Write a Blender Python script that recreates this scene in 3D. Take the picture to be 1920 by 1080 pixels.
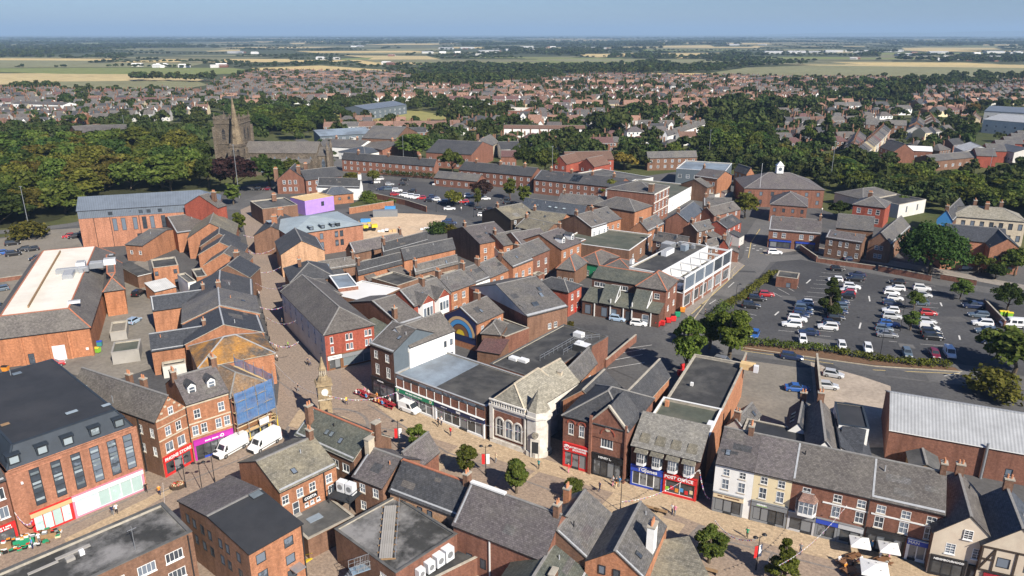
import bpy,math,random
import numpy as np
from mathutils import Vector,Matrix
for o in list(bpy.data.objects):bpy.data.objects.remove(o)
rnd=random.Random(7);nrg=np.random.default_rng(7)
SC=bpy.context.scene;LINK=SC.collection.objects.link
# ---------------------------------------------------------------- camera, sky, sun, exposure
CAM_H=65.0
cam=bpy.data.cameras.new('camera');cam.sensor_width=36.0;cam.lens=26.25;cam.clip_start=1.0;cam.clip_end=90000.0
camo=bpy.data.objects.new('camera',cam);camo.location=(0,0,CAM_H);camo.rotation_euler=(math.radians(90-18.815),0,0)
LINK(camo);SC.camera=camo
SUN_EL=math.radians(37.5);SUN_AZ=math.radians(-55)          # azimuth as an angle from +x, anticlockwise
SUN_DIR=Vector((math.cos(SUN_AZ)*math.cos(SUN_EL),math.sin(SUN_AZ)*math.cos(SUN_EL),math.sin(SUN_EL)))
world=bpy.data.worlds.new('World');SC.world=world;world.use_nodes=True
wn=world.node_tree.nodes;wl=world.node_tree.links
sky=wn.new('ShaderNodeTexSky');sky.sky_type='NISHITA';sky.sun_disc=False
sky.sun_elevation=SUN_EL;sky.sun_rotation=math.pi/2-SUN_AZ
sky.altitude=60;sky.air_density=1.0;sky.dust_density=0.3;sky.ozone_density=2.0
wn['Background'].inputs['Strength'].default_value=0.05
tint=wn.new('ShaderNodeMix');tint.data_type='RGBA';tint.blend_type='MULTIPLY';tint.inputs[0].default_value=1;tint.inputs[7].default_value=(.67,.85,1.28,1)
wl.new(sky.outputs[0],tint.inputs[6]);wl.new(tint.outputs[2],wn['Background'].inputs['Color'])
sl=bpy.data.lights.new('sun','SUN');sl.energy=5.0;sl.angle=math.radians(0.53);sl.color=(1.0,0.93,0.82)
so=bpy.data.objects.new('sun',sl);so.rotation_euler=SUN_DIR.to_track_quat('Z','Y').to_euler();so.location=(0,0,200);LINK(so)
vs=SC.view_settings;vs.view_transform='Standard';vs.look='None';vs.exposure=0.58;vs.gamma=1.0;vs.use_curve_mapping=False
SC.cycles.max_bounces=5;SC.cycles.diffuse_bounces=1;SC.cycles.glossy_bounces=2;SC.cycles.transparent_max_bounces=4
SC.cycles.volume_bounces=0;SC.cycles.transmission_bounces=2;SC.cycles.use_adaptive_sampling=True;SC.cycles.adaptive_threshold=0.02

# ---------------------------------------------------------------- materials
MATS={}
def _new(name):
    m=bpy.data.materials.new(name);m.use_nodes=True;MATS[name]=m
    return m,m.node_tree.nodes,m.node_tree.links,m.node_tree.nodes['Principled BSDF']
def _mix(n,l,fac,a,b,mode='MIX'):
    x=n.new('ShaderNodeMix');x.data_type='RGBA';x.blend_type=mode
    for i,s in ((0,fac),(6,a),(7,b)):
        if isinstance(s,(int,float)):x.inputs[i].default_value=s
        elif isinstance(s,tuple):x.inputs[i].default_value=(*s,1)
        else:l.new(s,x.inputs[i])
    return x.outputs[2]
def _noise(n,l,co,scale,detail=4,rough=.6):
    t=n.new('ShaderNodeTexNoise');t.inputs['Scale'].default_value=scale;t.inputs['Detail'].default_value=detail
    t.inputs['Roughness'].default_value=rough;l.new(co,t.inputs['Vector']);return t.outputs[0]
def _ramp(n,l,fac,stops):
    r=n.new('ShaderNodeValToRGB');e=r.color_ramp.elements
    while len(e)<len(stops):e.new(0.5)
    for k,(p,c) in enumerate(stops):
        e[k].position=p;e[k].color=(*c,1) if isinstance(c,tuple) else (c,c,c,1)
    l.new(fac,r.inputs[0]);return r.outputs[0]
def _vary(n,l,col,amt):
    oi=n.new('ShaderNodeObjectInfo');mr=n.new('ShaderNodeMapRange')
    mr.inputs[3].default_value=1-amt;mr.inputs[4].default_value=1+amt;l.new(oi.outputs['Random'],mr.inputs[0])
    h=n.new('ShaderNodeHueSaturation');l.new(mr.outputs[0],h.inputs['Value']);l.new(col,h.inputs['Color']);return h.outputs[0]
def _bump(n,l,b,h,strength,dist):
    u=n.new('ShaderNodeBump');u.inputs['Strength'].default_value=strength;u.inputs['Distance'].default_value=dist
    l.new(h,u.inputs['Height']);l.new(u.outputs[0],b.inputs['Normal'])
def sc(c,k):return tuple(min(1,x*k) for x in c)
def coursed(name,c1,c2,joint,bw,bh,jw,stain,stain_amt=.5,stain_scale=.35,rough=.85,bump=.4,vary=.12,spec=.25,offs=.5,streak=0):
    "bricks, slates, tiles: courses in metres along the surface, uneven tone, stains"
    m,n,l,b=_new(name);uv=n.new('ShaderNodeUVMap');uv.uv_map='UVMap';co=uv.outputs[0]
    t=n.new('ShaderNodeTexBrick');t.offset=offs;t.inputs['Scale'].default_value=1;t.inputs['Brick Width'].default_value=bw
    t.inputs['Row Height'].default_value=bh;t.inputs['Mortar Size'].default_value=jw;t.inputs['Mortar Smooth'].default_value=.2
    t.inputs['Color1'].default_value=(*c1,1);t.inputs['Color2'].default_value=(*c2,1);t.inputs['Mortar'].default_value=(*joint,1)
    l.new(co,t.inputs['Vector'])
    ng=n.new('ShaderNodeTexCoord');f=_noise(n,l,ng.outputs['Object'],stain_scale,6,.68);f=_ramp(n,l,f,((.38,0.0),(.68,1.0)))
    mm=n.new('ShaderNodeMath');mm.operation='MULTIPLY';mm.inputs[1].default_value=stain_amt;l.new(f,mm.inputs[0])
    col=_mix(n,l,mm.outputs[0],t.outputs[0],stain)
    f2=_noise(n,l,ng.outputs['Object'],2.3,6,.75);col=_mix(n,l,.8,col,_ramp(n,l,f2,((.25,.25),(.75,.85))),'OVERLAY')
    if streak:     # rain streaks and soot running down the wall
        mp=n.new('ShaderNodeMapping');mp.inputs['Scale'].default_value=(1.1,1.1,.14);l.new(ng.outputs['Object'],mp.inputs[0]);f3=_ramp(n,l,_noise(n,l,mp.outputs[0],.8,6,.7),((.46,0.0),(.72,1.0)));m3=n.new('ShaderNodeMath');m3.operation='MULTIPLY';m3.inputs[1].default_value=streak;l.new(f3,m3.inputs[0]);col=_mix(n,l,m3.outputs[0],col,sc(stain,.7))
    l.new(_vary(n,l,col,vary),b.inputs['Base Color']);b.inputs['Roughness'].default_value=rough;b.inputs['Specular IOR Level'].default_value=spec
    _bump(n,l,b,t.outputs['Fac'],-bump,.02)
    return m
def plain(name,c,rough=.8,var=.35,scale=1.2,stain=None,stain_amt=.5,stain_scale=.25,vary=.04,metal=0,spec=.3,coat=0):
    m,n,l,b=_new(name);tc=n.new('ShaderNodeTexCoord');co=tc.outputs['Object']
    f=_noise(n,l,co,scale,5,.65);col=_mix(n,l,var,c,_ramp(n,l,f,((.25,.2),(.75,.82))),'OVERLAY')
    if stain:
        g=_ramp(n,l,_noise(n,l,co,stain_scale,6,.7),((.45,0.0),(.62,1.0)))
        mm=n.new('ShaderNodeMath');mm.operation='MULTIPLY';mm.inputs[1].default_value=stain_amt;l.new(g,mm.inputs[0])
        col=_mix(n,l,mm.outputs[0],col,stain)
    if vary:col=_vary(n,l,col,vary)
    l.new(col,b.inputs['Base Color']);b.inputs['Roughness'].default_value=rough;b.inputs['Metallic'].default_value=metal
    b.inputs['Specular IOR Level'].default_value=spec
    if coat:b.inputs['Coat Weight'].default_value=coat;b.inputs['Coat Roughness'].default_value=.08
    return m
def ribbed(name,c,pitch,rough=.5,metal=.2,dark=.75):
    "profiled sheet metal: ribs run up the slope"
    m,n,l,b=_new(name);uv=n.new('ShaderNodeUVMap');uv.uv_map='UVMap'
    w=n.new('ShaderNodeTexWave');w.bands_direction='X';w.inputs['Scale'].default_value=.314/pitch;l.new(uv.outputs[0],w.inputs['Vector'])
    tc=n.new('ShaderNodeTexCoord');f=_noise(n,l,tc.outputs['Object'],.4,5,.7)
    col=_mix(n,l,w.outputs[1],sc(c,dark),c);col=_mix(n,l,.35,col,_ramp(n,l,f,((.3,.3),(.7,.75))),'OVERLAY')
    l.new(col,b.inputs['Base Color']);b.inputs['Roughness'].default_value=rough;b.inputs['Metallic'].default_value=metal
    _bump(n,l,b,w.outputs[1],.5,.03);return m
def glassy(name,c,rough=.08,var=.5):
    m,n,l,b=_new(name);tc=n.new('ShaderNodeTexCoord');f=_noise(n,l,tc.outputs['Object'],.9,3,.5)
    oi=n.new('ShaderNodeObjectInfo');ad=n.new('ShaderNodeMath');l.new(oi.outputs['Random'],ad.inputs[0]);l.new(f,ad.inputs[1])
    r=_ramp(n,l,ad.outputs[0],((.4,sc(c,1-var)),(.95,c),(1.0,sc(c,1+2.2*var))))
    l.new(r,b.inputs['Base Color']);b.inputs['Roughness'].default_value=rough;b.inputs['Specular IOR Level'].default_value=.6;return m
def leafy(name,c1,c2,c3,trans=.25):
    m,n,l,b=_new(name);geo=n.new('ShaderNodeNewGeometry');oi=n.new('ShaderNodeObjectInfo')
    r=_ramp(n,l,geo.outputs['Random Per Island'],((0.0,c1),(.55,c2),(1.0,c3)))
    tc=n.new('ShaderNodeTexCoord');f=_noise(n,l,tc.outputs['Object'],.22,3,.6)
    col=_mix(n,l,.5,r,_ramp(n,l,f,((.3,.22),(.7,.75))),'OVERLAY')
    mr=n.new('ShaderNodeMapRange');mr.inputs[3].default_value=.475;mr.inputs[4].default_value=.525;l.new(oi.outputs['Random'],mr.inputs[0])
    h=n.new('ShaderNodeHueSaturation');h.inputs['Saturation'].default_value=.95;l.new(mr.outputs[0],h.inputs['Hue'])
    l.new(col,h.inputs['Color']);col=_vary(n,l,h.outputs[0],.22)
    l.new(col,b.inputs['Base Color']);b.inputs['Roughness'].default_value=.85;b.inputs['Specular IOR Level'].default_value=.06
    t=n.new('ShaderNodeBsdfTranslucent');l.new(col,t.inputs[0]);mx=n.new('ShaderNodeMixShader');mx.inputs[0].default_value=trans
    l.new(b.outputs[0],mx.inputs[1]);l.new(t.outputs[0],mx.inputs[2]);l.new(mx.outputs[0],n['Material Output'].inputs[0]);return m

def brickmat(name,c,**k):return coursed(name,sc(c,1.12),sc(c,.78),sc(c,.9),.225,.075,.01,sc(c,.55),.4,.3,streak=.6,**k)
brickmat('brick_orange',(.41,.187,.102));brickmat('brick_red',(.245,.113,.077));brickmat('brick_brown',(.21,.118,.078));brickmat('brick_bright',(.46,.195,.098))
brickmat('brick_pink',(.42,.195,.12));brickmat('brick_dark',(.135,.07,.05));brickmat('brick_buff',(.5,.3,.18));brickmat('brick_crimson',(.33,.085,.055))
def slatemat(name,c,stain=(.2,.18,.14),amt=.45,bw=.34,bh=.24,**k):
    c=sc(c,.8);return coursed(name,sc(c,1.25),sc(c,.74),sc(c,.5),bw,bh,.018,stain,amt,.22,.7,.5,.1,.3,**k)
slatemat('slate_grey',(.135,.13,.13));slatemat('slate_dark',(.072,.074,.08),(.11,.105,.1),.4);slatemat('slate_brown',(.142,.128,.118),(.185,.17,.145),.45)
slatemat('slate_purple',(.142,.125,.127),(.17,.16,.13),.35);slatemat('slate_lichen',(.19,.175,.14),(.30,.26,.17),.55);slatemat('slate_green',(.105,.115,.10),(.19,.18,.13),.5)
slatemat('slate_blue',(.085,.1,.125),(.13,.13,.13),.35);slatemat('slate_stone',(.34,.315,.255),(.2,.18,.13),.5,.5,.3)
slatemat('slate_weathered',(.225,.215,.195),(.3,.28,.23),.4);slatemat('slate_plain',(.062,.067,.078),(.072,.074,.08),.25)
slatemat('tile_red',(.25,.15,.118),(.2,.13,.09),.45);slatemat('tile_orange',(.37,.215,.158),(.26,.16,.1),.4);slatemat('tile_brown',(.20,.115,.085),(.16,.12,.09),.4)
slatemat('tile_maroon',(.17,.09,.085),(.12,.09,.08),.4)
plain('render_white',(.84,.83,.80),.85,.15,.8,(.55,.52,.45),.25);plain('render_cream',(.76,.64,.41),.85,.15,.8,(.5,.42,.3),.25)
plain('render_beige',(.60,.51,.40),.85,.2,.8,(.42,.36,.28),.3);plain('render_grey',(.115,.14,.16),.75,.2);plain('render_pale',(.6,.58,.54),.85,.2,.8,(.4,.38,.34),.3)
plain('render_black',(.025,.026,.03),.6,.2);plain('stone_buff',(.56,.48,.36),.85,.35,1.5,(.3,.25,.18),.4);plain('stone_pale',(.70,.67,.61),.85,.3,1.5,(.35,.3,.24),.45,.6)
coursed('stone_church',(.215,.175,.13),(.105,.085,.064),(.11,.09,.07),.7,.35,.02,(.05,.04,.032),.6,.16);coursed('stone_spire',(.29,.225,.145),(.17,.13,.085),(.15,.115,.08),.7,.35,.02,(.08,.065,.045),.6,.2);coursed('stone_tower',(.36,.27,.155),(.27,.2,.12),(.22,.17,.11),.6,.3,.015,(.18,.14,.09),.45,.5)
plain('felt_dark',(.05,.05,.05),.85,.5,.7,(.13,.125,.115),.55,.18);plain('felt_grey',(.095,.095,.092),.85,.5,.6,(.2,.19,.175),.5,.2);plain('felt_black',(.036,.038,.042),.7,.3,.4,(.055,.055,.058),.6,.12)
plain('felt_patched',(.05,.05,.048),.85,.6,.5,(.3,.29,.28),.8,.13);plain('felt_blue',(.24,.29,.34),.6,.3,.5,(.11,.12,.13),.6,.1);plain('felt_green',(.085,.095,.075),.9,.4,.6,(.16,.15,.12),.5,.2)
plain('membrane',(.74,.69,.60),.8,.2,.3,(.58,.53,.45),.5,.1);plain('membrane_white',(.74,.73,.71),.75,.15,.4,(.6,.59,.57),.5,.1)
ribbed('sheet_grey',(.41,.42,.425),.5,.55,.05);ribbed('sheet_blue',(.17,.2,.24),.5,.5,.1);ribbed('sheet_seam',(.36,.42,.44),.45,.5,.1,.85);plain('sheet_charcoal',(.032,.042,.055),.6,.3,.8);ribbed('sheet_pale',(.6,.6,.58),.4,.6,.05)
glassy('glass',(.075,.09,.11));glassy('glass_pale',(.2,.235,.25),.15,.3);glassy('glass_shop',(.09,.095,.1),.1,.6);glassy('glass_frost',(.42,.56,.54),.3,.12);glassy('glass_car',(.02,.025,.03),.05,.3)
plain('frame_white',(.78,.78,.76),.5,.08,3);plain('frame_dark',(.035,.038,.042),.5,.1,3);plain('sill_stone',(.55,.48,.38),.85,.2,3)
plain('gutter',(.03,.03,.032),.5,.1,3);plain('lead',(.36,.37,.38),.6,.3,1.5);plain('coping',(.42,.38,.31),.85,.4,1.2,(.2,.18,.15),.4,.8)
plain('ridge_clay',(.42,.16,.09),.8,.3,2);plain('ridge_grey',(.24,.23,.215),.8,.4,2);plain('pot_clay',(.52,.23,.12),.8,.3,2);plain('pot_buff',(.6,.45,.26),.8,.3,2)
plain('timber',(.3,.19,.1),.8,.4,2);plain('timber_pale',(.62,.44,.22),.8,.3,1);plain('timber_dark',(.055,.04,.03),.7,.3,2);plain('concrete',(.36,.34,.31),.9,.5,.6,(.2,.19,.17),.5,.3)
plain('steel',(.42,.44,.46),.4,.2,2,metal=.6);plain('steel_white',(.7,.71,.72),.5,.15,2);plain('steel_blue',(.2,.28,.36),.5,.2,2);plain('iron',(.02,.021,.024),.5,.15,3)
for nm,c in dict(red=(.60,.03,.03),blue=(.03,.07,.42),purple=(.42,.03,.33),green=(.02,.26,.13),black=(.018,.018,.02),white=(.8,.8,.79),grey=(.22,.23,.24),teal=(.05,.25,.25),yellow=(.75,.55,.04),
                  cream=(.68,.55,.36),navy=(.02,.03,.09),orange=(.75,.28,.04),brown=(.2,.1,.05),skyblue=(.08,.3,.6),limegreen=(.25,.55,.05),pink=(.7,.25,.35),silver=(.5,.5,.5),darkred=(.3,.02,.03),buff=(.62,.42,.22)).items():
    plain('paint_'+nm,c,.5,.1,2,spec=.4)
# ground
def ground_mat(name,c,c2,s1,s2,c3=None,rough=.92):
    m,n,l,b=_new(name);tc=n.new('ShaderNodeTexCoord');co=tc.outputs['Object']
    col=_mix(n,l,_ramp(n,l,_noise(n,l,co,s1,6,.65),((.35,0.0),(.65,1.0))),c,c2)
    if c3:col=_mix(n,l,_ramp(n,l,_noise(n,l,co,s1*.23,5,.7),((.5,0.0),(.62,1.0))),col,c3)
    col=_mix(n,l,.5,col,_ramp(n,l,_noise(n,l,co,s2,4,.7),((.25,.25),(.75,.8))),'OVERLAY')
    l.new(col,b.inputs['Base Color']);b.inputs['Roughness'].default_value=rough;b.inputs['Specular IOR Level'].default_value=.2;return m
ground_mat('grass',(.062,.075,.026),(.10,.10,.038),.02,.4,(.045,.06,.022));ground_mat('woodland_floor',(.03,.035,.015),(.045,.045,.02),.05,.5);ground_mat('asphalt',(.09,.088,.088),(.115,.112,.108),.08,1.5,(.072,.071,.073))
ground_mat('asphalt_dark',(.07,.07,.073),(.088,.087,.088),.07,1.2,(.06,.06,.063));ground_mat('road',(.12,.118,.115),(.145,.14,.135),.1,1.5,(.1,.098,.097))
ground_mat('yard',(.24,.215,.18),(.2,.18,.15),.15,1.2,(.16,.145,.125));ground_mat('concrete_yard',(.42,.35,.28),(.36,.3,.24),.15,1.2,(.3,.25,.2));ground_mat('bare_earth',(.62,.46,.31),(.5,.37,.25),.12,.8,(.45,.36,.27))
ground_mat('footway',(.24,.215,.19),(.29,.255,.22),.2,1.5);ground_mat('kerb',(.42,.36,.26),(.36,.31,.23),.4,2);ground_mat('soil',(.13,.08,.05),(.17,.1,.06),.5,2)
ground_mat('field_straw',(.50,.40,.20),(.44,.345,.17),.01,.05);ground_mat('field_green',(.17,.2,.06),(.2,.215,.075),.01,.05);ground_mat('field_olive',(.22,.22,.115),(.2,.19,.1),.008,.06);ground_mat('field_gold',(.56,.43,.2),(.5,.38,.17),.01,.05)
ground_mat('field_dull',(.17,.165,.09),(.2,.185,.1),.01,.05);ground_mat('farmland',(.055,.068,.032),(.09,.095,.045),.0016,.02,(.04,.055,.026));ground_mat('pitch',(.3,.27,.095),(.25,.235,.085),.03,.3)
ground_mat('hill',(.1,.12,.1),(.12,.14,.1),.0005,.002);ground_mat('line_white',(.62,.61,.58),(.5,.49,.46),.5,3);ground_mat('line_yellow',(.6,.45,.18),(.5,.38,.17),.5,3)
def paving(name,c1,c2,joint,w,h,stain,amt,sscale=.09):
    m=coursed(name,c1,c2,joint,w,h,.012,stain,amt,sscale,.9,.1,0,.2);return m
paving('paving_brick',(.33,.25,.185),(.265,.2,.15),(.25,.19,.145),.42,.21,(.2,.16,.135),.55);paving('paving_buff',(.48,.365,.24),(.39,.29,.19),(.3,.22,.14),.6,.45,(.33,.245,.16),.5)
paving('paving_grey',(.235,.205,.18),(.2,.17,.15),(.16,.14,.12),.4,.4,(.15,.13,.115),.4);paving('paving_street',(.315,.245,.19),(.265,.205,.16),(.22,.175,.145),.4,.2,(.2,.165,.14),.5,.05)
leafy('leaf_mid',(.044,.068,.01),(.09,.122,.019),(.145,.17,.034));leafy('leaf_dark',(.022,.042,.009),(.044,.074,.015),(.078,.108,.025));leafy('leaf_olive',(.062,.064,.009),(.112,.108,.016),(.18,.158,.03))
leafy('leaf_bright',(.052,.076,.008),(.10,.128,.016),(.165,.19,.032));leafy('leaf_copper',(.022,.010,.011),(.042,.020,.018),(.07,.036,.03));leafy('leaf_amber',(.11,.07,.012),(.18,.11,.02),(.24,.155,.03));leafy('leaf_far',(.026,.042,.010),(.05,.068,.017),(.085,.10,.028),.1)
plain('bark',(.11,.085,.06),.95,.5,3)
# ---------------------------------------------------------------- mesh builder
class MB:
    def __init__(s):s.v=[];s.f=[];s.m=[];s.mats=[]
    def mi(s,mat):
        if mat not in s.mats:s.mats.append(mat)
        return s.mats.index(mat)
    def poly(s,pts,mat):
        k=len(s.v);s.v.extend(tuple(p) for p in pts);s.f.append(tuple(range(k,k+len(pts))));s.m.append(s.mi(mat))
    def box(s,x0,y0,z0,x1,y1,z1,mat,top=None,bottom=True):
        p=[(x0,y0,z0),(x1,y0,z0),(x1,y1,z0),(x0,y1,z0),(x0,y0,z1),(x1,y0,z1),(x1,y1,z1),(x0,y1,z1)]
        k=len(s.v);s.v.extend(p);i=s.mi(mat);t=s.mi(top or mat)
        q=[(0,1,5,4),(1,2,6,5),(2,3,7,6),(3,0,4,7),(4,5,6,7)]+([(3,2,1,0)] if bottom else [])
        for j,a in enumerate(q):s.f.append(tuple(k+b for b in a));s.m.append(t if j==4 else i)
    def bar(s,p,q,w,h,mat):
        p=Vector(p);q=Vector(q);d=(q-p).normalized();u=Vector((0,0,1)) if abs(d.z)<.95 else Vector((1,0,0))
        a=d.cross(u).normalized()*w/2;b=a.cross(d).normalized()*h/2
        c=[e+f*a+g*b for e in (p,q) for f,g in ((-1,-1),(1,-1),(1,1),(-1,1))];k=len(s.v);s.v.extend(tuple(x) for x in c);i=s.mi(mat)
        for a in ((0,1,5,4),(1,2,6,5),(2,3,7,6),(3,0,4,7),(3,2,1,0),(4,5,6,7)):s.f.append(tuple(k+b for b in a));s.m.append(i)
    def cyl(s,p,q,r0,r1,n,mat,cap=True):
        p=Vector(p);q=Vector(q);d=(q-p).normalized();u=Vector((0,0,1)) if abs(d.z)<.95 else Vector((1,0,0))
        a=d.cross(u).normalized();b=d.cross(a);k=len(s.v);i=s.mi(mat)
        for c,r in ((p,r0),(q,r1)):
            for j in range(n):
                t=2*math.pi*j/n;s.v.append(tuple(c+(a*math.cos(t)+b*math.sin(t))*r))
        for j in range(n):j2=(j+1)%n;s.f.append((k+j2,k+j,k+n+j,k+n+j2));s.m.append(i)
        if cap:
            s.f.append(tuple(k+n+j for j in range(n-1,-1,-1)));s.m.append(i);s.f.append(tuple(k+j for j in range(n)));s.m.append(i)
    def prism(s,pts,z0,z1,mat,top=None):
        k=len(s.v);n=len(pts);i=s.mi(mat);t=s.mi(top or mat)
        s.v.extend((x,y,z0) for x,y in pts);s.v.extend((x,y,z1) for x,y in pts)
        for j in range(n):j2=(j+1)%n;s.f.append((k+j,k+j2,k+n+j2,k+n+j));s.m.append(i)
        s.f.append(tuple(k+n+j for j in range(n)));s.m.append(t);s.f.append(tuple(k+j for j in range(n-1,-1,-1)));s.m.append(i)
    def ring(s,x0,y0,z0,x1,y1,z1,t,mat):
        "a rectangular kerb: four bars butted end to end"
        s.box(x0,y0,z0,x1,y0+t,z1,mat);s.box(x0,y1-t,z0,x1,y1,z1,mat);s.box(x0,y0+t,z0,x0+t,y1-t,z1,mat);s.box(x1-t,y0+t,z0,x1,y1-t,z1,mat)
    def mesh(s,name,smooth=False):
        me=bpy.data.meshes.new(name);me.from_pydata(s.v,[],s.f)
        for m in s.mats:me.materials.append(MATS[m])
        me.polygons.foreach_set('material_index',s.m)
        uvl=me.uv_layers.new(name='UVMap');n=len(me.loops);vi=np.empty(n,np.int32);me.loops.foreach_get('vertex_index',vi)
        co=np.array(s.v,np.float64)[vi];nf=len(s.f);nor=np.empty(nf*3);me.polygons.foreach_get('normal',nor);nor=nor.reshape(-1,3)
        tot=np.array([len(f) for f in s.f]);fn=np.repeat(nor,tot,axis=0)
        hx,hy=-fn[:,1],fn[:,0];ln=np.hypot(hx,hy);flat=ln<.02;ln[flat]=1;hx=hx/ln;hy=hy/ln
        u=np.where(flat,co[:,0],hx*co[:,0]+hy*co[:,1])
        vz=np.hypot(fn[:,0],fn[:,1])   # up the slope
        vx=-fn[:,0]/np.where(flat,1,np.hypot(fn[:,0],fn[:,1]))*fn[:,2];vy=-fn[:,1]/np.where(flat,1,np.hypot(fn[:,0],fn[:,1]))*fn[:,2]
        v=np.where(flat,co[:,1],vx*co[:,0]+vy*co[:,1]+vz*co[:,2])
        uvl.data.foreach_set('uv',np.stack([u,v],1).astype(np.float32).ravel())
        if smooth:me.polygons.foreach_set('use_smooth',np.ones(nf,bool))
        me.update();return me
    def build(s,name,parent=None,smooth=False):return obj(name,s.mesh(name,smooth),parent)
def obj(name,me,parent=None,loc=None,rz=0):
    o=bpy.data.objects.new(name,me);LINK(o)
    if parent:o.parent=parent
    if loc is not None:o.location=loc
    if rz:o.rotation_euler=(0,0,rz)
    return o
def tag(o,label=None,cat=None,group=None,kind=None):
    if label:o['label']=label
    if cat:o['category']=cat
    if group:o['group']=group
    if kind:o['kind']=kind
    return o
def empty(name,loc=(0,0,0),rz=0):
    o=bpy.data.objects.new(name,None);o.location=loc;o.rotation_euler=(0,0,rz);o.empty_display_size=.5;LINK(o);return o
def copy_tree(o,parent=None):
    c=o.copy();LINK(c);c.parent=parent
    for ch in o.children:copy_tree(ch,c)
    return c
def placed(o,M):      # a part in the frame of its thing
    o.matrix_basis=M;return o

# ---------------------------------------------------------------- windows
WCACHE={}
def window_mesh(kind,w,h):
    key=(kind,round(w,2),round(h,2))
    if key in WCACHE:return WCACHE[key]
    b=MB();p=MB();x=w/2;t=.07;fm={'palex': 'frame_dark','dark': 'frame_dark','slot': 'frame_dark','strip': 'frame_dark'}.get(kind,'frame_white')
    pm={'pale': 'glass_pale','frost': 'glass_frost','shop': 'glass_shop'}.get(kind,'glass')
    if kind=='door':fm='frame_dark'
    if kind=='wdoor':fm='frame_white'
    y0,y1=-.02,.09
    b.box(-x,y0,0,-x+t,y1,h,fm);b.box(x-t,y0,0,x,y1,h,fm);b.box(-x+t,y0,h-t,x-t,y1,h,fm);b.box(-x+t,y0,0,x-t,y1,t,fm)
    if kind in ('sash','georgian','door','wdoor'):b.box(-x+t,.0,h*.5 - .03,x-t,.08,h*.5+.03,fm)
    if kind in ('case','georgian','pale','frost','sash') and w>.75:b.box(-.025,.01,t,.025,.075,h-t,fm)
    if kind=='georgian':
        for k in (1,3):b.box(-x+t,.02,h*k/4 - .02,x-t,.07,h*k/4+.02,fm)
    if kind in ('case',) and w>1.6:
        for k in (-1,1):b.box(k*w/4 - .025,.02,t,k*w/4+.025,.07,h-t,fm)
    if kind=='strip':
        k=.9
        while k<h - .3:b.box(-x+t,.01,k,x-t,.07,k+.06,fm);k+=.9
    if kind in ('sash','georgian','case'):b.box(-x - .08,-.1,-.12,x+.08,-.021,0,'frame_white' if kind!='sash' else 'sill_stone')
    p.poly([(-x+t,.06,t),(x-t,.06,t),(x-t,.06,h-t),(-x+t,.06,h-t)],pm)
    WCACHE[key]=(b.mesh('window'),p.mesh('pane'));return WCACHE[key]
ONECACHE={}
def window_one(kind,w,h):
    "frame and glass in one mesh for windows too far off to show the two apart"
    key=(kind,round(w,2),round(h,2))
    if key not in ONECACHE:
        b=MB();x=w/2;t=.09;fm='frame_dark' if kind in ('dark','slot','strip','door','palex') else 'frame_white'
        pm={'pale': 'glass_pale','palex': 'glass_pale','frost': 'glass_frost'}.get(kind,'glass')
        b.poly([(-x+t,.06,t),(x-t,.06,t),(x-t,.06,h-t),(-x+t,.06,h-t)],pm)
        b.box(-x,-.03,0,-x+t,.1,h,fm);b.box(x-t,-.03,0,x,.1,h,fm);b.box(-x+t,-.03,h-t,x-t,.1,h,fm);b.box(-x+t,-.06,0,x-t,.1,t,fm)
        if kind in ('sash','case','georgian'):b.box(-x+t,0,h/2 - .04,x-t,.09,h/2+.04,fm)
        ONECACHE[key]=b.mesh('window')
    return ONECACHE[key]
def side_frame(sd,w,d):
    "matrix of a wall: x runs along it, -y looks out"
    if sd=='f':return Matrix.Identity(4),w
    if sd=='r':return Matrix.Translation((w,0,0))@Matrix.Rotation(math.pi/2,4,'Z'),d
    if sd=='b':return Matrix.Translation((w,d,0))@Matrix.Rotation(math.pi,4,'Z'),w
    return Matrix.Translation((0,d,0))@Matrix.Rotation(-math.pi/2,4,'Z'),d
def W(sd,xs,zs,w=.95,h=1.45,kind='sash'):return (sd,xs,zs,w,h,kind)
def put_window(root,M,x,z,w,h,kind,far):
    if far:o=obj('door' if kind in ('door','wdoor') else 'window',window_one(kind,w,h),root);placed(o,M@Matrix.Translation((x,0,z)));return o
    a,p=window_mesh(kind,w,h);o=obj('door' if kind in ('door','wdoor') else 'window',a,root);placed(o,M@Matrix.Translation((x,0,z)));obj('pane',p,o);return o
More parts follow.
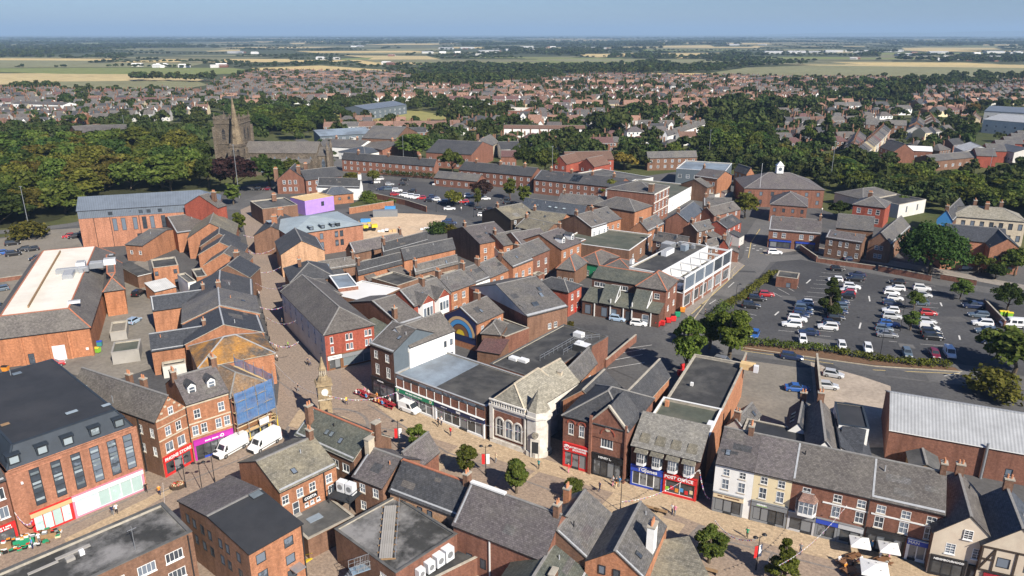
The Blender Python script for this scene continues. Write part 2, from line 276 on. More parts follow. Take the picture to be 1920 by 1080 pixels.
def wall_face(b,M,L,z0,z1,rects,mat,depth=.13):
    "one wall with real openings and reveals"
    xs=sorted({0.0,L,*[v for r in rects for v in (r[0],r[2])]});zs=sorted({z0,z1,*[v for r in rects for v in (r[1],r[3])]})
    T=lambda x,y,z:tuple(M@Vector((x,y,z)))
    if not rects:b.poly([T(0,0,z0),T(L,0,z0),T(L,0,z1),T(0,0,z1)],mat);return
    for j in range(len(zs)-1):
        x_start=None
        for i in range(len(xs)-1):
            cx,cz=(xs[i]+xs[i+1])/2,(zs[j]+zs[j+1])/2
            hole=any(r[0]<cx<r[2] and r[1]<cz<r[3] for r in rects)
            if not hole and x_start is None:x_start=xs[i]
            if (hole or i==len(xs)-2) and x_start is not None:
                x_end=xs[i] if hole else xs[i+1];b.poly([T(x_start,0,zs[j]),T(x_end,0,zs[j]),T(x_end,0,zs[j+1]),T(x_start,0,zs[j+1])],mat);x_start=None
    for x0,a,x1,c in rects:
        b.poly([T(x0,0,a),T(x0,depth,a),T(x0,depth,c),T(x0,0,c)][::-1],mat);b.poly([T(x1,0,a),T(x1,depth,a),T(x1,depth,c),T(x1,0,c)],mat)
        b.poly([T(x0,0,c),T(x1,0,c),T(x1,depth,c),T(x0,depth,c)][::-1],mat);b.poly([T(x0,0,a),T(x1,0,a),T(x1,depth,a),T(x0,depth,a)],mat)
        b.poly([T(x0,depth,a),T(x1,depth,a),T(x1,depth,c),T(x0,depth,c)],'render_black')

# ---------------------------------------------------------------- roofs (local frame: x along the front, y into the depth)
def slab(b,prof,x0,x1,mat,t,axis,under='gutter'):
    "profile [(y,z)...] eave-ridge-eave swept along x (axis 'x') or along y"
    P=(lambda u,y,z:(u,y,z)) if axis=='x' else (lambda u,y,z:(y,u,z))
    n=len(prof)
    def q(*p):b.poly(p if axis=='x' else p[::-1],cur)
    for i in range(n-1):
        (a,az),(c,cz)=prof[i],prof[i+1];cur=mat
        q(P(x0,a,az),P(x1,a,az),P(x1,c,cz),P(x0,c,cz));cur=under
        q(P(x0,c,cz-t),P(x1,c,cz-t),P(x1,a,az-t),P(x0,a,az-t));cur='coping' if under!='gutter' else under
        q(P(x0,a,az-t),P(x0,a,az),P(x0,c,cz),P(x0,c,cz-t));q(P(x1,a,az),P(x1,a,az-t),P(x1,c,cz-t),P(x1,c,cz))
    cur=under;a,az=prof[0];q(P(x0,a,az-t),P(x1,a,az-t),P(x1,a,az),P(x0,a,az));c,cz=prof[-1];q(P(x0,c,cz),P(x1,c,cz),P(x1,c,cz-t),P(x0,c,cz-t))
def roof(kind,w,d,h,rise,mat,ov,opt):
    b=MB();t=.14;rg=MB();rm=opt.get('ridge','ridge_grey');e=ov*rise/max(d/2,.1)
    if kind=='gable':
        yr=d*opt.get('rp',.5);sl1=rise/yr;sl2=rise/(d-yr);vx=opt.get('verge',.12)
        slab(b,[(-ov,h+t-ov*sl1),(yr,h+rise+t),(d+ov,h+t-ov*sl2)],-vx,w+vx,mat,t,'x',opt.get('edge','gutter'))
        rg.box(-vx,yr - .16,h+rise+t - .06,w+vx,yr+.16,h+rise+t+.07,rm)
    elif kind=='gfront':
        xr=w*opt.get('rp',.5);s1=rise/xr;s2=rise/(w-xr);vx=opt.get('verge',.12)
        slab(b,[(-ov,h+t-ov*s1),(xr,h+rise+t),(w+ov,h+t-ov*s2)],-vx,d+vx,mat,t,'y',opt.get('edge','gutter'))
        rg.box(xr - .16,-vx,h+rise+t - .06,xr+.16,d+vx,h+rise+t+.07,rm)
    elif kind in ('hip','mansard','hipf','hipl','hipr'):
        x0,y0,x1,y1=-ov,-ov,w+ov,d+ov
        if kind=='mansard':i=opt.get('inset',2.0);r0=[(x0+i,y0+i),(x1-i,y0+i),(x1-i,y1-i),(x0+i,y1-i)]
        elif w>=d:
            i=min((d+2*ov)/2,(w+2*ov)/2 - .05)*opt.get('hipk',1);yr=d/2;li=0 if kind=='hipr' else i;ri=0 if kind=='hipl' else i
            r0=[(x0+li,yr),(x1-ri,yr)]
        else:i=(w+2*ov)/2*opt.get('hipk',1);r0=[(w/2,y0+i),(w/2,y1-(0 if kind=='hipf' else i))]
        z0=h+.02;z1=h+rise;B0=[(x0,y0,z0),(x1,y0,z0),(x1,y1,z0),(x0,y1,z0)];Rr=[(x,y,z1) for x,y in r0]
        if len(Rr)==4:
            for k in range(4):b.poly([B0[k],B0[(k+1)%4],Rr[(k+1)%4],Rr[k]],mat)
            b.poly(Rr,opt.get('top','felt_dark'))
        elif w>=d:
            b.poly([B0[0],B0[1],Rr[1],Rr[0]],mat);b.poly([B0[1],B0[2],Rr[1]],mat);b.poly([B0[2],B0[3],Rr[0],Rr[1]],mat);b.poly([B0[3],B0[0],Rr[0]],mat)
        else:
            b.poly([B0[0],B0[1],Rr[0]],mat);b.poly([B0[1],B0[2],Rr[1],Rr[0]],mat);b.poly([B0[2],B0[3],Rr[1]],mat);b.poly([B0[3],B0[0],Rr[0],Rr[1]],mat)
        L0=[(x,y,z - .16) for x,y,z in B0]
        for k in range(4):b.poly([L0[k],L0[(k+1)%4],B0[(k+1)%4],B0[k]],opt.get('edge','gutter'))
        b.poly(L0[::-1],'gutter')
        if len(Rr)==4:
            for k in range(4):rg.bar(Rr[k],Rr[(k+1)%4],.3,.12,opt.get('rim',rm));rg.bar(B0[k],Rr[k],.26,.12,rm)
        else:
            rg.bar(Rr[0],Rr[1],.3,.14,rm)
            for a,c in ((0,0),(1,1),(2,1),(3,0)) if w>=d else ((0,0),(1,0),(2,1),(3,1)):rg.bar(B0[a],Rr[c],.26,.12,rm)
    elif kind=='flat':
        ph=opt.get('ph',.35);pt=opt.get('pt',.25);b.poly([(pt,pt,h-ph),(w-pt,pt,h-ph),(w-pt,d-pt,h-ph),(pt,d-pt,h-ph)],mat)
        for M,L in (side_frame(s,w,d) for s in 'frbl'):b.poly([tuple(M@Vector(p)) for p in ((L-pt,pt,h-ph),(pt,pt,h-ph),(pt,pt,h),(L-pt,pt,h))],opt.get('pin','coping'))
        rg.ring(-.05,-.05,h,w+.05,d+.05,h+.09,pt+.1,opt.get('cop','coping'))
    elif kind=='mono':            # rises towards the back (rise > 0) or towards the front (rise < 0)
        za,zb=(h,h+rise) if rise>0 else (h-rise,h);s=rise/d
        slab(b,[(-ov,za+t-ov*s),(d+ov,zb+t+ov*s)],-.1,w+.1,mat,t,'x',opt.get('edge','gutter'));return b,None
    return b,rg
def wall_mesh(kind,w,d,h,rise,mats,wins,opt):
    b=MB();proud=[]
    for sd in 'frbl':
        M,L=side_frame(sd,w,d);mat=mats[sd];rects=[]
        for (s,xs,zs,ww,hh,kd) in wins:
            if s!=sd:continue
            cx=[(i+.5)/xs*L for i in range(xs)] if isinstance(xs,int) else [x*L for x in xs]
            for z in ([zs] if isinstance(zs,(int,float)) else zs):
                for x in cx:
                    ok=z+hh<h - .05 and x-ww/2>.05 and x+ww/2<L - .05 and not opt.get('noholes')
                    if ok:rects.append((x-ww/2,z,x+ww/2,z+hh))
                    proud.append((M,x,z,ww,hh,kd,ok))
        wall_face(b,M,L,0,h,rects,mat)
        if kind=='gable' and sd in 'rl':
            yr=d*opt.get('rp',.5);yy=yr if sd=='r' else d-yr;b.poly([tuple(M@Vector(p)) for p in ((0,0,h),(L,0,h),(yy,0,h+rise))],opt.get('gmat',{}).get(sd,mat))
        if kind=='gfront' and sd in 'fb':
            xr=w*opt.get('rp',.5);xx=xr if sd=='f' else w-xr;b.poly([tuple(M@Vector(p)) for p in ((0,0,h),(L,0,h),(xx,0,h+rise))],opt.get('gmat',{}).get(sd,mat))
        if kind=='mono':
            if rise>0:tri={'r':((0,0,h),(L,0,h),(L,0,h+rise)),'l':((0,0,h),(L,0,h),(0,0,h+rise)),'b':((0,0,h),(L,0,h),(L,0,h+rise),(0,0,h+rise))}.get(sd)
            else:tri={'r':((0,0,h),(L,0,h),(0,0,h-rise)),'l':((0,0,h),(L,0,h),(L,0,h-rise)),'f':((0,0,h),(L,0,h),(L,0,h-rise),(0,0,h-rise))}.get(sd)
            if tri:b.poly([tuple(M@Vector(p)) for p in tri],mat)
    return b,proud
def building(name,label,A,B,h,d,kind='gable',rise=2.6,wall='brick_orange',roofm='slate_grey',wins=(),into=None,ov=.25,chim=(),cat='building',group=None,far=None,pre='',**opt):
    """A rectangular block: front wall A to B (metres on the ground plan), eaves at h, depth d to the left of A to B.
    into = another building's root: the block becomes parts of that building."""
    A=Vector(A);B=Vector(B);ang=math.atan2(B.y-A.y,B.x-A.x);w=(B-A).length
    MW=Matrix.Translation((A.x,A.y,opt.get('z0',0)))@Matrix.Rotation(ang,4,'Z')
    if into is None:
        root=empty(name,(A.x,A.y,opt.get('z0',0)),ang);tag(root,label,cat,group);ML=Matrix.Identity(4);root['w']=w;root['d']=d;MROOT[root.name]=MW
    else:root=into;ML=MROOT[into.name].inverted()@MW
    mats=dict.fromkeys('frbl',wall) if isinstance(wall,str) else {**dict.fromkeys('frbl',wall['*']),**{k:v for k,v in wall.items() if k!='*'}}
    if far is None:far=(A.length>210)
    b,proud=wall_mesh(kind,w,d,h,rise,mats,wins,opt);placed(b.build(pre+'wall',root),ML)
    rb,rg=roof(kind,w,d,h,rise,roofm,ov,opt);ro=placed(rb.build(pre+'roof',root),ML)
    if rg and rg.v and not opt.get('noridge'):rg.build('coping' if kind=='flat' else 'ridge',ro)
    for (M,x,z,ww,hh,kd,ok) in proud:put_window(root,ML@M@Matrix.Translation((0,0 if ok else -.1,0)),x,z,ww,hh,kd,far)
    if into is None and kind=='gable' and w>5 and A.length<330:ROOFS.append((root,w,d,h,rise,opt.get('rp',.5),roofm,bool(chim)))
    for c in chim:                                   # (x fraction, y fraction, base z, height, width, depth, pots)
        x,y,zb,ch,cw,cd,npot=c;cm=MB();cm.box(-cw/2,-cd/2,0,cw/2,cd/2,ch,opt.get('chm','brick_brown'));cm.box(-cw/2 - .08,-cd/2 - .08,ch,cw/2+.08,cd/2+.08,ch+.18,'coping')
        co=cm.build('chimney',ro);co.location=(x*w,y*d,zb)
        for k in range(npot):
            pm=MB();pm.cyl((0,0,0),(0,0,.6),.15,.12,8,opt.get('pot','pot_clay'));po=pm.build('chimney_pot',root)
            u=(k+.5)/npot - .5;px,py=(u*cw*.85,0) if cw>=cd else (0,u*cd*.85);placed(po,ML@Matrix.Translation((x*w+px,y*d+py,zb+ch+.18)))
    return root
MROOT={};ROOFS=[]
def part_at(root,name,mb,x=0,y=0,z=0,rz=0,parent=None,smooth=False):
    o=mb.build(name,parent or root,smooth);o.location=(x,y,z);o.rotation_euler=(0,0,rz);return o
TXT={}
def lettering(parent,text,M,size,mat,ext=.02,font_scale=1.0,align='CENTER',bold=0.0):
    c=bpy.data.curves.new('lettering','FONT');c.body=text;c.size=size;c.extrude=ext;c.align_x=align;c.align_y='CENTER';c.resolution_u=2;c.offset=bold
    c.materials.append(MATS[mat]);o=bpy.data.objects.new('lettering',c);LINK(o);o.parent=parent
    o.matrix_basis=M@Matrix.Rotation(math.pi/2,4,'X')@Matrix.Scale(font_scale,4,(1,0,0));return o
def marks(parent,x,y,z,w,h,mat,seed=1):
    "lettering too small to read: a line of letter-sized strokes"
    r_=random.Random(seed);b=MB();u=-w/2
    while u<w/2:
        lw=h*r_.uniform(.35,.75)
        if r_.random()>.15:b.box(x+u,y - .02,z-h*r_.uniform(.4,.5),x+u+lw*.8,y,z+h*r_.uniform(.3,.5),mat)
        u+=lw
    return b.build('lettering',parent)
def shop(root,x0,x1,col,text=None,tcol='paint_white',sd='f',z0=0,top=3.3,fh=.75,riser=.45,panes=3,frame='frame_dark',glass='glass_shop',door=None,size=.5,tx=None,pil=None,bold=.012,base=None,aw=None,out=.14):
    "a shop unit fixed to a front wall: pilasters, fascia with its name, glazing, riser, door"
    w,d=root['w'],root['d'];M,L=side_frame(sd,w,d);x0*=L;x1*=L;pm='paint_'+(pil or col);fo=MB()
    fo.box(x0+.02,-out - .12,top-fh,x1 - .02,-.003,top,'paint_'+col);fo.box(x0+.02,-out - .2,top,x1 - .02,-.003,top+.08,'paint_'+(pil or col));f=placed(fo.build('fascia',root),M)
    for xa in (x0+.02,x1 - .32):p=MB();p.box(xa,-out,z0,xa+.3,-.003,top-fh,pm);placed(p.build('pilaster',root),M)
    r=MB();r.box(x0+.32,-out+.02,z0,x1 - .32,-.003,z0+riser,'paint_'+(base or pil or col));placed(r.build('stall_riser',root),M)
    n=panes;a,c=x0+.32,x1 - .32;pw=(c-a)/n
    for k in range(n):
        isd=door is not None and k==door;q=MB();fm=frame;zl=z0+riser if not isd else z0+.02;zt=top-fh;xa,xb=a+k*pw,a+(k+1)*pw;y=-.09 if not isd else -.05;t=.06
        if isd:q.box(xa,-out+.015,zl,xb,-.003,z0+riser+.01,'frame_dark')
        q.box(xa,y,zl,xa+t,-.003,zt,fm);q.box(xb-t,y,zl,xb,-.003,zt,fm);q.box(xa+t,y,zt-t,xb-t,-.003,zt,fm);q.box(xa+t,y,zl,xb-t,-.003,zl+t,fm)
        o=placed(q.build('shop_door' if isd else 'shop_window',root),M);g=MB();g.poly([(xa+t,y+.04,zl+t),(xb-t,y+.04,zl+t),(xb-t,y+.04,zt-t),(xa+t,y+.04,zt-t)],'glass_shop' if isd else glass);g.build('pane',o)
    if text:
        xx=(x0+x1)/2 if tx is None else x0+tx*(x1-x0)
        lettering(f,text,Matrix.Translation((xx,-out - .125,top-fh/2)),size,tcol,bold=bold)
    return f
def boxes(root,name,rows,mat,M=None):
    "alike boxed parts, each an object"
    for (x0,y0,z0,x1,y1,z1) in rows:
        b=MB();b.box(x0,y0,z0,x1,y1,z1,mat);o=b.build(name,root)
        if M is not None:placed(o,M)
def pipe(root,x,z0,z1,sd='f',mat='gutter'):
    M,L=side_frame(sd,root['w'],root['d']);b=MB();b.box(x*L - .07,-.16,z0,x*L+.07,-.01,z1,mat);placed(b.build('downpipe',root),M)
def rooflight(root,x,y,z,slope,w=.8,h=1.1,ax='x',mat='glass_pale'):
    "a framed light lying on a slope; slope in radians about the roof's long axis"
    b=MB();b.box(-w/2,-h/2,0,w/2,h/2,.1,'frame_dark');g=MB();g.poly([(-w/2+.08,-h/2+.08,.105),(w/2 - .08,-h/2+.08,.105),(w/2 - .08,h/2 - .08,.105),(-w/2+.08,h/2 - .08,.105)],mat)
    o=b.build('rooflight',root);o.location=(x,y,z);o.rotation_euler=(slope,0,0) if ax=='x' else (0,slope,0);g.build('pane',o);return o
def dormer(root,x,y,z,w,hh,dep,wall='frame_white',roofm='slate_dark',M=None,pitched=True,kind='georgian'):
    "a small gabled dormer: cheeks, front window, roof; its face looks to -y"
    b=MB();xx=w/2;b.box(-xx,.02,0,xx,dep,hh,wall)
    if pitched:b.poly([(-xx,.02,hh),(xx,.02,hh),(0,.02,hh+xx*.8)],wall)
    M=(M or Matrix.Identity(4))@Matrix.Translation((x,y,z));o=placed(b.build('dormer',root),M)
    r=MB()
    if pitched:slab(r,[(-xx - .15,hh - .06),(0,hh+xx*.8+.06),(xx+.15,hh - .06)],-.15,dep,roofm,.08,'y')
    else:r.box(-xx - .1,-.12,hh,xx+.1,dep,hh+.1,roofm)
    r.build('dormer_roof',o);obj('window',window_one(kind,round(w*.82,2),round(hh*.85,2)),o,(0,-.08,hh*.06))
    return o
# ---------------------------------------------------------------- ground
SHEETN=[0]
def sheet(name,pts,z,mat,kind='structure',rz=0,label=None,cat=None):
    SHEETN[0]+=1;z+=SHEETN[0]*.0003 if z>.02 else 0
    c,s=math.cos(-rz),math.sin(-rz);b=MB();b.poly([(x*c-y*s,x*s+y*c,0) for x,y in pts],mat)
    me=b.mesh(name)
    if me.polygons[0].normal.z<0:me.flip_normals()
    o=obj(name,me,None,(0,0,z),rz);tag(o,label,cat,None,kind);return o
def band(pts,w):
    "polygon of a strip of width w along a polyline"
    L,Rr=[],[]
    for i,p in enumerate(pts):
        a=Vector(pts[max(i-1,0)]);b=Vector(pts[min(i+1,len(pts)-1)]);d=(b-a).normalized();n=Vector((-d.y,d.x))*w/2;L.append(Vector(p)+n);Rr.append(Vector(p)-n)
    return [tuple(q) for q in L+Rr[::-1]]
def strip(name,pts,w,z,mat,label=None,kind='structure'):return sheet(name,band(pts,w),z,mat,kind)
sheet('ground',[(-42000,-300),(42000,-300),(42000,42000),(-42000,42000)],0,'farmland')
sheet('gardens',[(-420,40),(420,40),(950,760),(900,1120),(330,1220),(-120,1290),(-330,960),(-760,800)],.03,'grass')
sheet('town_tarmac',[(-114.33,86.25),(-191.0,221.4),(-159.3,258.4),(-132.3,288.4),(-123.6,329.3),(-102.9,358.2),(-92.7,406.4),(-53.0,370.0),(-15.4,358.2),(34.1,338.0),(91.6,376.1),(113.2,358.2),(115.6,306.5),(122.3,279.2),(162.0,227.4),(185.1,182.2),(126.34,99.20),(68.81,48.53),(-79.33,48.53)],.07,'asphalt')
sheet('paving',[(-83.24,83.98),(-60.90,96.36),(-54.28,105.29),(-43.35,123.57),(-46.9,137.3),(-58.8,167.0),(-83.0,227.4),(-103.5,279.2),(-110.9,298.2),(-104.2,300.3),(-74.2,227.4),(-52.1,170.6),(-39.4,139.8),(-35.3,141.1),(-31.1,148.0),(-23.2,137.3),(-3.83,119.50),(8.95,110.27),(30.81,97.76),(60.27,83.98),(70.94,79.72),(49.22,48.53),(-69.77,48.53)],.1,'paving_brick',rz=-.5)
sheet('paving',[(-110.2,296.2),(-103.5,298.2),(-74.2,227.4),(-52.1,170.6),(-39.4,139.8),(-35.2,140.4),(-32.9,130.1),(-42.3,126.8),(-47.4,137.3),(-59.2,167.0),(-83.3,227.4),(-103.5,279.2)],.104,'paving_street',rz=1.9)
sheet('paving',[(-21.6,125.3),(-4.34,111.67),(2.61,106.58),(7.98,103.40),(17.15,98.62),(27.08,93.93),(28.87,91.71),(54.52,79.93),(59.51,76.75),(57.82,73.94),(49.38,76.56),(41.66,80.55),(35.01,83.54),(27.41,87.42),(21.87,91.33),(16.63,95.00),(7.41,99.63),(0.00,103.40),(-8.86,108.90),(-18.48,114.55),(-27.1,126.1),(-24.7,127.9)],.108,'paving_buff',rz=-.5)
for a in ([(-12.94,102.17),(-11.51,101.26),(-7.09,108.90),(-8.39,109.93)],[(13.04,92.61),(15.14,95.68),(22.25,91.33),(20.48,88.01),(16.39,88.01)],[(4.20,102.17),(4.70,101.86),(2.04,98.48),(1.56,98.91)],[(20.17,90.45),(24.21,88.01),(22.82,86.02),(19.63,87.42)],
          [(-60.78,84.88),(-54.15,93.93),(-51.20,98.05),(-50.82,95.68),(-53.12,91.71),(-59.25,83.43)],[(-39.13,115.66),(-38.85,121.51),(-35.47,123.57),(-33.27,120.50),(-34.47,113.82)]):sheet('paving',a,.112,'paving_buff',rz=-.5)
for a in ([(26.07,88.01),(26.87,87.65),(24.60,84.88),(23.83,85.33)],[(10.93,95.00),(13.18,93.93),(11.70,91.71),(9.72,92.87)],[(14.31,89.22),(16.32,91.71),(18.29,90.58),(17.13,88.01)]):sheet('paving',a,.114,'paving_grey',rz=-.5)
def ring_sheet(name,c,r0,r1,z,mat,n=40):
    b=MB();A=[(c[0]+r0*math.cos(t),c[1]+r0*math.sin(t)) for t in np.linspace(0,2*math.pi,n,False)];B=[(c[0]+r1*math.cos(t),c[1]+r1*math.sin(t)) for t in np.linspace(0,2*math.pi,n,False)]
    for i in range(n):j=(i+1)%n;b.poly([(*A[i],0),(*B[i],0),(*B[j],0),(*A[j],0)],mat)
    o=b.build(name);o.location.z=z;tag(o,kind='structure')
TOWER=(-32.11,115.10)
ring_sheet('paving',TOWER,6.6,7.2,.113,'paving_grey');ring_sheet('paving',TOWER,4.0,4.5,.1135,'paving_buff')
# joints and drainage lines across the square
for a,b_ in (((-10.93,107.23),(10.90,93.01)),((-26.60,123.57),(-10.47,106.91)),((24.92,86.25),(46.14,76.75)),((-64.58,83.98),(-54.00,97.06)),((-30.23,117.56),(-18.34,113.45)),((-49.6,137.3),(-40.5,127.4)),((-52.58,95.68),(-41.88,106.91))):strip('paving',[a,b_],.35,.116,'paving_grey')
for a,b_ in (((-6.88,104.97),(-8.35,101.41)),((-1.25,101.41),(-2.83,97.48)),((26.97,85.67),(24.60,81.81)),((34.58,82.24),(32.05,78.71))):strip('paving',[a,b_],.3,.117,'paving_grey')
# main car park, its road, kerbs, planting bed and painted bays
sheet('car_park_surface',[(44.0,153.9),(49.2,167.0),(79.2,214.6),(91.6,228.6),(98.8,221.4),(138.2,190.8),(158.1,174.3),(117.24,123.57),(97.5,139.8),(83.4,144.6),(69.6,149.4),(52.7,155.1)],.09,'asphalt_dark')
strip('road',[(27.4,139.8),(41.4,163.5),(58.4,188.6),(74.9,218.5),(84.7,247.3),(93.6,266.4),(103.4,283.8),(114.0,303.4)],8.5,.095,'road')
strip('road',[(43.3,150.9),(51.0,149.4),(63.1,144.6),(74.2,139.3),(85.6,136.1),(96.3,134.3),(114.8,126.8)],7.5,.097,'road')
strip('road',[(74.3,216.8),(88.5,220.2),(100.1,209.2),(117.6,195.3),(136.8,182.2)],6.0,.099,'road')
sheet('yard',[(11.9,153.9),(15.6,170.6),(24.3,167.0),(34.5,160.2),(44.4,155.4),(41.2,142.5),(30.7,139.8),(18.6,139.8)],.098,'asphalt')
sheet('yard',[(49.1,143.5),(59.1,139.8),(62.4,139.8),(54.31,117.56),(44.72,115.66),(37.74,115.66),(42.1,127.9)],.1,'yard')
sheet('yard',[(62.3,142.5),(70.3,135.3),(73.6,131.3),(63.63,108.57),(53.03,108.57),(53.84,117.56)],.103,'concrete_yard')
sheet('planting_bed',[(51.1,152.7),(63.0,150.3),(74.4,144.6),(90.9,139.8),(91.0,138.0),(75.0,140.9),(61.3,145.7),(49.9,148.8)],.16,'soil')
for pts in ([(49.5,150.3),(61.3,145.7),(74.7,140.4),(91.2,137.8)],[(43.5,167.0),(55.4,190.8),(66.0,210.3)],[(61.5,198.6),(63.5,204.1),(62.9,210.3)]):
    a=band(pts,.25);b=MB();b.prism(a,0,.14,'kerb');o=b.build('kerb');o.location.z=.09;tag(o,kind='structure')
sheet('footway',[(41.6,176.2),(67.0,218.5),(68.8,211.3),(42.6,168.8)],.16,'footway');sheet('footway',[(79.3,227.4),(93.9,235.0),(124.3,207.6),(139.7,193.0),(136.8,188.6),(121.5,202.6),(91.1,227.4),(78.4,221.4)],.15,'footway')
for a,b_ in (((76.2,196.3),(77.5,190.8)),((73.8,193.5),(75.1,187.7)),((71.5,190.3),(72.9,185.1)),((69.2,186.8),(70.5,182.2)),((55.6,172.4),(59.5,169.8)),((55.8,169.8),(58.1,168.0)),((53.7,167.7),(56.1,165.6))):strip('bay_marking',[a,b_],.12,.1,'line_white')
BAYS=[]
def bay_row(p,q,n,L,ang):
    "painted ticks for a row of parking bays"
    p=Vector(p);q=Vector(q);d=Vector((math.cos(ang),math.sin(ang)))
    for i in range(n+1):a=p+(q-p)*i/n;strip('bay_marking',[tuple(a-d*L/2),tuple(a+d*L/2)],.11,.1,'line_white')
bay_row((96.9,199.1),(67.8,153.9),15,4.9,2.9);bay_row((95.5,210.3),(63.9,159.5),15,4.9,2.9);bay_row((106.8,195.3),(83.3,153.9),12,4.9,2.9);bay_row((112.5,192.6),(92.5,151.5),12,4.9,2.9);bay_row((117.7,172.4),(107.7,153.9),6,4.9,2.9)
for a,b_ in (((93.2,183.9),(91.6,179.8)),((82.7,164.9),(80.7,161.2)),((101.5,157.0),(100.3,154.5)),((109.2,179.0),(108.1,176.2)),((69.0,152.4),(67.6,150.3)),((83.2,197.7),(80.8,194.4)),((65.8,172.4),(63.9,169.8))):strip('arrow_marking',[a,b_],.35,.102,'line_white')
for a,b_ in (((50.0,177.8),(52.5,181.0)),((58.3,190.8),(61.2,195.3)),((63.5,139.8),(67.2,138.0)),((90.6,137.3),(86.5,135.8))):strip('lane_marking',[a,b_],.2,.101,'line_white')
for pts in ([(43.8,170.6),(59.1,195.3),(68.8,211.3)],[(49.6,148.5),(60.7,144.1),(73.9,138.6),(90.3,136.8)],[(77.3,223.8),(87.7,227.4),(99.3,222.6)],[(72.3,219.1),(78.5,236.9),(87.0,254.6)]):strip('yellow_line',pts,.22,.103,'line_yellow')
for x,y in ((75.2,230.5),(76.5,229.2),(77.3,227.4),(73.9,227.4),(78.0,233.0),(78.9,229.2)):strip('road_marking',[(x,y),(x+.8,y - .1)],.5,.104,'line_white')
for k,(x,y) in enumerate(((61.4,167.0),(67.8,153.9),(87.7,174.3),(80.9,153.9),(86.6,150.9),(104.9,167.0),(110.5,182.2),(71.8,182.2),(56.6,182.2),(67.6,205.1),(79.3,227.4),(26.6,157.0),(18.7,161.8),(70.1,139.8),(79.3,136.3),(65.7,139.8),(87.4,247.3),(-47.5,329.3),(-23.1,288.4),(-6.3,288.4))):
    rr=random.Random(k);a=rr.uniform(-.5,.3);lw,ld=rr.uniform(1.2,5),rr.uniform(.6,2.2);c,s=math.cos(a),math.sin(a);sheet('road_patch',[(x+u*c-v*s,y+u*s+v*c) for u,v in ((-lw,-ld),(lw,-ld*.8),(lw*.9,ld),(-lw,ld*1.1))],.097,('asphalt_dark','road','asphalt')[k%3])
# small yard with hatched bays behind the bank
sheet('yard',[(19.7,139.8),(26.5,152.4),(32.5,149.4),(33.4,142.5),(26.1,132.4)],.104,'asphalt')
for a,b_ in (((19.7,139.3),(27.6,142.2)),((21.0,143.3),(27.9,146.3)),((22.9,146.8),(29.0,149.4)),((24.6,149.4),(30.8,151.5))):strip('bay_marking',[a,b_],.15,.108,'line_white')
# mid car park behind the shops, building plot, left car park, service yards, streets by the church
sheet('car_park_surface',[(-68.2,351.3),(-29.2,338.0),(8.9,306.5),(5.2,283.8),(0.0,268.9),(-11.5,262.3),(-20.1,274.8),(-33.4,286.6),(-48.9,306.5),(-64.2,329.3)],.1,'asphalt_dark')
sheet('building_plot',[(-56.2,266.4),(-45.8,279.2),(-32.4,277.5),(-24.5,274.8),(-25.0,262.3),(-29.1,247.3),(-41.0,241.7),(-50.8,238.9)],.1,'bare_earth')
sheet('rough_grass',[(-65.0,293.3),(-60.8,310.8),(-47.7,298.2),(-47.9,288.4),(-60.5,281.0)],.1,'grass')
sheet('car_park_surface',[(-174.3,200.1),(-171.2,241.7),(-161.9,253.1),(-152.4,256.1),(-135.0,227.4),(-135.2,200.1),(-123.5,174.3),(-138.1,153.9)],.1,'yard')
sheet('yard',[(-95.3,139.8),(-94.0,153.9),(-102.9,182.2),(-113.1,210.3),(-112.8,221.4),(-92.6,182.2),(-73.4,139.8),(-79.4,132.4)],.1,'yard')
strip('road',[(-109.6,283.8),(-107.6,296.2),(-103.3,317.5),(-98.5,341.9),(-91.6,376.1),(-91.4,413.7)],7.5,.11,'road');strip('road',[(-185.8,247.3),(-167.5,253.1),(-157.8,260.8),(-154.1,266.4)],6,.105,'road')
strip('road',[(-92.7,406.4),(-109.7,441.6),(-138.0,488.2)],7,.112,'road');strip('road',[(-324.9,803.6),(-351.1,861.0),(-374.1,945.1),(-397.6,1046.9)],7,.112,'road');strip('road',[(187.6,425.3),(227.8,473.3),(268.9,515.2),(310.4,551.7)],8,.112,'road')
sheet('playing_field',[(-153.4,654.9),(-141.1,673.5),(-114.4,683.2),(-80.0,673.5),(-53.2,633.1),(-43.9,568.3),(-62.1,551.7),(-87.3,564.9),(-114.4,604.8),(-133.2,593.4)],.2,'pitch')
strip('road',[(225.6,397.5),(243.4,406.4),(272.3,425.3),(286.4,389.0)],30,.09,'asphalt')
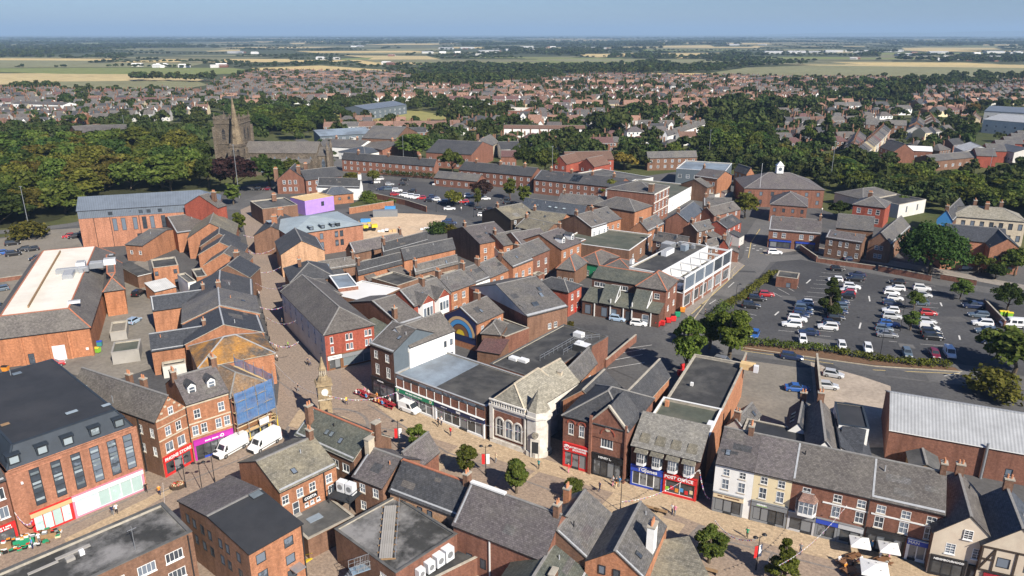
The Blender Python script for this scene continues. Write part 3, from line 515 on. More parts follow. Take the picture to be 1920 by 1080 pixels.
# farmland to the horizon
for mat,pts in (('field_straw',[(-1009.4,1201.5),(-879.0,1332.0),(-631.0,1350.3),(-432.1,1119.0),(-549.4,1106.3),(-657.2,1069.9),(-768.6,909.6)]),('field_green',[(-1102.9,1516.7),(-783.3,1564.8),(-549.4,1540.4),(-426.9,1350.3),(-499.4,1296.9),(-759.0,1314.2),(-1039.8,1428.8)]),
                 ('field_olive',[(-679.1,1093.9),(-555.5,1119.0),(-450.2,1106.3),(-403.5,1024.9),(-404.3,927.0),(-455.8,876.6),(-551.9,927.0)]),('field_gold',[(-517.7,1540.4),(-412.0,1670.6),(-210.9,1428.8),(-191.6,1314.2),(-325.3,1314.2),(-448.3,1388.5)]),
                 ('field_gold',[(-434,2051),(-406,2286),(-149.8,1824.5),(-189.4,1729.0),(-314.2,1699.3)]),('field_straw',[(-536,2455),(-262,2396),(-149.0,1894.2),(-336,2051)]),('field_olive',[(325.3,1314.2),(472.1,1564.8),(698.3,1699.3),(1019.5,1540.4),(798.4,1201.5),(597.8,1172.7),(446.8,1201.5)]),
                 ('field_straw',[(605.2,1699.3),(907.4,1791.5),(1129.0,1699.3),(1024.8,1540.4),(720.5,1642.8)]),('field_gold',[(69,2009),(210,2051),(371,2051),(299.6,1824.5),(146.3,1642.8),(55.4,1616.0)]),('field_gold',[(123.6,1332.0),(222.7,1350.3),(347.9,1332.0),(340.9,1201.5),(228.9,1231.7),(128.8,1247.4)]),
                 ('field_straw',[(213,2396),(439,2799),(410,2455),(244,2235)]),('field_dull',[(31,2286),(208,2340),(146,2139),(36,2094)]),('field_dull',[(349.4,1759.7),(549.4,1824.5),(484.1,1642.8),(327.0,1590.0)]),('field_straw',[(515,2517),(632,2651),(542,2235),(453,2139)]),
                 ('field_straw',[(-1308.6,1894.2),(-1305,2009),(-1118.8,1729.0),(-1137.0,1642.8)]),('field_dull',[(-883,2051),(-789,2139),(-699.6,1894.2),(-788.4,1858.7)]),('field_straw',[(-1648,5782),(-1332,6133),(-1157,5323),(-1408,5056)]),('field_straw',[(836,4394),(1182,4702),(1044,4040),(766,3884)]),
                 ('field_straw',[(1857,3739),(2445,4040),(2106,3363),(1588,3152)]),('field_dull',[(1197,2582),(1745,2723),(1501,2340),(1077,2286)]),('field_straw',[(1249,3056),(1459,3152),(1334,2880),(1164,2799)]),('field_dull',[(-2878,4814),(-2783,5323),(-2403,4594),(-2489,4210)]),('field_green',[(-468,2139),(-397,2235),(-378,2051),(-439,2009)]),('field_green',[(365.1,1263.5),(430.2,1201.5),(383.3,1158.8),(343.3,1186.9)]),
                 ('field_straw',[(102,3739),(385,4040),(355,3480),(89,3254)]),('field_straw',[(-1285,3254),(-1167,3363),(-1061,3056),(-1151,2965)]),('field_dull',[(-616,3480),(-356,3739),(-279,3152),(-505,2965)])):
    sheet('field',pts,.35,mat)
# low ridge on the far right horizon
b=MB();n=60;xs=np.linspace(7000,40000,n);zz=[285*(1-math.exp(-(i/n)*3.2))*(.85+.15*math.sin(i*.37)+.06*math.sin(i*1.3))+1 for i in range(n)]
for i in range(n-1):
    for (ya,ka,yb,kb) in ((24000,0,27000,1),(27000,1,32000,.2)):b.poly([(xs[i],ya,zz[i]*ka),(xs[i+1],ya,zz[i+1]*ka),(xs[i+1],yb,zz[i+1]*kb),(xs[i],yb,zz[i]*kb)],'hill')
tag(b.build('hills',smooth=True),kind='structure')
# ---------------------------------------------------------------- buildings
V2=lambda p:Vector((p[0],p[1]))
def off(A,B,dx,dy):
    "point dx metres along A to B and dy metres to its left"
    A=V2(A);B=V2(B);u=(B-A).normalized();q=A+u*dx+Vector((-u.y,u.x))*dy;return (q.x,q.y)
def lerp(A,B,t):return (A[0]+(B[0]-A[0])*t,A[1]+(B[1]-A[1])*t)
def gr(name,label,R1,R2,E,h,rise,wall='brick_orange',roofm='slate_grey',wins=(),**k):
    "a ridged block surveyed by its ridge R1 to R2 and one eave point E to the right of it (or the half width in metres)"
    a=V2(R1);c=V2(R2);u=(c-a).normalized();n=Vector((u.y,-u.x));hw=E if isinstance(E,(int,float)) else abs((V2(E)-a).dot(n))
    A=a+n*hw;B=c+n*hw;return building(name,label,tuple(A),tuple(B),h,2*hw,k.pop('kind','gable'),rise,wall,roofm,wins,**k)
def dist(a,b):return math.hypot(a[0]-b[0],a[1]-b[1])
# -- big brick block, lower left
A,B=(-66.21,84.47),(-54.95,96.86)
r=building('retail_block','large modern brick block with a charcoal mansard roof and tall dark window strips',A,B,10.7,30,'mansard',2.7,'brick_pink','sheet_charcoal',[W('f',(.19,.345,.495,.64,.78,.91),4.3,1.25,5.6,'strip'),W('r',5,(4.3,7.2),1.0,1.5,'dark')],ov=-.35,inset=1.5,top='felt_black',rim='sheet_charcoal',ridge='sheet_charcoal',edge='brick_pink')
w=r['w']
boxes(r,'cornice',[(.1,-.12,10.45,w - .1,-.003,10.7),(.3,-.1,9.95,w - .3,-.003,10.08)],'brick_pink')
for k in (.19,.345,.495,.64,.78,.91):
    for z in (5.0,6.9,7.5,9.0):b=MB();b.box(k*w - .5,-.03,z,k*w+.5,.05,z+.32,'glass_pale');b.build('spandrel',r)
for k in (.085,.285,.475,.685,.88):dormer(r,k*w,.55,11.15,1.5,1.35,1.3,'sheet_charcoal','sheet_charcoal',pitched=False,kind='palex')
shop(r,.09,.4,'buff',None,panes=4,top=3.6,fh=.7,pil='red',frame='paint_red',glass='glass_frost',riser=.3)
shop(r,.4,.985,'white',None,panes=6,top=3.6,fh=.7,pil='pink',frame='frame_white',glass='glass_frost',riser=.35)
for (x,y,ww,hh,m) in ((.62,5.5,1.7,1.0,'glass_pale'),(.87,4.1,1.3,1.0,'glass_pale'),(.17,8.5,1.2,1.0,'timber'),(.55,26,1.4,1.2,'glass_pale')):rooflight(r,x*w,y,13.42,0,ww,hh,mat=m)
b=MB();b.cyl((.87*w+1,4.2,13.4),(.87*w+1,4.2,14.6),.06,.06,6,'steel');b.build('vent_pipe',r);b=MB();b.cyl((.5*w,26.2,13.4),(.5*w,26.2,14.4),.06,.06,6,'steel');b.build('vent_pipe',r)
b=MB();b.box(1.4,-.35,8.4,1.65,-.01,8.65,'paint_white');b.build('security_camera',r)
r=building('corner_shop','old brick shop cut by the left edge of the picture, red fascia',off(A,B,-14,.3),off(A,B,-.1,.3),9.6,12,'gable',3,'brick_red','slate_dark',[W('f',(.55,.74,.93),(4.2,7.0),1.1,1.7,'case'),W('r',2,5,.9,1.4)])
f=shop(r,.5,.995,'red',None,panes=3,pil='red');marks(f,r['w']*.75,-.265,3.08,r['w']*.4,.26,'paint_white',3);marks(f,r['w']*.75,-.265,2.74,r['w']*.4,.22,'paint_white',4)
# -- phone shop, gable to the street
A,B=(-53.52,99.63),(-50.97,104.33);d=dist((-54.78,101.98),(-71.16,115.12))
r=building('gabled_shop','narrow orange brick gabled shop with a red phone shop front and long slate roof',A,B,9.9,d,'gfront',3.0,{'*': 'brick_orange','l': 'brick_brown'},'slate_brown',[W('f',(.33,.68),6.7,.95,1.5),W('f',(.3,.7),4.0,1.35,1.6,'case'),W('f',(.5,),9.9,.85,1.25),W('l',8,(3.6,6.8),.8,1.5)],verge=.05,chim=((1.0,.45,9.9,2.6,.7,1.0,2),(1.0,.62,9.9,2.6,.7,1.0,2)))  # left wall: same orange brick, its shade put in as a browner brick
w=r['w'];boxes(r,'string_course',[(.02,-.09,6.25,w - .02,-.003,6.45),(.02,-.09,8.5,w - .02,-.003,8.62),(.02,-.07,9.65,w - .02,-.003,9.85)],'stone_buff')
for s in (-1,1):
    for k in range(4):b=MB();b.box(-.2,-.12,0,.2,-.003,.3,'stone_buff');o=b.build('gable_stone',r);o.location=(w/2+s*(w/2 - .35-k*.75),0,9.95+k*.75*3/(w/2)*.98 - .25)
f=shop(r,.01,.99,'red','PHONE STORE',panes=3,door=1,top=3.5,fh=.95,size=.72,frame='paint_red',bold=.02);pipe(r,.99,0,9.7);pipe(r,.8,0,9.6,'l');pipe(r,.35,0,9.6,'l')
rooflight(r,.2*w,d*.86,11.1,-.72,.7,1.0,'y')
# -- purple shop
A2,B2=(-50.95,104.40),(-45.81,108.90)
r=building('brick_shop','three storey orange brick shop with a purple fascia and two white dormers',A2,B2,10.2,9.5,'gable',2.9,'brick_orange','slate_purple',[W('f',(.22,.78),7.3,1.0,1.55),W('f',(.13,.33,.67,.87),4.5,.95,1.65)],verge=0,chim=((.02,.5,12.4,1.8,.8,1.1,3),(.97,.55,12.4,2.2,.9,1.5,4)))
w=r['w'];boxes(r,'string_course',[(.02,-.09,6.5,w - .02,-.003,6.72),(.02,-.09,4.15,w - .02,-.003,4.3),(.02,-.12,9.7,w - .02,-.003,9.95)],'stone_buff')
for k in (.25,.7):dormer(r,k*w,1.5,11.0,1.25,1.35,2.2,'frame_white','slate_dark')
f=shop(r,.03,.97,'purple',None,panes=5,door=0,top=3.6,fh=.9,pil='purple',base='blue');marks(f,w*.47,-.265,3.12,2.4,.26,'paint_white',5);o=MB();o.cyl((w*.7,-.28,3.2),(w*.7,-.261,3.2),.3,.3,14,'paint_white');o.cyl((w*.7,-.29,3.2),(w*.7,-.281,3.2),.16,.16,12,'paint_purple');o.build('logo_ring',f);pipe(r,.99,0,10)
# -- corner building in scaffold
slatemat('slate_orange',(.13,.115,.1),(.62,.28,.03),.8);slatemat('slate_rust',(.17,.145,.125),(.5,.25,.05),.45)
r=building('corner_house','corner building under repair with orange lichen on its hipped slate roof',off(A2,B2,dist(A2,B2)+.1,0),(-41.40,114.55),9.0,11.5,'hip',2.3,{'*': 'brick_red','r': 'stone_pale'},'slate_rust',[W('f',(.25,.7),(4.2,6.6),1.0,1.4),W('r',3,(4.2,6.6),1.0,1.4)])
shop(r,.04,.96,'brown',None,panes=4,pil='cream',riser=.6);shop(r,.1,.9,'brown',None,sd='r',panes=3,pil='cream')
SCAF=(r.location.xy.copy(),r.rotation_euler.z,r['w'],r['d'])
# -- flat-roofed block, bottom left
Bp=(-37.87,74.34);Ap=(-45.21,66.72);d=dist(Bp,(-43.97,80.12));A=off(Bp,Ap,24,0)
r=building('flat_roofed_block','brick block with a patched black flat roof and white casements at the bottom left',A,Bp,9.2,d,'flat',0,'brick_brown','felt_patched',[W('f',(.38,.5,.63,.77,.9),(3.9,6.5),2.0,1.3,'case'),W('r',3,(3.9,6.5),1.0,1.3,'case')],ph=.35,pt=.35,cop='felt_grey')
w=r['w'];pipe(r,.975,0,9);b=MB();b.cyl((0,0,0),(0,0,3.2),.04,.03,6,'steel');b.box(-.5,-.03,2.7,.5,.03,2.76,'steel');part_at(r,'aerial',b,w*.76,2,8.85)
for (x,y,sx,sy,sz,m) in ((.5,d*.6,.9,.7,.35,'concrete'),(.56,d*.62,.5,.5,.6,'paint_white'),(.47,d*.75,3.6,.5,.12,'concrete'),(.35,d*.7,3.0,.4,.1,'concrete')):b=MB();b.box(0,0,0,sx,sy,sz,m);part_at(r,'roof_upstand',b,x*w,y,8.86)
# -- dark-roofed block right of it
A,B=(-30.48,71.83),(-25.82,77.49);d=dist(A,(-41.40,83.66))
r=building('brick_offices','brown brick offices with one slate slope and one smooth charcoal slope',A,B,8,d,'gable',1.1,{'*': 'brick_brown','f': 'brick_orange'},'felt_black',[W('f',(.2,.72),(1.2,3.4,5.9),1.3,1.35,'dark'),W('l',(.12,.22,.34,.45,.6,.7,.85),(3.2,5.6),.9,1.4,'dark')],rp=.54,verge=.1)
w=r['w'];b=MB();sl=1.1/(d*.46);b.poly([(-.12,d*.54+.05,9.255),(w+.12,d*.54+.05,9.255),(w+.12,d+.3,8.17 - .3*sl),(-.12,d+.3,8.17 - .3*sl)],'slate_purple');b.build('slate_slope',r)
rooflight(r,w*.86,d*.5,9.2,.1,1.6,1.3);pipe(r,.98,0,7.8);b=MB();b.box(w-2.4,-1.4,2.8,w - .9,0,2.95,'steel');b.build('canopy',r)
st=MB()
for k in range(8):st.box(0,k*.3,1.6-k*.2,1.2,k*.3+.3,1.6-k*.2+.06,'paint_yellow')
for s in (0,1.14):st.bar((s+.03,0,2.5),(s+.03,2.4,.9),.06,.06,'paint_yellow')
part_at(r,'escape_stair',st,w+.2,.6,0)
# -- coffee shop with the white lettered board
A,B=(-30.74,84.73),(-24.74,91.31);hd=dist((-30.64,84.85),(-34.46,88.55))
r=building('coffee_shop','brown brick coffee shop with a mossy slate roof and dark lettered board',A,B,7.6,hd*2,'gable',2.4,'brick_orange','slate_lichen',[W('f',(.08,.33,.55,.85),5.4,1.0,1.35),W('f',(.24,),2.9,1.0,2.1,'wdoor'),W('f',(.42,.52,.63),3.5,.55,.55,'case'),W('f',(.88,),3.6,1.0,1.3,'case'),W('r',2,5.4,.9,1.3)],verge=.1)
w=r['w'];b=MB();b.box(.36*w,-.12,4.3,.62*w,-.003,5.15,'paint_black');o=b.build('sign_board',r);lettering(o,'COSTA',Matrix.Translation((.49*w,-.13,4.72)),.58,'paint_white',bold=.015);pipe(r,.76,0,7.5)
r2=building('flat_extension','low flat-roofed extension with a weathered grey roof below the coffee shop',(-26.35,80.70),(-21.35,85.64),3.2,9.5,'flat',0,'brick_brown','felt_grey',ph=.2)
w2=r2['w']
for (x,y,sx,sy,sz,m) in ((.15,5.5,1.3,.9,.15,'concrete'),(.3,3.0,2.0,1.2,.1,'felt_blue'),(.38,7.4,1.5,.9,.9,'timber_pale'),(.02,4,.15,4,.5,'felt_dark')):b=MB();b.box(0,0,0,sx,sy,sz,m);part_at(r2,'roof_upstand',b,x*w2,y,3.01)
def aircon(loc,rz,label,s=1.0,z0=0,face=True):
    t=empty('air_conditioner',(*loc,z0),rz);tag(t,label,'air conditioner','outdoor air conditioning units');b=MB();b.box(-.5*s,-.4*s,.1,.5*s,.4*s,1.35*s,'steel_white');b.build('casing',t)
    for k in (-.4,.4):b=MB();b.box(k*s - .05,-.45*s,0,k*s+.05,.45*s,.1,'frame_dark');b.build('foot',t)
    b=MB();b.cyl((0,-.4*s - .03,.75*s),(0,-.4*s,.75*s),.34*s,.34*s,14,'steel');b.build('fan_grille',t);return t
p=MB();p.box(-1.9,-1.6,0,1.9,1.6,.18,'frame_dark')
for sx in (-1.8,1.8):
    for sy in (-1.5,1.5):p.box(sx - .06,sy - .06,-1.0,sx+.06,sy+.06,1.1,'frame_dark')
for sx in (-1.8,1.8):p.bar((sx,-1.5,1.05),(sx,1.5,1.05),.06,.06,'frame_dark')
px=(-23.25,89.49);o=p.build('plant_platform');o.location=(*px,4.0);o.rotation_euler.z=-.45;tag(o,'black steel platform carrying two air conditioning units','platform')
aircon(off(px,(px[0]+1,px[1] - .48),-.75,.3),-.45,'left air conditioning unit on the black platform by the coffee shop',1.25,4.18);aircon(off(px,(px[0]+1,px[1] - .48),.75,.3),-.45,'right air conditioning unit on the black platform by the coffee shop',1.25,4.18)
# -- green slate building by the clock tower
r=gr('slate_shop','brick shop with a greenish slate roof and two small rooflights by the clock tower',(-30.80,103.69),(-20.47,96.33),(-22.41,93.06),7.2,2.7,'brick_brown','slate_green',[W('f',(.5,.68,.86),4.6,1.4,1.3,'case'),W('r',(.35,.65),4.5,.8,1.3)],ridge='ridge_clay',chim=((.1,.25,8.0,3.6,.8,1.0,2),(1.0,.62,8.5,2.6,.9,1.1,0)),edge='render_pale',chm='brick_brown')
for k in (.42,.5):rooflight(r,r['w']*k,r['d']*.22,8.5,.55,.75,.9)
r=gr('slate_shop','low brown slate roofed shop tucked between the green roof and the red ridge',(-20.13,94.04),(-15.52,91.19),(-21.94,90.37),6.3,2.4,'brick_brown','slate_purple',[W('f',(.3,.75),(1.4,4.2),1.0,1.4)],chim=((.0,.45,8.0,2.4,.8,1.2,0),),chm='stone_buff')
r=building('slate_porch','small purple slate roof with a white gable beside the first street tree',(-17.39,95.44),(-14.28,93.75),5,6.5,'gfront',2.6,{'*': 'brick_red','f': 'render_white'},'slate_purple',[W('r',1,2.5,.8,1.2)])
r=gr('slate_shop','long slate roofed shop with a bright red ridge line facing the street trees',(-14.96,89.97),(-5.45,84.29),(-7.72,81.94),6.2,3.0,'brick_buff','slate_dark',[W('f',(.2,.45,.6),4.4,.9,1.0,'dark'),W('b',5,4.0,1.0,1.4)],ridge='ridge_clay')
r=gr('slate_shop','large plain slate roofed building with red brick back wall and white downpipes',(-5.24,83.20),(5.92,76.43),(0.64,74.72),6.4,3.6,'brick_red','slate_purple',[W('f',(.18,.34,.62),1.4,.9,1.5,'dark'),W('f',(.82,),0.1,1.1,2.3,'door')],ridge='ridge_grey')
w=r['w'];pipe(r,.42,0,6.2,mat='frame_white');pipe(r,.97,0,6.2,mat='frame_white');b=MB();b.box(0,r['d']*.5 - .3,10.15,5.2,r['d']*.5+.3,10.4,'frame_white');b.build('ridge_flashing',r)
# -- flat roof with the walkway
A,B=(-13.61,71.96),(-6.94,79.24);d=dist((-23.02,79.77),A)
r=building('flat_roofed_store','flat roofed brick store with pooled water stains and a plank walkway',A,B,5.2,d,'flat',0,{'*': 'brick_brown','f': 'brick_red'},'felt_patched',[W('l',(.8,),3.2,1.2,.6)],ph=.25,cop='felt_grey');w=r['w']
yd=building('flat_extension','low dark flat roof below the red brick back wall with white units',(-10.22,73.26),(-3.70,78.28),2.8,8,'flat',0,'brick_red','felt_dark',ph=.2)
for k,nm in enumerate(('nearest','second','third','farthest')):q=off(A,B,w*(.33+k*.15),-.5);aircon(q,math.atan2(B[1]-A[1],B[0]-A[0]),nm+' of the four white units on the red brick wall',1.0+.12*k,2.85)
t=empty('roof_walkway',(*(-15.28,74.54),5.0),0);tag(t,'weathered plank walkway with pipe rails crossing the flat roof','walkway');e=V2((-16.43,86.25))-V2((-15.28,74.54));L=e.length;t.rotation_euler.z=math.atan2(e.y,e.x)
pl=MB();pl.box(0,-.12,0,2.6,.12,.06,'concrete');pm=pl.mesh('plank');n=int(L/2.65)
for i in range(n):
    for j in range(6):o=obj('plank',pm,t,(i*2.65+(j%2)*.04,-.75+j*.27,.25+rnd.uniform(-.015,.02)))
for i in range(0,n*2+1):
    b=MB();b.box(-.06,-1.3,.05,.06,1.0,.2,'timber');part_at(t,'bearer',b,i*1.32,0,0)
    b=MB();b.bar((0,-1.25,.1),(0,-1.25,.75),.06,.06,'steel');part_at(t,'rail_post',b,i*1.32,0,0)
b=MB();b.bar((0,-1.25,.75),(L,-1.25,.75),.05,.05,'steel');b.bar((0,-1.25,.45),(L,-1.25,.45),.05,.05,'steel');b.build('rail',t)
# steel stair landing in the yard below
t=empty('steel_stair',(*(-17.70,75.85),0),.5);tag(t,'galvanised steel escape stair with caged landing at the bottom of the picture','stair')
b=MB();b.box(-2.2,-.7,3.0,4.6,.7,3.1,'steel_blue');b.build('landing',t);b=MB()
for x in np.arange(-2.2,4.7,.75):
    for y in (-.7,.7):b.bar((x,y,3.1),(x,y,4.2),.05,.05,'steel')
for y in (-.7,.7):b.bar((-2.2,y,4.2),(4.6,y,4.2),.05,.05,'steel');b.bar((-2.2,y,3.65),(4.6,y,3.65),.04,.04,'steel')
b.build('guard_rail',t)
for x,y in ((-2.1,-.6),(-2.1,.6),(4.5,-.6),(4.5,.6)):b=MB();b.bar((x,y,0),(x,y,3),.1,.1,'steel_blue');b.build('post',t)
for k in range(12):b=MB();b.box(-2.3-k*.26,-.6,2.8-k*.24,-2.05-k*.26,.6,2.84-k*.24,'steel');b.build('tread',t)
g=MB()
for k in range(9):g.bar((-1.6+k*.2,-.65,3.1),(-1.6+k*.2,-.65,5.4),.03,.03,'steel')
for z in (3.5,4.4,5.3):g.bar((-1.6,-.65,z),(0,-.65,z),.04,.04,'steel')
g.build('gate',t)
# -- pair of parallel slate roofs at bottom centre
r=gr('twin_gabled_shop','left of two parallel grey slate roofs at bottom centre, orange chimney pots',(5.36,75.24),(9.53,83.61),3.95,6,2.6,'brick_brown','slate_grey',[W('l',(.35,.65),3.5,1,1.4)],chim=((.8,.72,7.4,2.2,.9,.8,3),),pot='pot_clay',chm='brick_orange',ov=.02)
r=gr('twin_gabled_shop','right of two parallel slate roofs, brick gable and tall white chimney',(11.84,71.54),(16.34,81.04),3.55,6,2.6,'brick_orange','slate_grey',[W('l',(.3,.55),5.0,.85,1.2,'dark')],chim=((.48,.08,5.8,4.0,1.5,.9,4),),chm='render_white',ov=.02)
r=gr('slate_outbuilding','dark brown slate outbuilding with a brick vent stack at the bottom edge',(2.42,69.65),(5.31,75.95),4.4,4.2,2.4,'brick_brown','slate_green',chim=((.25,.3,5.2,1.4,1.4,.6,0),))
r=building('lean_to','mossy low slate lean-to at the bottom edge right of the white chimney',(16.76,71.60),(23.48,72.95),3.6,6,'mono',1.2,'brick_brown','slate_lichen')
r=building('lean_to','dark flat porch roof beside the white chimney',(16.96,73.65),(19.63,75.17),3.4,5,'flat',0,'brick_brown','felt_dark')
# -- north side of the street -------------------------------------------------------------------------
A,B=(-26.5,128.3),(-21.47,124.20);h=10.3
r=building('public_house','tall brick pub with black ground floor, grey gable wall and white rear wing',A,B,h,11.5,'gable',2.7,{'*': 'brick_dark','r': 'render_grey'},'slate_brown',[W('f',(.25,.72),7.9,.95,1.5),W('f',(.28,.74),4.7,1.0,2.1),W('r',(.34,),9.3,.7,.7)],ov=.2,verge=.05)
shop(r,.0,1.0,'black',None,panes=3,door=1,top=3.9,fh=.8,riser=.6);w=r['w'];marks(r,w*.42,-.265,3.5,1.9,.28,'paint_white',6)
gr('','',(-21.8,129.5),(-14.1,137.9),(-11.2,135.3),10.2,2.7,{'*': 'render_white','b': 'brick_red'},'slate_brown',[W('f',(.78,.92),(4.6,7.4),.7,1.3,'dark')],into=r,pre='wing_',verge=.05,far=False)
A,B=(-21.37,124.20),(-4.33,111.31);h=6.2
r=building('panelled_shops','long flat roofed shops with red wall panels, green and navy fascias',A,B,h,13,'flat',0,'brick_brown','felt_dark',ph=.25,cop='lead');w=r['w']
for k in range(11):b=MB();x=.25+k*(w - .5)/11;b.box(x+.08,-.08,3.9,x+(w - .5)/11 - .08,-.003,5.2,'brick_red');b.build('wall_panel',r);m=MB();m.box(x - .06,-.14,3.7,x+.06,-.003,5.35,'frame_white');m.build('mullion',r);c=MB();c.box(x+.1,-.07,5.4,x+(w - .5)/11 - .1,-.003,5.95,'glass');c.build('clerestory_pane',r)
f=shop(r,.01,.45,'green',None,panes=5,door=2,top=3.7,fh=.85,frame='frame_white',out=.25,pil='white');marks(f,w*.23,-.375,3.25,4.2,.25,'paint_white',7)
for k in (.04,.42):o=MB();o.cyl((w*k,-.39,3.27),(w*k,-.371,3.27),.32,.32,14,'paint_white');o.cyl((w*k,-.4,3.27),(w*k,-.391,3.27),.2,.2,12,'paint_limegreen');o.build('logo_disc',f)
f=shop(r,.46,.99,'navy',None,panes=6,door=3,top=3.7,fh=.85,frame='steel_white',out=.25,pil='white');marks(f,w*.725,-.375,3.27,1.0,.42,'paint_white',8);marks(f,w*.57,-.375,3.25,1.4,.16,'paint_white',9);marks(f,w*.88,-.375,3.25,1.2,.16,'paint_white',10)
b=MB();b.poly([(.3,.4,h - .24),(w*.44,.4,h - .24),(w*.44,12.7,h - .24),(.3,12.7,h - .24)],'felt_blue');b.build('roof_patch',r)
A3,B3=off(A,B,w*.55,13.02),off(A,B,w*1.06,13.02)
r2=building('deep_shop','very deep dark flat roofed shop unit with roof plant and handrails',A3,B3,6.6,25,'flat',0,'brick_red','felt_dark',ph=.2,cop='felt_grey');w2=r2['w']
for (x,y,sx,sy,sz,m) in ((.12,4,1.8,1.2,.5,'frame_white'),(.3,4.4,1.8,1.2,.5,'frame_white'),(.45,21,2.0,1.4,.9,'frame_white'),(.8,15,3.0,2.2,1.3,'felt_dark'),(.82,15.5,1.2,1.2,1.7,'steel_white'),(.7,17,1.6,1.0,.5,'steel')):b=MB();b.box(0,0,0,sx,sy,sz,m);b.box(.1,.1,sz,sx - .1,sy - .1,sz+.08,'steel_white');part_at(r2,'roof_plant',b,x*w2,y,6.42)
b=MB()
for (x0,y0,x1,y1) in ((w2*.6,7,w2*.6,19),(w2*.6,19,w2*.92,23),(w2*.78,12,w2*.78,21)):
    n=int(math.hypot(x1-x0,y1-y0)/1.5)
    for z in (.6,1.1):b.bar((x0,y0,6.4+z),(x1,y1,6.4+z),.06,.06,'steel')
    for k in range(n+1):b.bar((x0+(x1-x0)*k/n,y0+(y1-y0)*k/n,6.4),(x0+(x1-x0)*k/n,y0+(y1-y0)*k/n,7.5),.06,.06,'steel')
b.build('handrail',r2)
gr('slate_annex','weathered slate roofed annex with orange brick side wall behind the bank',(8.34,117.84),(14.6,130.4),(18.1,133.8),6,2.6,'brick_orange','slate_grey',[W('f',2,3.4,.9,1.2)],chim=((.0,.5,7.6,2.0,.9,.7,0),),chm='stone_buff')
# -- the bank
A,B=(-3.50,110.62),(2.18,106.74);h=7.6
r=building('bank','ornate pale stone corner bank with arched windows and stone slate roof',A,B,h,11,'hip',3.4,'stone_pale','slate_stone',[],ridge='stone_buff',edge='stone_pale',ov=.1,hipk=.55);w=r['w']
boxes(r,'plinth',[(-.15,-.15,0,w+.1,-.003,.9)],'stone_pale');boxes(r,'cornice',[(-.25,-.3,6.9,w+.2,-.003,7.25)],'stone_pale')
boxes(r,'brick_panel',[(.7,-.04,1.2,w - .2,-.003,6.2)],'brick_red');boxes(r,'pilaster',[(-.1,-.28,.9,.6,-.003,6.9),(w - .15,-.28,.9,w+.15,-.003,6.9)],'stone_pale')
for k in range(3):
    x=1.0+(k+.5)*(w-1.5)/3;aw=.62;b=MB();pts=[(x-aw,2.0),(x+aw,2.0),(x+aw,4.4)]+[(x+aw*math.cos(t),4.4+aw*math.sin(t)) for t in np.linspace(.25,math.pi - .25,7)]+[(x-aw,4.4)]
    b.poly([(p[0],-.1,p[1]) for p in pts],'glass');o=b.build('arched_window',r);s=MB();ar=[(x+(aw+.14)*math.cos(t),4.4+(aw+.14)*math.sin(t)) for t in np.linspace(0,math.pi,10)]
    for i in range(9):s.bar((ar[i][0],-.12,ar[i][1]),(ar[i+1][0],-.12,ar[i+1][1]),.22,.26,'stone_pale')
    for sx in (-1,1):s.box(x+sx*(aw+.14) - .13,-.2,1.9,x+sx*(aw+.14)+.13,-.041,4.4,'stone_pale')
    s.box(x - .04,-.13,2.0,x+.04,-.102,4.95,'frame_white');s.box(x-aw,-.13,3.6,x+aw,-.102,3.68,'frame_white');s.box(x-aw - .3,-.24,1.7,x+aw+.3,-.041,1.9,'stone_pale');s.build('window_surround',o)
bal=MB()
for k in range(14):bal.cyl((k*w/14+.3,-.15,7.3),(k*w/14+.3,-.15,8.0),.09,.09,6,'stone_pale')
bal.box(-.2,-.3,8.0,w+.1,0,8.2,'stone_pale');bal.build('balustrade',r)
bay=MB();oc=[(2.1*math.cos(t),2.1*math.sin(t)) for t in np.arange(8)*math.pi/4+math.pi/8];bay.prism(oc,0,8.0,'stone_pale');bay.prism([(x*1.12,y*1.12) for x,y in oc],6.9,7.25,'stone_pale');bay.prism([(x*1.1,y*1.1) for x,y in oc],0,.9,'stone_pale')
cb=part_at(r,'corner_bay',bay,w+1.3,1.7,0);rf=MB();z=[(x*.95,y*.95,8.0) for x,y in oc]
for i in range(8):rf.poly([z[i],z[(i+1)%8],(0,0,11.4)],'slate_stone')
rf.build('bay_roof',cb);dd=MB();dd.box(-.55,-2.12,.2,.55,-1.9,3.0,'frame_dark');dd.box(-.75,-2.16,3.0,.75,-1.9,3.5,'stone_pale');dd.box(-.75,-2.16,.05,-.55,-1.9,3.0,'stone_pale');dd.box(.55,-2.16,.05,.75,-1.9,3.0,'stone_pale');o=dd.build('door',cb);o.rotation_euler.z=.35
lt=MB();lt.cyl((0,-2.3,4.2),(0,-1.9,4.2),.55,.55,14,'slate_stone');o=lt.build('medallion',cb);o.rotation_euler.z=.35
building('','',off(A,B,w+.3,3.2),off(A,B,w+1.2,15.0),h - .3,8,'gable',3.2,'stone_pale','slate_stone',[W('f',3,3.5,1.0,2.2)],into=r,pre='wing_',ridge='stone_buff')
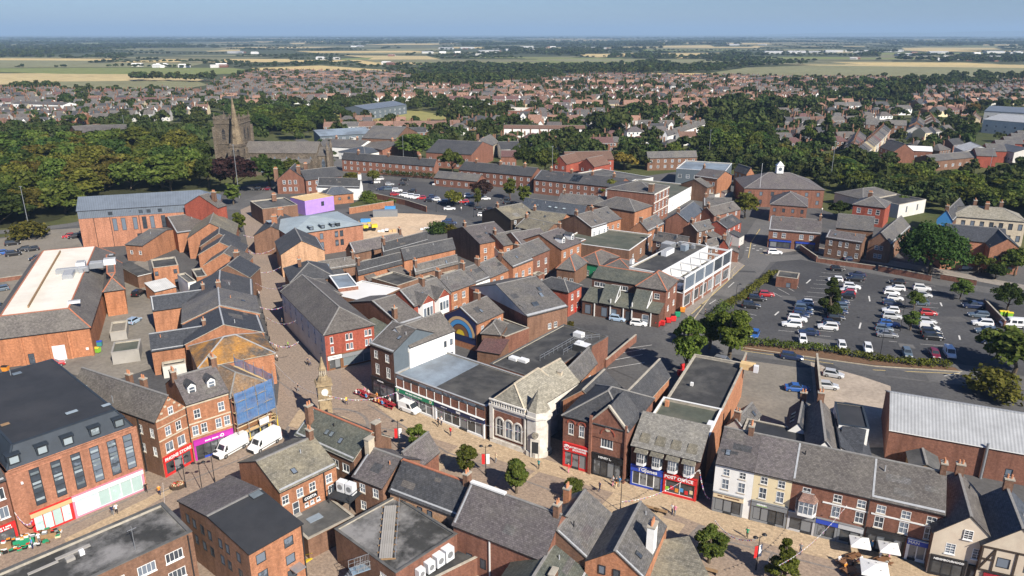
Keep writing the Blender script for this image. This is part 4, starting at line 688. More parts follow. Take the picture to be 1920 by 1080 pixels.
# -- red gabled pair
A,B=(7.97,103.24),(17.18,98.26);h=9.0
r=building('gabled_brick_shops','red brick corner shops with a pointed front gable, red and black shop fronts',A,B,h,12,'hip',3.2,'brick_red','slate_dark',[W('f',(.13,.3),6.0,.85,1.9),W('f',(.7,),5.3,1.9,1.9,'case'),W('l',3,5.5,.8,1.5)],ridge='ridge_grey');w=r['w']
g=MB();x0,x1=w*.44,w*.985;xm=(x0+x1)/2;g.poly([(x0,-.12,6.8),(x1,-.12,6.8),(x1,-.12,9.3),(xm,-.12,12.4),(x0,-.12,9.3)],'brick_red');g.poly([(x0,-.12,6.8),(x0,-.12,9.3),(x0,.0,9.3),(x0,.0,6.8)],'brick_red');g.poly([(x1,-.12,6.8),(x1,.0,6.8),(x1,.0,9.3),(x1,-.12,9.3)],'brick_red');g.build('front_gable',r)
for (a,c) in (((x0 - .1,9.25),(xm,12.55)),((xm,12.55),(x1+.1,9.25))):m=MB();m.bar((a[0],-.1,a[1]),(c[0],-.1,c[1]),.45,.25,'coping');m.build('coping',r)
c=MB();c.poly([(x0,-.05,9.2),(xm,-.05,12.35),(xm,6.2,12.35),(x0,6.2,9.2)],'slate_dark');c.poly([(x1,-.05,9.2),(x1,6.2,9.2),(xm,6.2,12.35),(xm,-.05,12.35)],'slate_dark');c.build('cross_roof',r)
m=MB();m.cyl((xm,-.2,8.6),(xm,-.121,8.6),.45,.45,14,'stone_buff');m.build('medallion',r)
for k in range(8):t0,t1=math.pi*k/8,math.pi*(k+1)/8;m=MB();m.bar((xm+1.1*math.cos(t0),-.16,7.6+1.1*math.sin(t0)),(xm+1.1*math.cos(t1),-.16,7.6+1.1*math.sin(t1)),.12,.16,'brick_crimson');m.build('arch_stone',r)
for x in (.13,.3):
    for k in range(5):t0,t1=math.pi*k/5,math.pi*(k+1)/5;m=MB();m.bar((x*w+.65*math.cos(t0),-.06,7.95+.65*math.sin(t0)),(x*w+.65*math.cos(t1),-.06,7.95+.65*math.sin(t1)),.12,.2,'brick_crimson');m.build('arch_stone',r)
boxes(r,'buttress',[(w*.43,-.4,0,w*.47,-.003,10.2),(w*.975,-.35,0,w*1.0,-.003,9.9)],'brick_red')
f=shop(r,.01,.42,'red','ENTERTAINMENT\nEXCHANGE',panes=3,door=1,top=4.4,fh=1.4,size=.42,tx=.66,frame='paint_red');o=MB();o.cyl((w*.075,-.32,3.75),(w*.075,-.261,3.75),.5,.5,16,'paint_white');o.build('logo_disc',f);lettering(f,'CeX',Matrix.Translation((w*.075,-.33,3.72)),.6,'paint_red',bold=.02)
f=shop(r,.48,.97,'black','HENRY L.',panes=4,door=2,top=4.0,fh=.9,size=.5,tx=.42,riser=.35)
gr('','',(16.77,105.41),(26.20,121.25),(29.17,122.36),7.6,2.7,{'*': 'brick_orange'},'slate_dark',[],into=r,pre='rear_',ridge='coping',edge='coping');gr('','',(11.57,109.92),(15.96,117.67),(19.34,116.53),7.2,2.7,'brick_orange','slate_dark',[],into=r,pre='rear_',ridge='coping',edge='coping')
# -- bay-windowed shop and post office
A,B=(17.88,98.05),(27.06,93.53);h=6.9
r=building('bay_window_shop','dark brick shop with four white bay windows, blue and red fascias',A,B,h,5.2,'mono',2.7,'brick_dark','slate_weathered',[],ov=.3);w=r['w']
for k in (.16,.39,.62,.85):
    b=MB();b.prism([(-.85,0),(-.55,-.75),(.55,-.75),(.85,0)],4.1,6.3,'frame_white');o=part_at(r,'bay_window',b,k*w,-.005,0);g=MB()
    for (xa,ya,xb,yb) in ((-.49,-.76,.49,-.76),(-.82,-.1,-.58,-.7),(.58,-.7,.82,-.1)):
        u=Vector((xb-xa,yb-ya)).normalized();nx,ny=u.y*.012,-u.x*.012;g.poly([(xa+nx,ya+ny,4.6),(xb+nx,yb+ny,4.6),(xb+nx,yb+ny,6.1),(xa+nx,ya+ny,6.1)],'glass')
    g.build('pane',o);m=MB();[m.box(x - .03,-.79,4.55,x+.03,-.755,6.15,'frame_white') for x in (-.17,.17)];m.box(-.5,-.79,5.3,.5,-.755,5.36,'frame_white');m.build('glazing_bar',o)
    q=MB();a_,b_,c_,d_=(-1.0,-.95,6.28),(1.0,-.95,6.28),(.62,1.9,8.25),(-.62,1.9,8.25);q.poly([a_,b_,c_,d_],'slate_lichen');q.poly([b_,(1.0,.05,6.7),c_],'slate_lichen');q.poly([(-1.0,.05,6.7),a_,d_],'slate_lichen');q.poly([a_,(-.95,0,6.28),(.95,0,6.28),b_],'frame_white');q.build('bay_roof',o)
f=shop(r,.01,.5,'blue','TGJones',panes=4,door=3,top=3.7,fh=.95,size=.85,tx=.52,frame='frame_white',bold=.02);f=shop(r,.505,.99,'red','POST OFFICE',panes=2,top=3.7,fh=.95,size=.72,tx=.46,frame='frame_white',bold=.02,out=.24)
for k,c in enumerate(('limegreen','red','orange','skyblue','red','cream')):b=MB();b.box(0,-.11,0,.5,-.06,.6,'paint_'+c);part_at(r,'window_poster',b,w*(.54+.07*k),-.005,.8+.25*(k%2))
a2,b2=off(A,B,.4,5.25),off(A,B,w - .2,5.25)
building('','',a2,b2,7.4,11,'flat',0,'brick_orange','felt_green',[],into=r,pre='rear_',ph=.5,cop='frame_white');building('','',off(a2,b2,.3,11.05),off(a2,b2,w - .6,11.05),6.9,21,'flat',0,'brick_orange','felt_dark',[],into=r,pre='rear_',ph=.45,cop='coping')
for (x,y,sx,sy,sz,m) in ((5.5,9,2.2,1.8,.4,'timber'),(9,8.8,.9,2.2,1.2,'steel_white'),(9.5,35,2.6,1.5,1.1,'timber_pale'),(12.0,34.5,.8,.8,1.3,'steel_white'),(3.0,24,.5,.5,.6,'frame_white'),(1.2,14,.6,.6,1.3,'pot_clay')):b=MB();b.box(0,0,0,sx,sy,sz,m);part_at(r,'roof_plant',b,x,y,6.6)
building('lift_tower','small square brick stair tower with white coping behind the post office',(34.5,127.5),(37.3,127.1),5.5,4,'flat',0,'brick_orange','felt_grey',ph=.3,cop='frame_white')
# -- terrace of four shops
A,B=(28.65,91.46),(54.44,79.52);T=[0,.185,.36,.70,1];cuts=[lerp(A,B,t) for t in T];spec=[
    ('terrace_shop','white rendered terraced shop with a cream fascia and grey pilasters','render_white','slate_purple',[W('f',(.3,.72),6.2,.9,1.1),W('f',(.3,.72),4.0,1.0,1.65)],((.72,.5,10.0,2.0,.7,1.2,2),)),
    ('terrace_shop','cream rendered terraced shop with a dark grey shop front','render_cream','slate_purple',[W('f',(.28,.74),6.2,.95,1.15),W('f',(.28,.74),3.9,1.0,1.75)],()),
    ('terrace_shop','brown brick terraced shop with a white oriel window and blue fascia','brick_red','slate_brown',[W('f',(.2,.6,.9),6.0,1.05,1.2),W('f',(.6,.9),3.7,1.05,1.7)],()),
    ('terrace_shop','brown brick terraced bar at the end of the row with parasols outside','brick_red','slate_brown',[W('f',(.16,.5,.84),5.9,1.1,1.2),W('f',(.16,.5,.84),3.7,1.1,1.7)],())]
ROW=[]
for k,(nm,lb,wm,rm,ws,ch) in enumerate(spec):
    r=building(nm,lb,off(cuts[k],cuts[k+1],.01,0),cuts[k+1],7.9,10.5,'gable',2.9,wm,rm,ws,verge=-.005,chim=ch,ov=.28);ROW.append(r)
f=shop(ROW[0],.02,.82,'cream',None,panes=3,door=1,pil='grey',top=3.3);marks(f,ROW[0]['w']*.42,-.265,2.95,2.9,.24,'paint_brown',11)
shop(ROW[1],.02,.98,'grey',None,panes=4,door=2,pil='grey',top=3.4);o=ROW[1];marks(o,o['w']*.3,-.265,3.03,1.3,.3,'paint_white',12);marks(o,o['w']*.3,-.27,2.85,1.4,.1,'paint_limegreen',13)
shop(ROW[2],.0,.37,'grey',None,panes=2,door=1,pil='silver',top=3.1);shop(ROW[2],.37,.66,'blue',None,panes=2,pil='grey',top=3.1);shop(ROW[2],.66,.98,'silver',None,panes=2,door=1,pil='grey',top=3.1)
shop(ROW[3],.01,.56,'black',None,panes=4,door=2,pil='black',top=3.4);f=shop(ROW[3],.58,.99,'blue','MAN',panes=3,door=0,pil='white',top=3.3,size=.6,tx=.22,frame='frame_white')
for r_ in (ROW[2],ROW[3]):boxes(r_,'string_course',[(.3 if r_ is ROW[3] else r_['w']*.42,-.09,5.55,r_['w'] - .05,-.003,5.75)],'frame_white');pipe(r_,.985,0,7.7)
r=ROW[2];w=r['w'];b=MB();b.prism([(-1.35,0),(-.95,-1.0),(.95,-1.0),(1.35,0)],3.3,5.6,'frame_white');o=part_at(r,'oriel_window',b,w*.22,-.005,0);g=MB()
for (xa,ya,xb,yb) in ((-.85,-1.01,.85,-1.01),(-1.3,-.12,-1.0,-.92),(1.0,-.92,1.3,-.12)):u=Vector((xb-xa,yb-ya)).normalized();nx,ny=u.y*.012,-u.x*.012;g.poly([(xa+nx,ya+ny,3.8),(xb+nx,yb+ny,3.8),(xb+nx,yb+ny,5.4),(xa+nx,ya+ny,5.4)],'glass')
g.build('pane',o);m=MB();[m.box(x - .04,-1.05,3.75,x+.04,-1.005,5.45,'frame_white') for x in (-.3,.3)];m.box(-.9,-1.05,4.9,.9,-1.005,4.97,'frame_white');m.build('glazing_bar',o)
q=MB();pr=[(-1.5,0),(-1.05,-1.15),(1.05,-1.15),(1.5,0)]
for i in range(3):q.poly([(*pr[i],5.6),(*pr[i+1],5.6),(pr[i+1][0]*.6,-.25,6.5),(pr[i][0]*.6,-.25 if i else -.02,6.5)],'tile_red')
q.poly([(-.9,-.02,6.5),(-.63,-.25,6.5),(.63,-.25,6.5),(.9,-.02,6.5)],'lead');q.build('oriel_roof',o)
# -- cream gable, dark gable and timber-framed end on the right
r=gr('cream_gable_house','cream rendered gabled bar with black shop front and small paned windows',(55.82,76.95),(59.88,86.87),(59.87,77.71),6.2,3.2,{'*': 'brick_brown','l': 'render_beige'},'slate_brown',[W('l',(.52,),6.2,1.0,1.3,'georgian'),W('l',(.3,.72),3.6,1.1,1.5,'georgian')],edge='gutter');d=r['d']
f=shop(r,.02,.6,'black','NEIGHBOURHOOD',sd='l',panes=3,top=3.0,fh=.6,size=.38);shop(r,.62,.99,'black',None,sd='l',panes=2,top=2.7,fh=.5)
r=gr('timbered_house','dark slate gabled house with black and white timber framing at the right edge',(60.35,74.30),(63.90,83.08),dist((55.82,76.95),(59.87,77.71))*.86,6.4,3.2,{'*': 'brick_brown','l': 'render_beige'},'slate_blue',[W('l',(.35,.75),3.7,1.4,1.4,'dark')])
M,L=side_frame('l',r['w'],r['d'])
for (x0,z0,x1,z1) in ((.05,2.9,L,2.9),(.05,6.2,L,6.2),(.1,2.9,.1,6.2),(L*.2,2.9,L*.2,6.2),(L*.52,2.9,L*.52,6.2),(L*.95,2.9,L*.95,6.2),(.1,3.0,L*.2,6.0),(.05,4.5,L*.2,4.5)):b=MB();b.bar((x0,-.05,z0),(x1,-.05,z1),.1,.22,'timber_dark');placed(b.build('timber',r),M)
f=shop(r,.1,.99,'darkred',None,sd='l',panes=3,top=2.8,fh=.6,pil='black');placed(marks(f,0,0,0,3.4,.34,'paint_red',14),Matrix.Translation((L*.5,-.265,2.5)))
# -- yard buildings behind the terrace
r=gr('white_cottage','white cottage with dark slate roof and three slim rooflights behind the terrace',(45.32,104.93),(49.18,113.32),(48.20,106.96),4.6,2.0,'render_white','slate_plain',[W('l',(.6,),2.6,1.0,1.2,'dark')])
for k in (.25,.4,.55):rooflight(r,r['w']*k,r['d']*.78,5.6,-.75,.8,1.0)
r=gr('white_cottage','white rendered cottage with ribbed brown slate roof and a flue behind the terrace',(46.28,97.00),(50.81,110.60),(49.16,98.75),5.6,2.4,'render_white','slate_brown',[W('l',(.5,),3.2,.6,1.0,'dark')])
building('white_block','tall white rendered block with a flat charcoal roof behind the terrace',(51.42,104.23),(55.59,102.89),6.8,8,'flat',0,'render_white','felt_black',ph=.1,cop='sheet_charcoal');building('lean_to','charcoal lean-to roof against the tall white block',(49.54,99.34),(52.36,97.84),4.6,5.5,'mono',2.0,'render_white','slate_plain',ov=.1)
building('lean_to','long charcoal lean-to roof sloping down beside the white block',(54.16,96.82),(56.87,105.49),3.4,5.0,'mono',2.8,'render_white','slate_plain',ov=.1);building('flat_extension','long low charcoal flat roof directly behind the terrace ridge',(36.76,105.40),(46.62,100.53),5.0,4.5,'flat',0,'render_pale','felt_black',ph=.1)
gr('slate_outbuilding','small slate roofed outbuilding beside the gravel yard',(36.35,107.78),(40.75,113.69),(43.02,114.03),4,1.6,'render_pale','slate_grey',[W('f',1,1.5,.8,1.0)])
gr('timber_shed','weathered timber shed with a sagging grey roof near the blue container',(62.38,97.67),(64.12,102.24),2.0,2.7,.9,'timber','felt_grey')
r=gr('warehouse','wide warehouse with a ribbed pale grey metal roof and brick walls',(62.99,111.93),(84.54,102.70),(60.68,104.86),5.4,3.0,'brick_red','sheet_grey',[W('f',(.72,),.2,1.0,2.2,'door')],edge='frame_white',ridge='sheet_grey');pipe(r,.58,0,5.2,mat='gutter');b=MB();b.cyl((r['w']*.57,-.35,0),(r['w']*.57,-.35,6.2),.2,.2,10,'steel');b.build('flue',r)
def container(loc,rz,col,label,L=6,wd=2.4,hh=2.5,z=0):
    t=empty('storage_container',(*loc,z),rz);tag(t,label,'container');b=MB();b.box(0,0,.15,L,wd,hh,'paint_'+col);b.build('shell',t)
    for k in range(int(L/.5)):r_=MB();r_.box(k*.5+.1,-.04,.3,k*.5+.35,-.001,hh - .15,'paint_'+col);r_.build('rib',t)
    for s in (.05,wd/2+.02):d_=MB();d_.box(L,s,.25,L+.05,s+wd/2 - .08,hh - .1,'paint_'+col);d_.build('door',t)
    return t
container((69.78,104.33),-.3,'skyblue','pale blue container in the yard behind the bar',3.4,2.2,2.4)
# ---------------------------------------------------------------- left side
r=building('supermarket','large orange brick supermarket with a cream flat roof and dark slate skirts',(-107.1,138.5),(-88.9,146.0),6.5,60,'mansard',3.6,'brick_bright','slate_brown',[W('f',(.42,),.1,1.1,2.3,'door')],ov=.3,inset=4.0,top='membrane',rim='ridge_clay',ridge='ridge_clay');w=r['w']
for k in (.05,.33,.355,.56,.58,.77,.79,.985):b=MB();b.box(k*w - .25,-.3,0,k*w+.25,-.003,6.2,'brick_bright');b.build('buttress',r)
b=MB();b.box(w*.62,-.1,0,w*.74,-.003,3.4,'steel_white');b.build('roller_door',r);b=MB();b.box(w*.93,-.1,1.6,w*.955,-.003,2.1,'paint_white');b.build('notice',r)
building('','',(-97.7,168.9),(-93.9,170.9),6.5,24,'mansard',3.6,'brick_bright','slate_brown',[],into=r,pre='wing_',ov=.3,inset=3.3,top='slate_brown',rim='ridge_clay',ridge='ridge_clay')
b=MB();b.box(0,0,0,.25,46,.5,'timber');part_at(r,'roof_upstand',b,8,7,10.1)
for (x,y,sx,sy,sz,m) in ((12,26,2.2,7,.9,'steel'),(10,31,7,1.6,1.0,'steel'),(14,34,2,2.4,1.5,'steel_white'),(17,33,3,2.4,1.3,'steel'),(20,35,2.6,2,1.4,'steel_white'),(21,37,1.3,1.3,1.9,'frame_dark'),(15,30,1,3,.7,'steel'),(15.5,6.2,2.4,1,.5,'steel_white')):b=MB();b.box(0,0,0,sx,sy,sz,m);b.box(.15,.15,sz,sx - .15,sy - .15,sz+.12,'lead');part_at(r,'roof_plant',b,x,y,10.12)
r=building('long_brick_offices','long red brick building with grey cladding band and grey metal roof by the wood',(-136.4,229.3),(-96.6,242.6),12.3,12,'hipr',3.4,{'*': 'brick_pink','r': 'brick_orange'},'sheet_blue',[W('f',(.24,.30,.38,.445,.5,.58),5.2,1.3,4.0,'slot'),W('f',(.4,.7),2.5,1.7,1.3,'dark')],noridge=True);w=r['w']
b=MB();b.box(.05,-.12,9.8,w*.88,-.003,12.2,'sheet_blue');b.build('cladding',r)
for k in (.22,.28,.36,.43,.485,.565,.65,.77,.95):b=MB();b.box(k*w - .6,-.18,10.4,k*w+.6,-.121 if k<.9 else -.003,11.5,'glass');b.build('window',r)
for k in (.36,.56,.78,.8):rooflight(r,w*k,3.2,14.0,.5,1.8,1.6)
for k in (.1,.21,.41):b=MB();b.box(k*w,-.2,0,k*w+.12,-.003,9.7,'gutter');b.build('downpipe',r)
building('red_gable_house','tall red brick gable at the street end of the long brick offices',(-93.6,233.0),(-92.3,236.9),12.5,13,'gable',3.5,'brick_crimson','slate_brown',[W('r',2,(5,8.5),1,1.6)],chim=((.5,.2,14,3,.8,1.4,3),))
gr('workshop','orange brick workshop with a broad brown slate roof behind the street shops',(-110.7,234.4),(-99.9,242.0),(-106.3,223.3),6.3,2.9,'brick_orange','slate_brown');gr('workshop','lower grey roofed annex with a white gutter left of the orange workshop',(-113.5,227.2),(-107.6,225.8),(-108.3,214.5),5,2.0,'brick_orange','slate_grey',[W('f',(.3,.8),2.2,.9,1.2)])
US='shop on the pedestrian street, '
building('street_shop',US+'large orange gable',(-97.9,218.1),(-84.9,221.9),6.5,15,'gfront',4.2,'brick_orange','slate_lichen');building('street_shop',US+'dark slates with brown gable',(-90.8,209.9),(-80.5,213.4),6.3,7,'gfront',3.4,'brick_brown','slate_dark',edge='coping')
building('street_shop',US+'four rooflights and grey ridge',(-88.0,201.4),(-76.2,203.5),6.2,8,'gfront',3.4,'brick_orange','slate_dark',edge='coping');building('street_shop',US+'orange gable with pale coping',(-82.4,191.3),(-71.6,192.3),6.3,7.5,'gfront',3.2,'brick_orange','slate_brown',edge='coping')
building('street_shop',US+'charcoal slates below the orange gable',(-77.2,181.0),(-67.0,181.0),6.2,8.5,'gfront',3.2,'brick_brown','slate_plain',edge='coping',chim=((.45,.95,8.5,2.0,1.3,.8,3),))
for lb,R1,R2,E,h,rf,kd in (('charcoal roof with pale worn ridge, farthest of three',(-67.8,163.4),(-72.5,176.9),(-61.2,166.0),6.2,'slate_dark','gable'),('brownish roof with pale worn ridge, middle of three',(-62.9,150.9),(-67.6,162.6),(-55.4,153.3),6.6,'slate_grey','gable'),('charcoal roof with pale worn ridge, nearest of three',(-58.4,140.7),(-63.5,151.9),(-51.1,142.9),6.2,'slate_plain','gable'),('charcoal hip with orange lichen next to the scaffold',(-51.9,129.1),(-57.7,139.1),(-49.3,138.2),6.6,'slate_orange','hip')):
    gr('street_shop',US+lb,R1,R2,E,h,3.0,'brick_orange',rf,[W('f',3,3.9,1.0,1.4)],ridge='lead',edge='coping',kind=kd)
gr('rear_wing','charcoal roofed rear wing with an orange brick wall, farther of two',(-83.2,162.0),(-72.6,167.3),(-82.0,159.0),5.3,2.3,'brick_orange','slate_plain',ridge='lead');gr('rear_wing','charcoal roofed rear wing with an orange brick wall, nearer of two',(-73.1,139.5),(-63.3,144.1),(-71.5,136.2),5.3,2.3,'brick_orange','slate_plain',ridge='lead')
building('flat_annex','orange brick flat roofed annex with a white sheet roof below',(-95.0,188.8),(-89.6,191.7),6.2,9,'flat',0,'brick_orange','felt_dark',[W('f',(.1,.85),(1.2,4),.9,1.2,'dark')]);building('lean_to','white sheet roofed lean-to in the service yard',(-90.8,179.2),(-87.2,183.4),2.8,5,'mono',1.2,'brick_orange','sheet_pale')
building('white_stair_block','slim white rendered stair block between the rear wings',(-82.5,180.3),(-80.9,181.6),5.0,9,'flat',0,'render_white','felt_grey');building('flat_annex','small brown brick annex with round vents beside the white stair block',(-81.4,183.2),(-79.2,184.5),5.5,8,'flat',0,'brick_orange','felt_dark')
building('canopy_store','low store with a dark canopy and white pointed edge by the supermarket',(-100.1,189.9),(-97.7,192.8),3.6,12,'mono',.8,'brick_brown','felt_dark',edge='frame_white');building('concrete_tank','weathered square concrete tank in the service yard',(-82.5,141.1),(-77.7,143.0),2.8,6,'flat',0,'concrete','felt_green',ph=.3,cop='concrete');building('yard_store','low concrete store with a flat roof behind the tank',(-89.2,153.5),(-86.2,154.8),2.2,7,'flat',0,'concrete','yard')
# ---------------------------------------------------------------- right of the pedestrian street
r=building('corner_shop_block','red brick corner block with white paired windows and broad hipped brown roof',(-37.5,138.2),(-28.6,143.7),8.0,31,'hipf',3.3,{'*': 'brick_crimson','l': 'render_pale'},'slate_brown',[W('f',(.13,.44,.52,.83,.91),(3.8,5.9),.62,1.35,'case'),W('l',7,(3.8,5.9),.9,1.4)]);w=r['w']
f=shop(r,.02,.3,'white',None,panes=2,door=1,top=3.3,fh=.9,pil='brown');marks(f,w*.16,-.265,2.85,2.0,.25,'paint_grey',15);shop(r,.3,.98,'grey',None,panes=3,top=3.2,fh=.9,glass='glass_pale',frame='steel',pil='brown')
building('street_shop','hipped dark slate shop halfway up the pedestrian street',(-54.8,175.5),(-44.8,179.8),6.6,13,'hip',3,'brick_brown','slate_dark',chim=((.3,.5,8.5,2,.8,.8,2),));building('street_shop','brown hipped shop next to the corner block',(-48.7,160.4),(-40.1,165.6),7,13,'hip',2.6,'brick_brown','slate_brown')
gr('gabled_shop_house','dark slate house with a big plain orange gable wall',(-58.9,202.2),(-64.8,216.7),(-50.5,197.4),6.6,3.4,'brick_buff','slate_dark')
r=building('modern_flats','modern brick flats under a pale blue grey metal roof by the plot',(-67.1,217.0),(-47.3,230.2),7.8,22,'hip',2.2,'brick_pink','sheet_seam',[W('f',(.43,.63,.7),(2.2,5.0),1.1,1.9,'dark')],noridge=True)
for k in (.32,.47,.61,.68):dormer(r,k*r['w'],1.0,8.0,1.3,1.2,2,'sheet_charcoal','sheet_seam',pitched=False,kind='dark')
plain('membrane_purple',(.42,.26,.68),.6,.2,.6)
building('wrapped_extension','half built extension wrapped in purple membrane with bare timber roof',(-77.7,275.3),(-69.0,284.6),5.6,10,'flat',0,'membrane_purple','timber_pale',[W('f',(.6,),2.6,1.3,1.7,'dark')],ph=.25,cop='timber_pale')
building('street_shop','flat roofed shop at the top of the pedestrian street',(-88.7,260.1),(-78.1,267.1),6,16,'flat',0,'brick_brown','felt_grey',chim=((.6,.7,6,2.4,1.6,.9,4),));gr('street_shop','dark gabled shop with two orange chimneys at the top of the pedestrian street',(-74.1,223.4),(-75.8,241.4),5.5,6,2.8,'brick_brown','slate_dark',chim=((.3,.5,8.4,2.4,.9,1.6,4),(.85,.5,8.4,2.4,.9,1.6,4)),chm='brick_orange')
r=building('vicarage','red brick villa with tall chimneys and a white windowed gable near the church',(-100.0,315.3),(-88.3,316.5),6.2,13,'gfront',4.6,'brick_red','slate_dark',[W('f',(.25,.45,.65),(1.2,4.2),1.2,1.7)],chim=((-.05,.2,5,5.5,1.6,1.3,4),(.78,.1,6,5.5,1.5,1.3,4),(.95,.6,6,5.5,1.5,1.3,4)),far=True);building('','',(-87.7,315.1),(-74.7,325.2),6,10,'gable',3.4,'brick_red','slate_dark',[W('f',5,(1.2,3.8),1.1,1.5)],into=r,pre='wing_',far=True)
gr('white_gabled_house','long house with a bright white gable end beside the rough grass',(-80.1,307.2),(-62.2,304.8),(-64.3,303.0),5.4,3.2,'render_white','slate_dark',[W('f',(.15,.4),2.6,1.1,1.4)],chim=((.98,.5,8.2,2.2,1.2,.9,2),),chm='render_white');building('brick_annex','small dark hipped brick annex in front of the white gabled house',(-74.2,292.7),(-64.2,298.0),4,7,'hip',2.6,'brick_orange','slate_blue',[W('f',3,1.6,1.1,1.2,'dark')])
# ranges around the plot and the white roof
for lb,R1,R2,E,h,rise,wl_,rf in (('maroon slate range behind the long orange walls',(-46.7,207.2),(-33.5,218.7),(-44.9,205.6),5.6,2.4,'brick_brown','slate_purple'),('dark slate range above the plot',(-36.6,202.8),(-25.4,216.0),(-35.3,204.9),6.6,2.6,'brick_orange','slate_dark'),
        ('long dark range ending in an orange gable',(-30.5,197.5),(-17.3,208.8),(-29.0,197.0),6.4,2.6,'brick_orange','slate_dark'),('dark range over a long orange brick wall',(-40.8,187.2),(-30.0,198.3),(-38.7,188.6),5.8,2.2,'brick_orange','slate_dark'),
        ('low mossy range behind the corner block',(-52.1,192.6),(-43.5,197.7),(-49.0,192.8),4.8,2.0,'brick_brown','slate_brown'),('small brown range with a blank brick wall',(-26.1,189.2),(-15.4,199.3),(-23.6,190.7),5,1.8,'brick_brown','slate_grey')):
    gr('rear_range',lb,R1,R2,E,h,rise,wl_,rf)
building('white_roofed_hall','hall with a bright white membrane flat roof',(-33.0,161.7),(-27.2,171.6),6.4,12,'flat',0,'brick_brown','membrane_white',ph=.12,cop='frame_white');building('blue_roofed_annex','brick annex with a pale blue flat roof left of the white roof',(-41.6,169.2),(-37.2,171.2),7.2,11,'flat',0,'brick_red','felt_blue',ph=.15,cop='frame_white');building('plant_roof','cluttered low flat roof with plant behind the white roof',(-28.8,177.8),(-24.1,183.4),5,10,'flat',0,'brick_brown','felt_dark')
gr('slate_house','steep brown slate house left of the white bay windowed row',(-30.7,154.1),(-26.3,158.4),(-25.0,146.0),6.6,2.8,'brick_red','slate_brown',chim=((.1,.12,7,2.6,.9,.9,1),));building('lean_to','low slate link roof between the corner block and the pub',(-28.5,143.7),(-25.1,148.5),5,6,'mono',1.2,'render_white','slate_green')
r=gr('bay_house_pair','pair of crimson brick houses with tall white bay fronts',(-25.3,159.0),(-17.9,168.3),(-21.9,156.2),7.4,2.8,'brick_crimson','slate_grey',[],chim=((.55,.45,9,2.6,.8,1.3,4),));w=r['w']
for k in (.28,.72):
    b=MB();b.prism([(-2.1,0),(-1.6,-1.1),(1.6,-1.1),(2.1,0)],.2,7.6,'frame_white');o=part_at(r,'bay_front',b,k*w,-.004,0)
    for z in (1.2,4.6):
        for x in (-1.0,0,1.0):g=MB();g.box(x - .38,-1.13,z,x+.38,-1.105,z+1.9,'glass');g.build('pane',o)
    q=MB();slab(q,[(-2.3,7.5),(0,9.6),(2.3,7.5)],-1.3,3.5,'slate_grey',.12,'y','brick_crimson');q.poly([(-2.1,-1.1,7.6),(2.1,-1.1,7.6),(0,-1.1,9.4)],'brick_crimson');q.build('bay_gable',o)
for k,(lb,R1,R2,E,wl_) in enumerate((('orange brick terraced house next to the bay windowed pair',(-17.9,170.5),(-12.4,177.0),(-14.2,167.9),'brick_orange'),('narrow white fronted terraced house in the sloping row',(-12.4,177.0),(-8.9,181.5),(-10.4,172.2),'render_white'),('terraced house with three white windows per floor in the sloping row',(-8.9,180.8),(-3.1,189.0),(-7.3,175.8),'brick_orange'),
        ('tall brick terraced house with hipped roof in the sloping row',(-3.0,186.3),(2.3,193.4),(0.0,183.5),'brick_orange'),('tall brick terraced house with white lintels in the sloping row',(1.1,194.0),(7.5,202.8),(5.0,193.1),'brick_red'))):
    gr('terraced_house',lb,R1,R2,E,7 if k<3 else 8,2.6,wl_,'slate_grey',[W('f',3 if k!=1 else 2,(1.3,4.4),1.1,1.6)],chim=((.02,.5,9.2,2.0,.7,1.2,3),))
r=gr('dormered_house','orange brick house with two white dormers on its slate roof',(8.0,209.2),(14.4,217.4),(12.5,202.5),6.8,3.2,'brick_orange','slate_purple',[W('f',3,(1.2,4.2),1.1,1.5)])
for k in (.3,.75):dormer(r,k*r['w'],1.4,7.9,1.4,1.5,2.6,'frame_white','slate_dark')
gr('slate_house','wide slate house with an orange gable and twin rooflights beside the dormered house',(-0.3,214.9),(8.4,220.6),(2.3,209.5),6.4,2.6,'brick_orange','slate_purple')
r=gr('mural_house','orange brick house with a blue and gold arched mural on its gable',(-11.2,150.6),(-5.7,157.8),(-7.4,147.8),6.6,2.6,'brick_orange','slate_brown',[W('f',(.2,.5,.85),(1.4,4.2),.9,1.4)],chim=((.7,.55,8.4,2.4,.9,1.3,4),));M,L=side_frame('l',r['w'],r['d'])
b=MB();b.poly([(.3,-.04,1.5),(L - .3,-.04,1.5),(L - .3,-.04,6.6),(L/2,-.04,9.0),(.3,-.04,6.6)],'paint_navy');mo=placed(b.build('mural',r),M)
for (rr,wd,c) in ((4.2,.7,'paint_buff'),(3.4,.9,'paint_skyblue'),(2.3,1.2,'paint_brown'),(1.2,1.2,'paint_yellow')):
    b=MB()
    for k in range(12):t0,t1=math.pi*k/12,math.pi*(k+1)/12;b.poly([(L/2+(rr-wd)*math.cos(t0),-.05,3+(rr-wd)*math.sin(t0)),(L/2+rr*math.cos(t0),-.05,3+rr*math.sin(t0)),(L/2+rr*math.cos(t1),-.05,3+rr*math.sin(t1)),(L/2+(rr-wd)*math.cos(t1),-.05,3+(rr-wd)*math.sin(t1))][::-1],c)
    b.build('painted_arch',mo)
building('brick_outhouse','small hipped brick outhouse in front of the mural house',(-6.4,145.9),(-2.5,145.0),5.2,6.5,'hip',1.8,'brick_brown','slate_brown',[W('f',(.3,.75),2.6,1,1.3)]);building('lean_to','maroon tiled lean-to below the brick outhouse',(-7.2,142.0),(-2.4,140.1),3,4.5,'mono',1.2,'brick_brown','tile_maroon');building('flat_annex','brick box with a pale flat roof beside the mural house',(-1.4,145.8),(3.7,150.9),4.4,8,'flat',0,'brick_red','felt_grey')
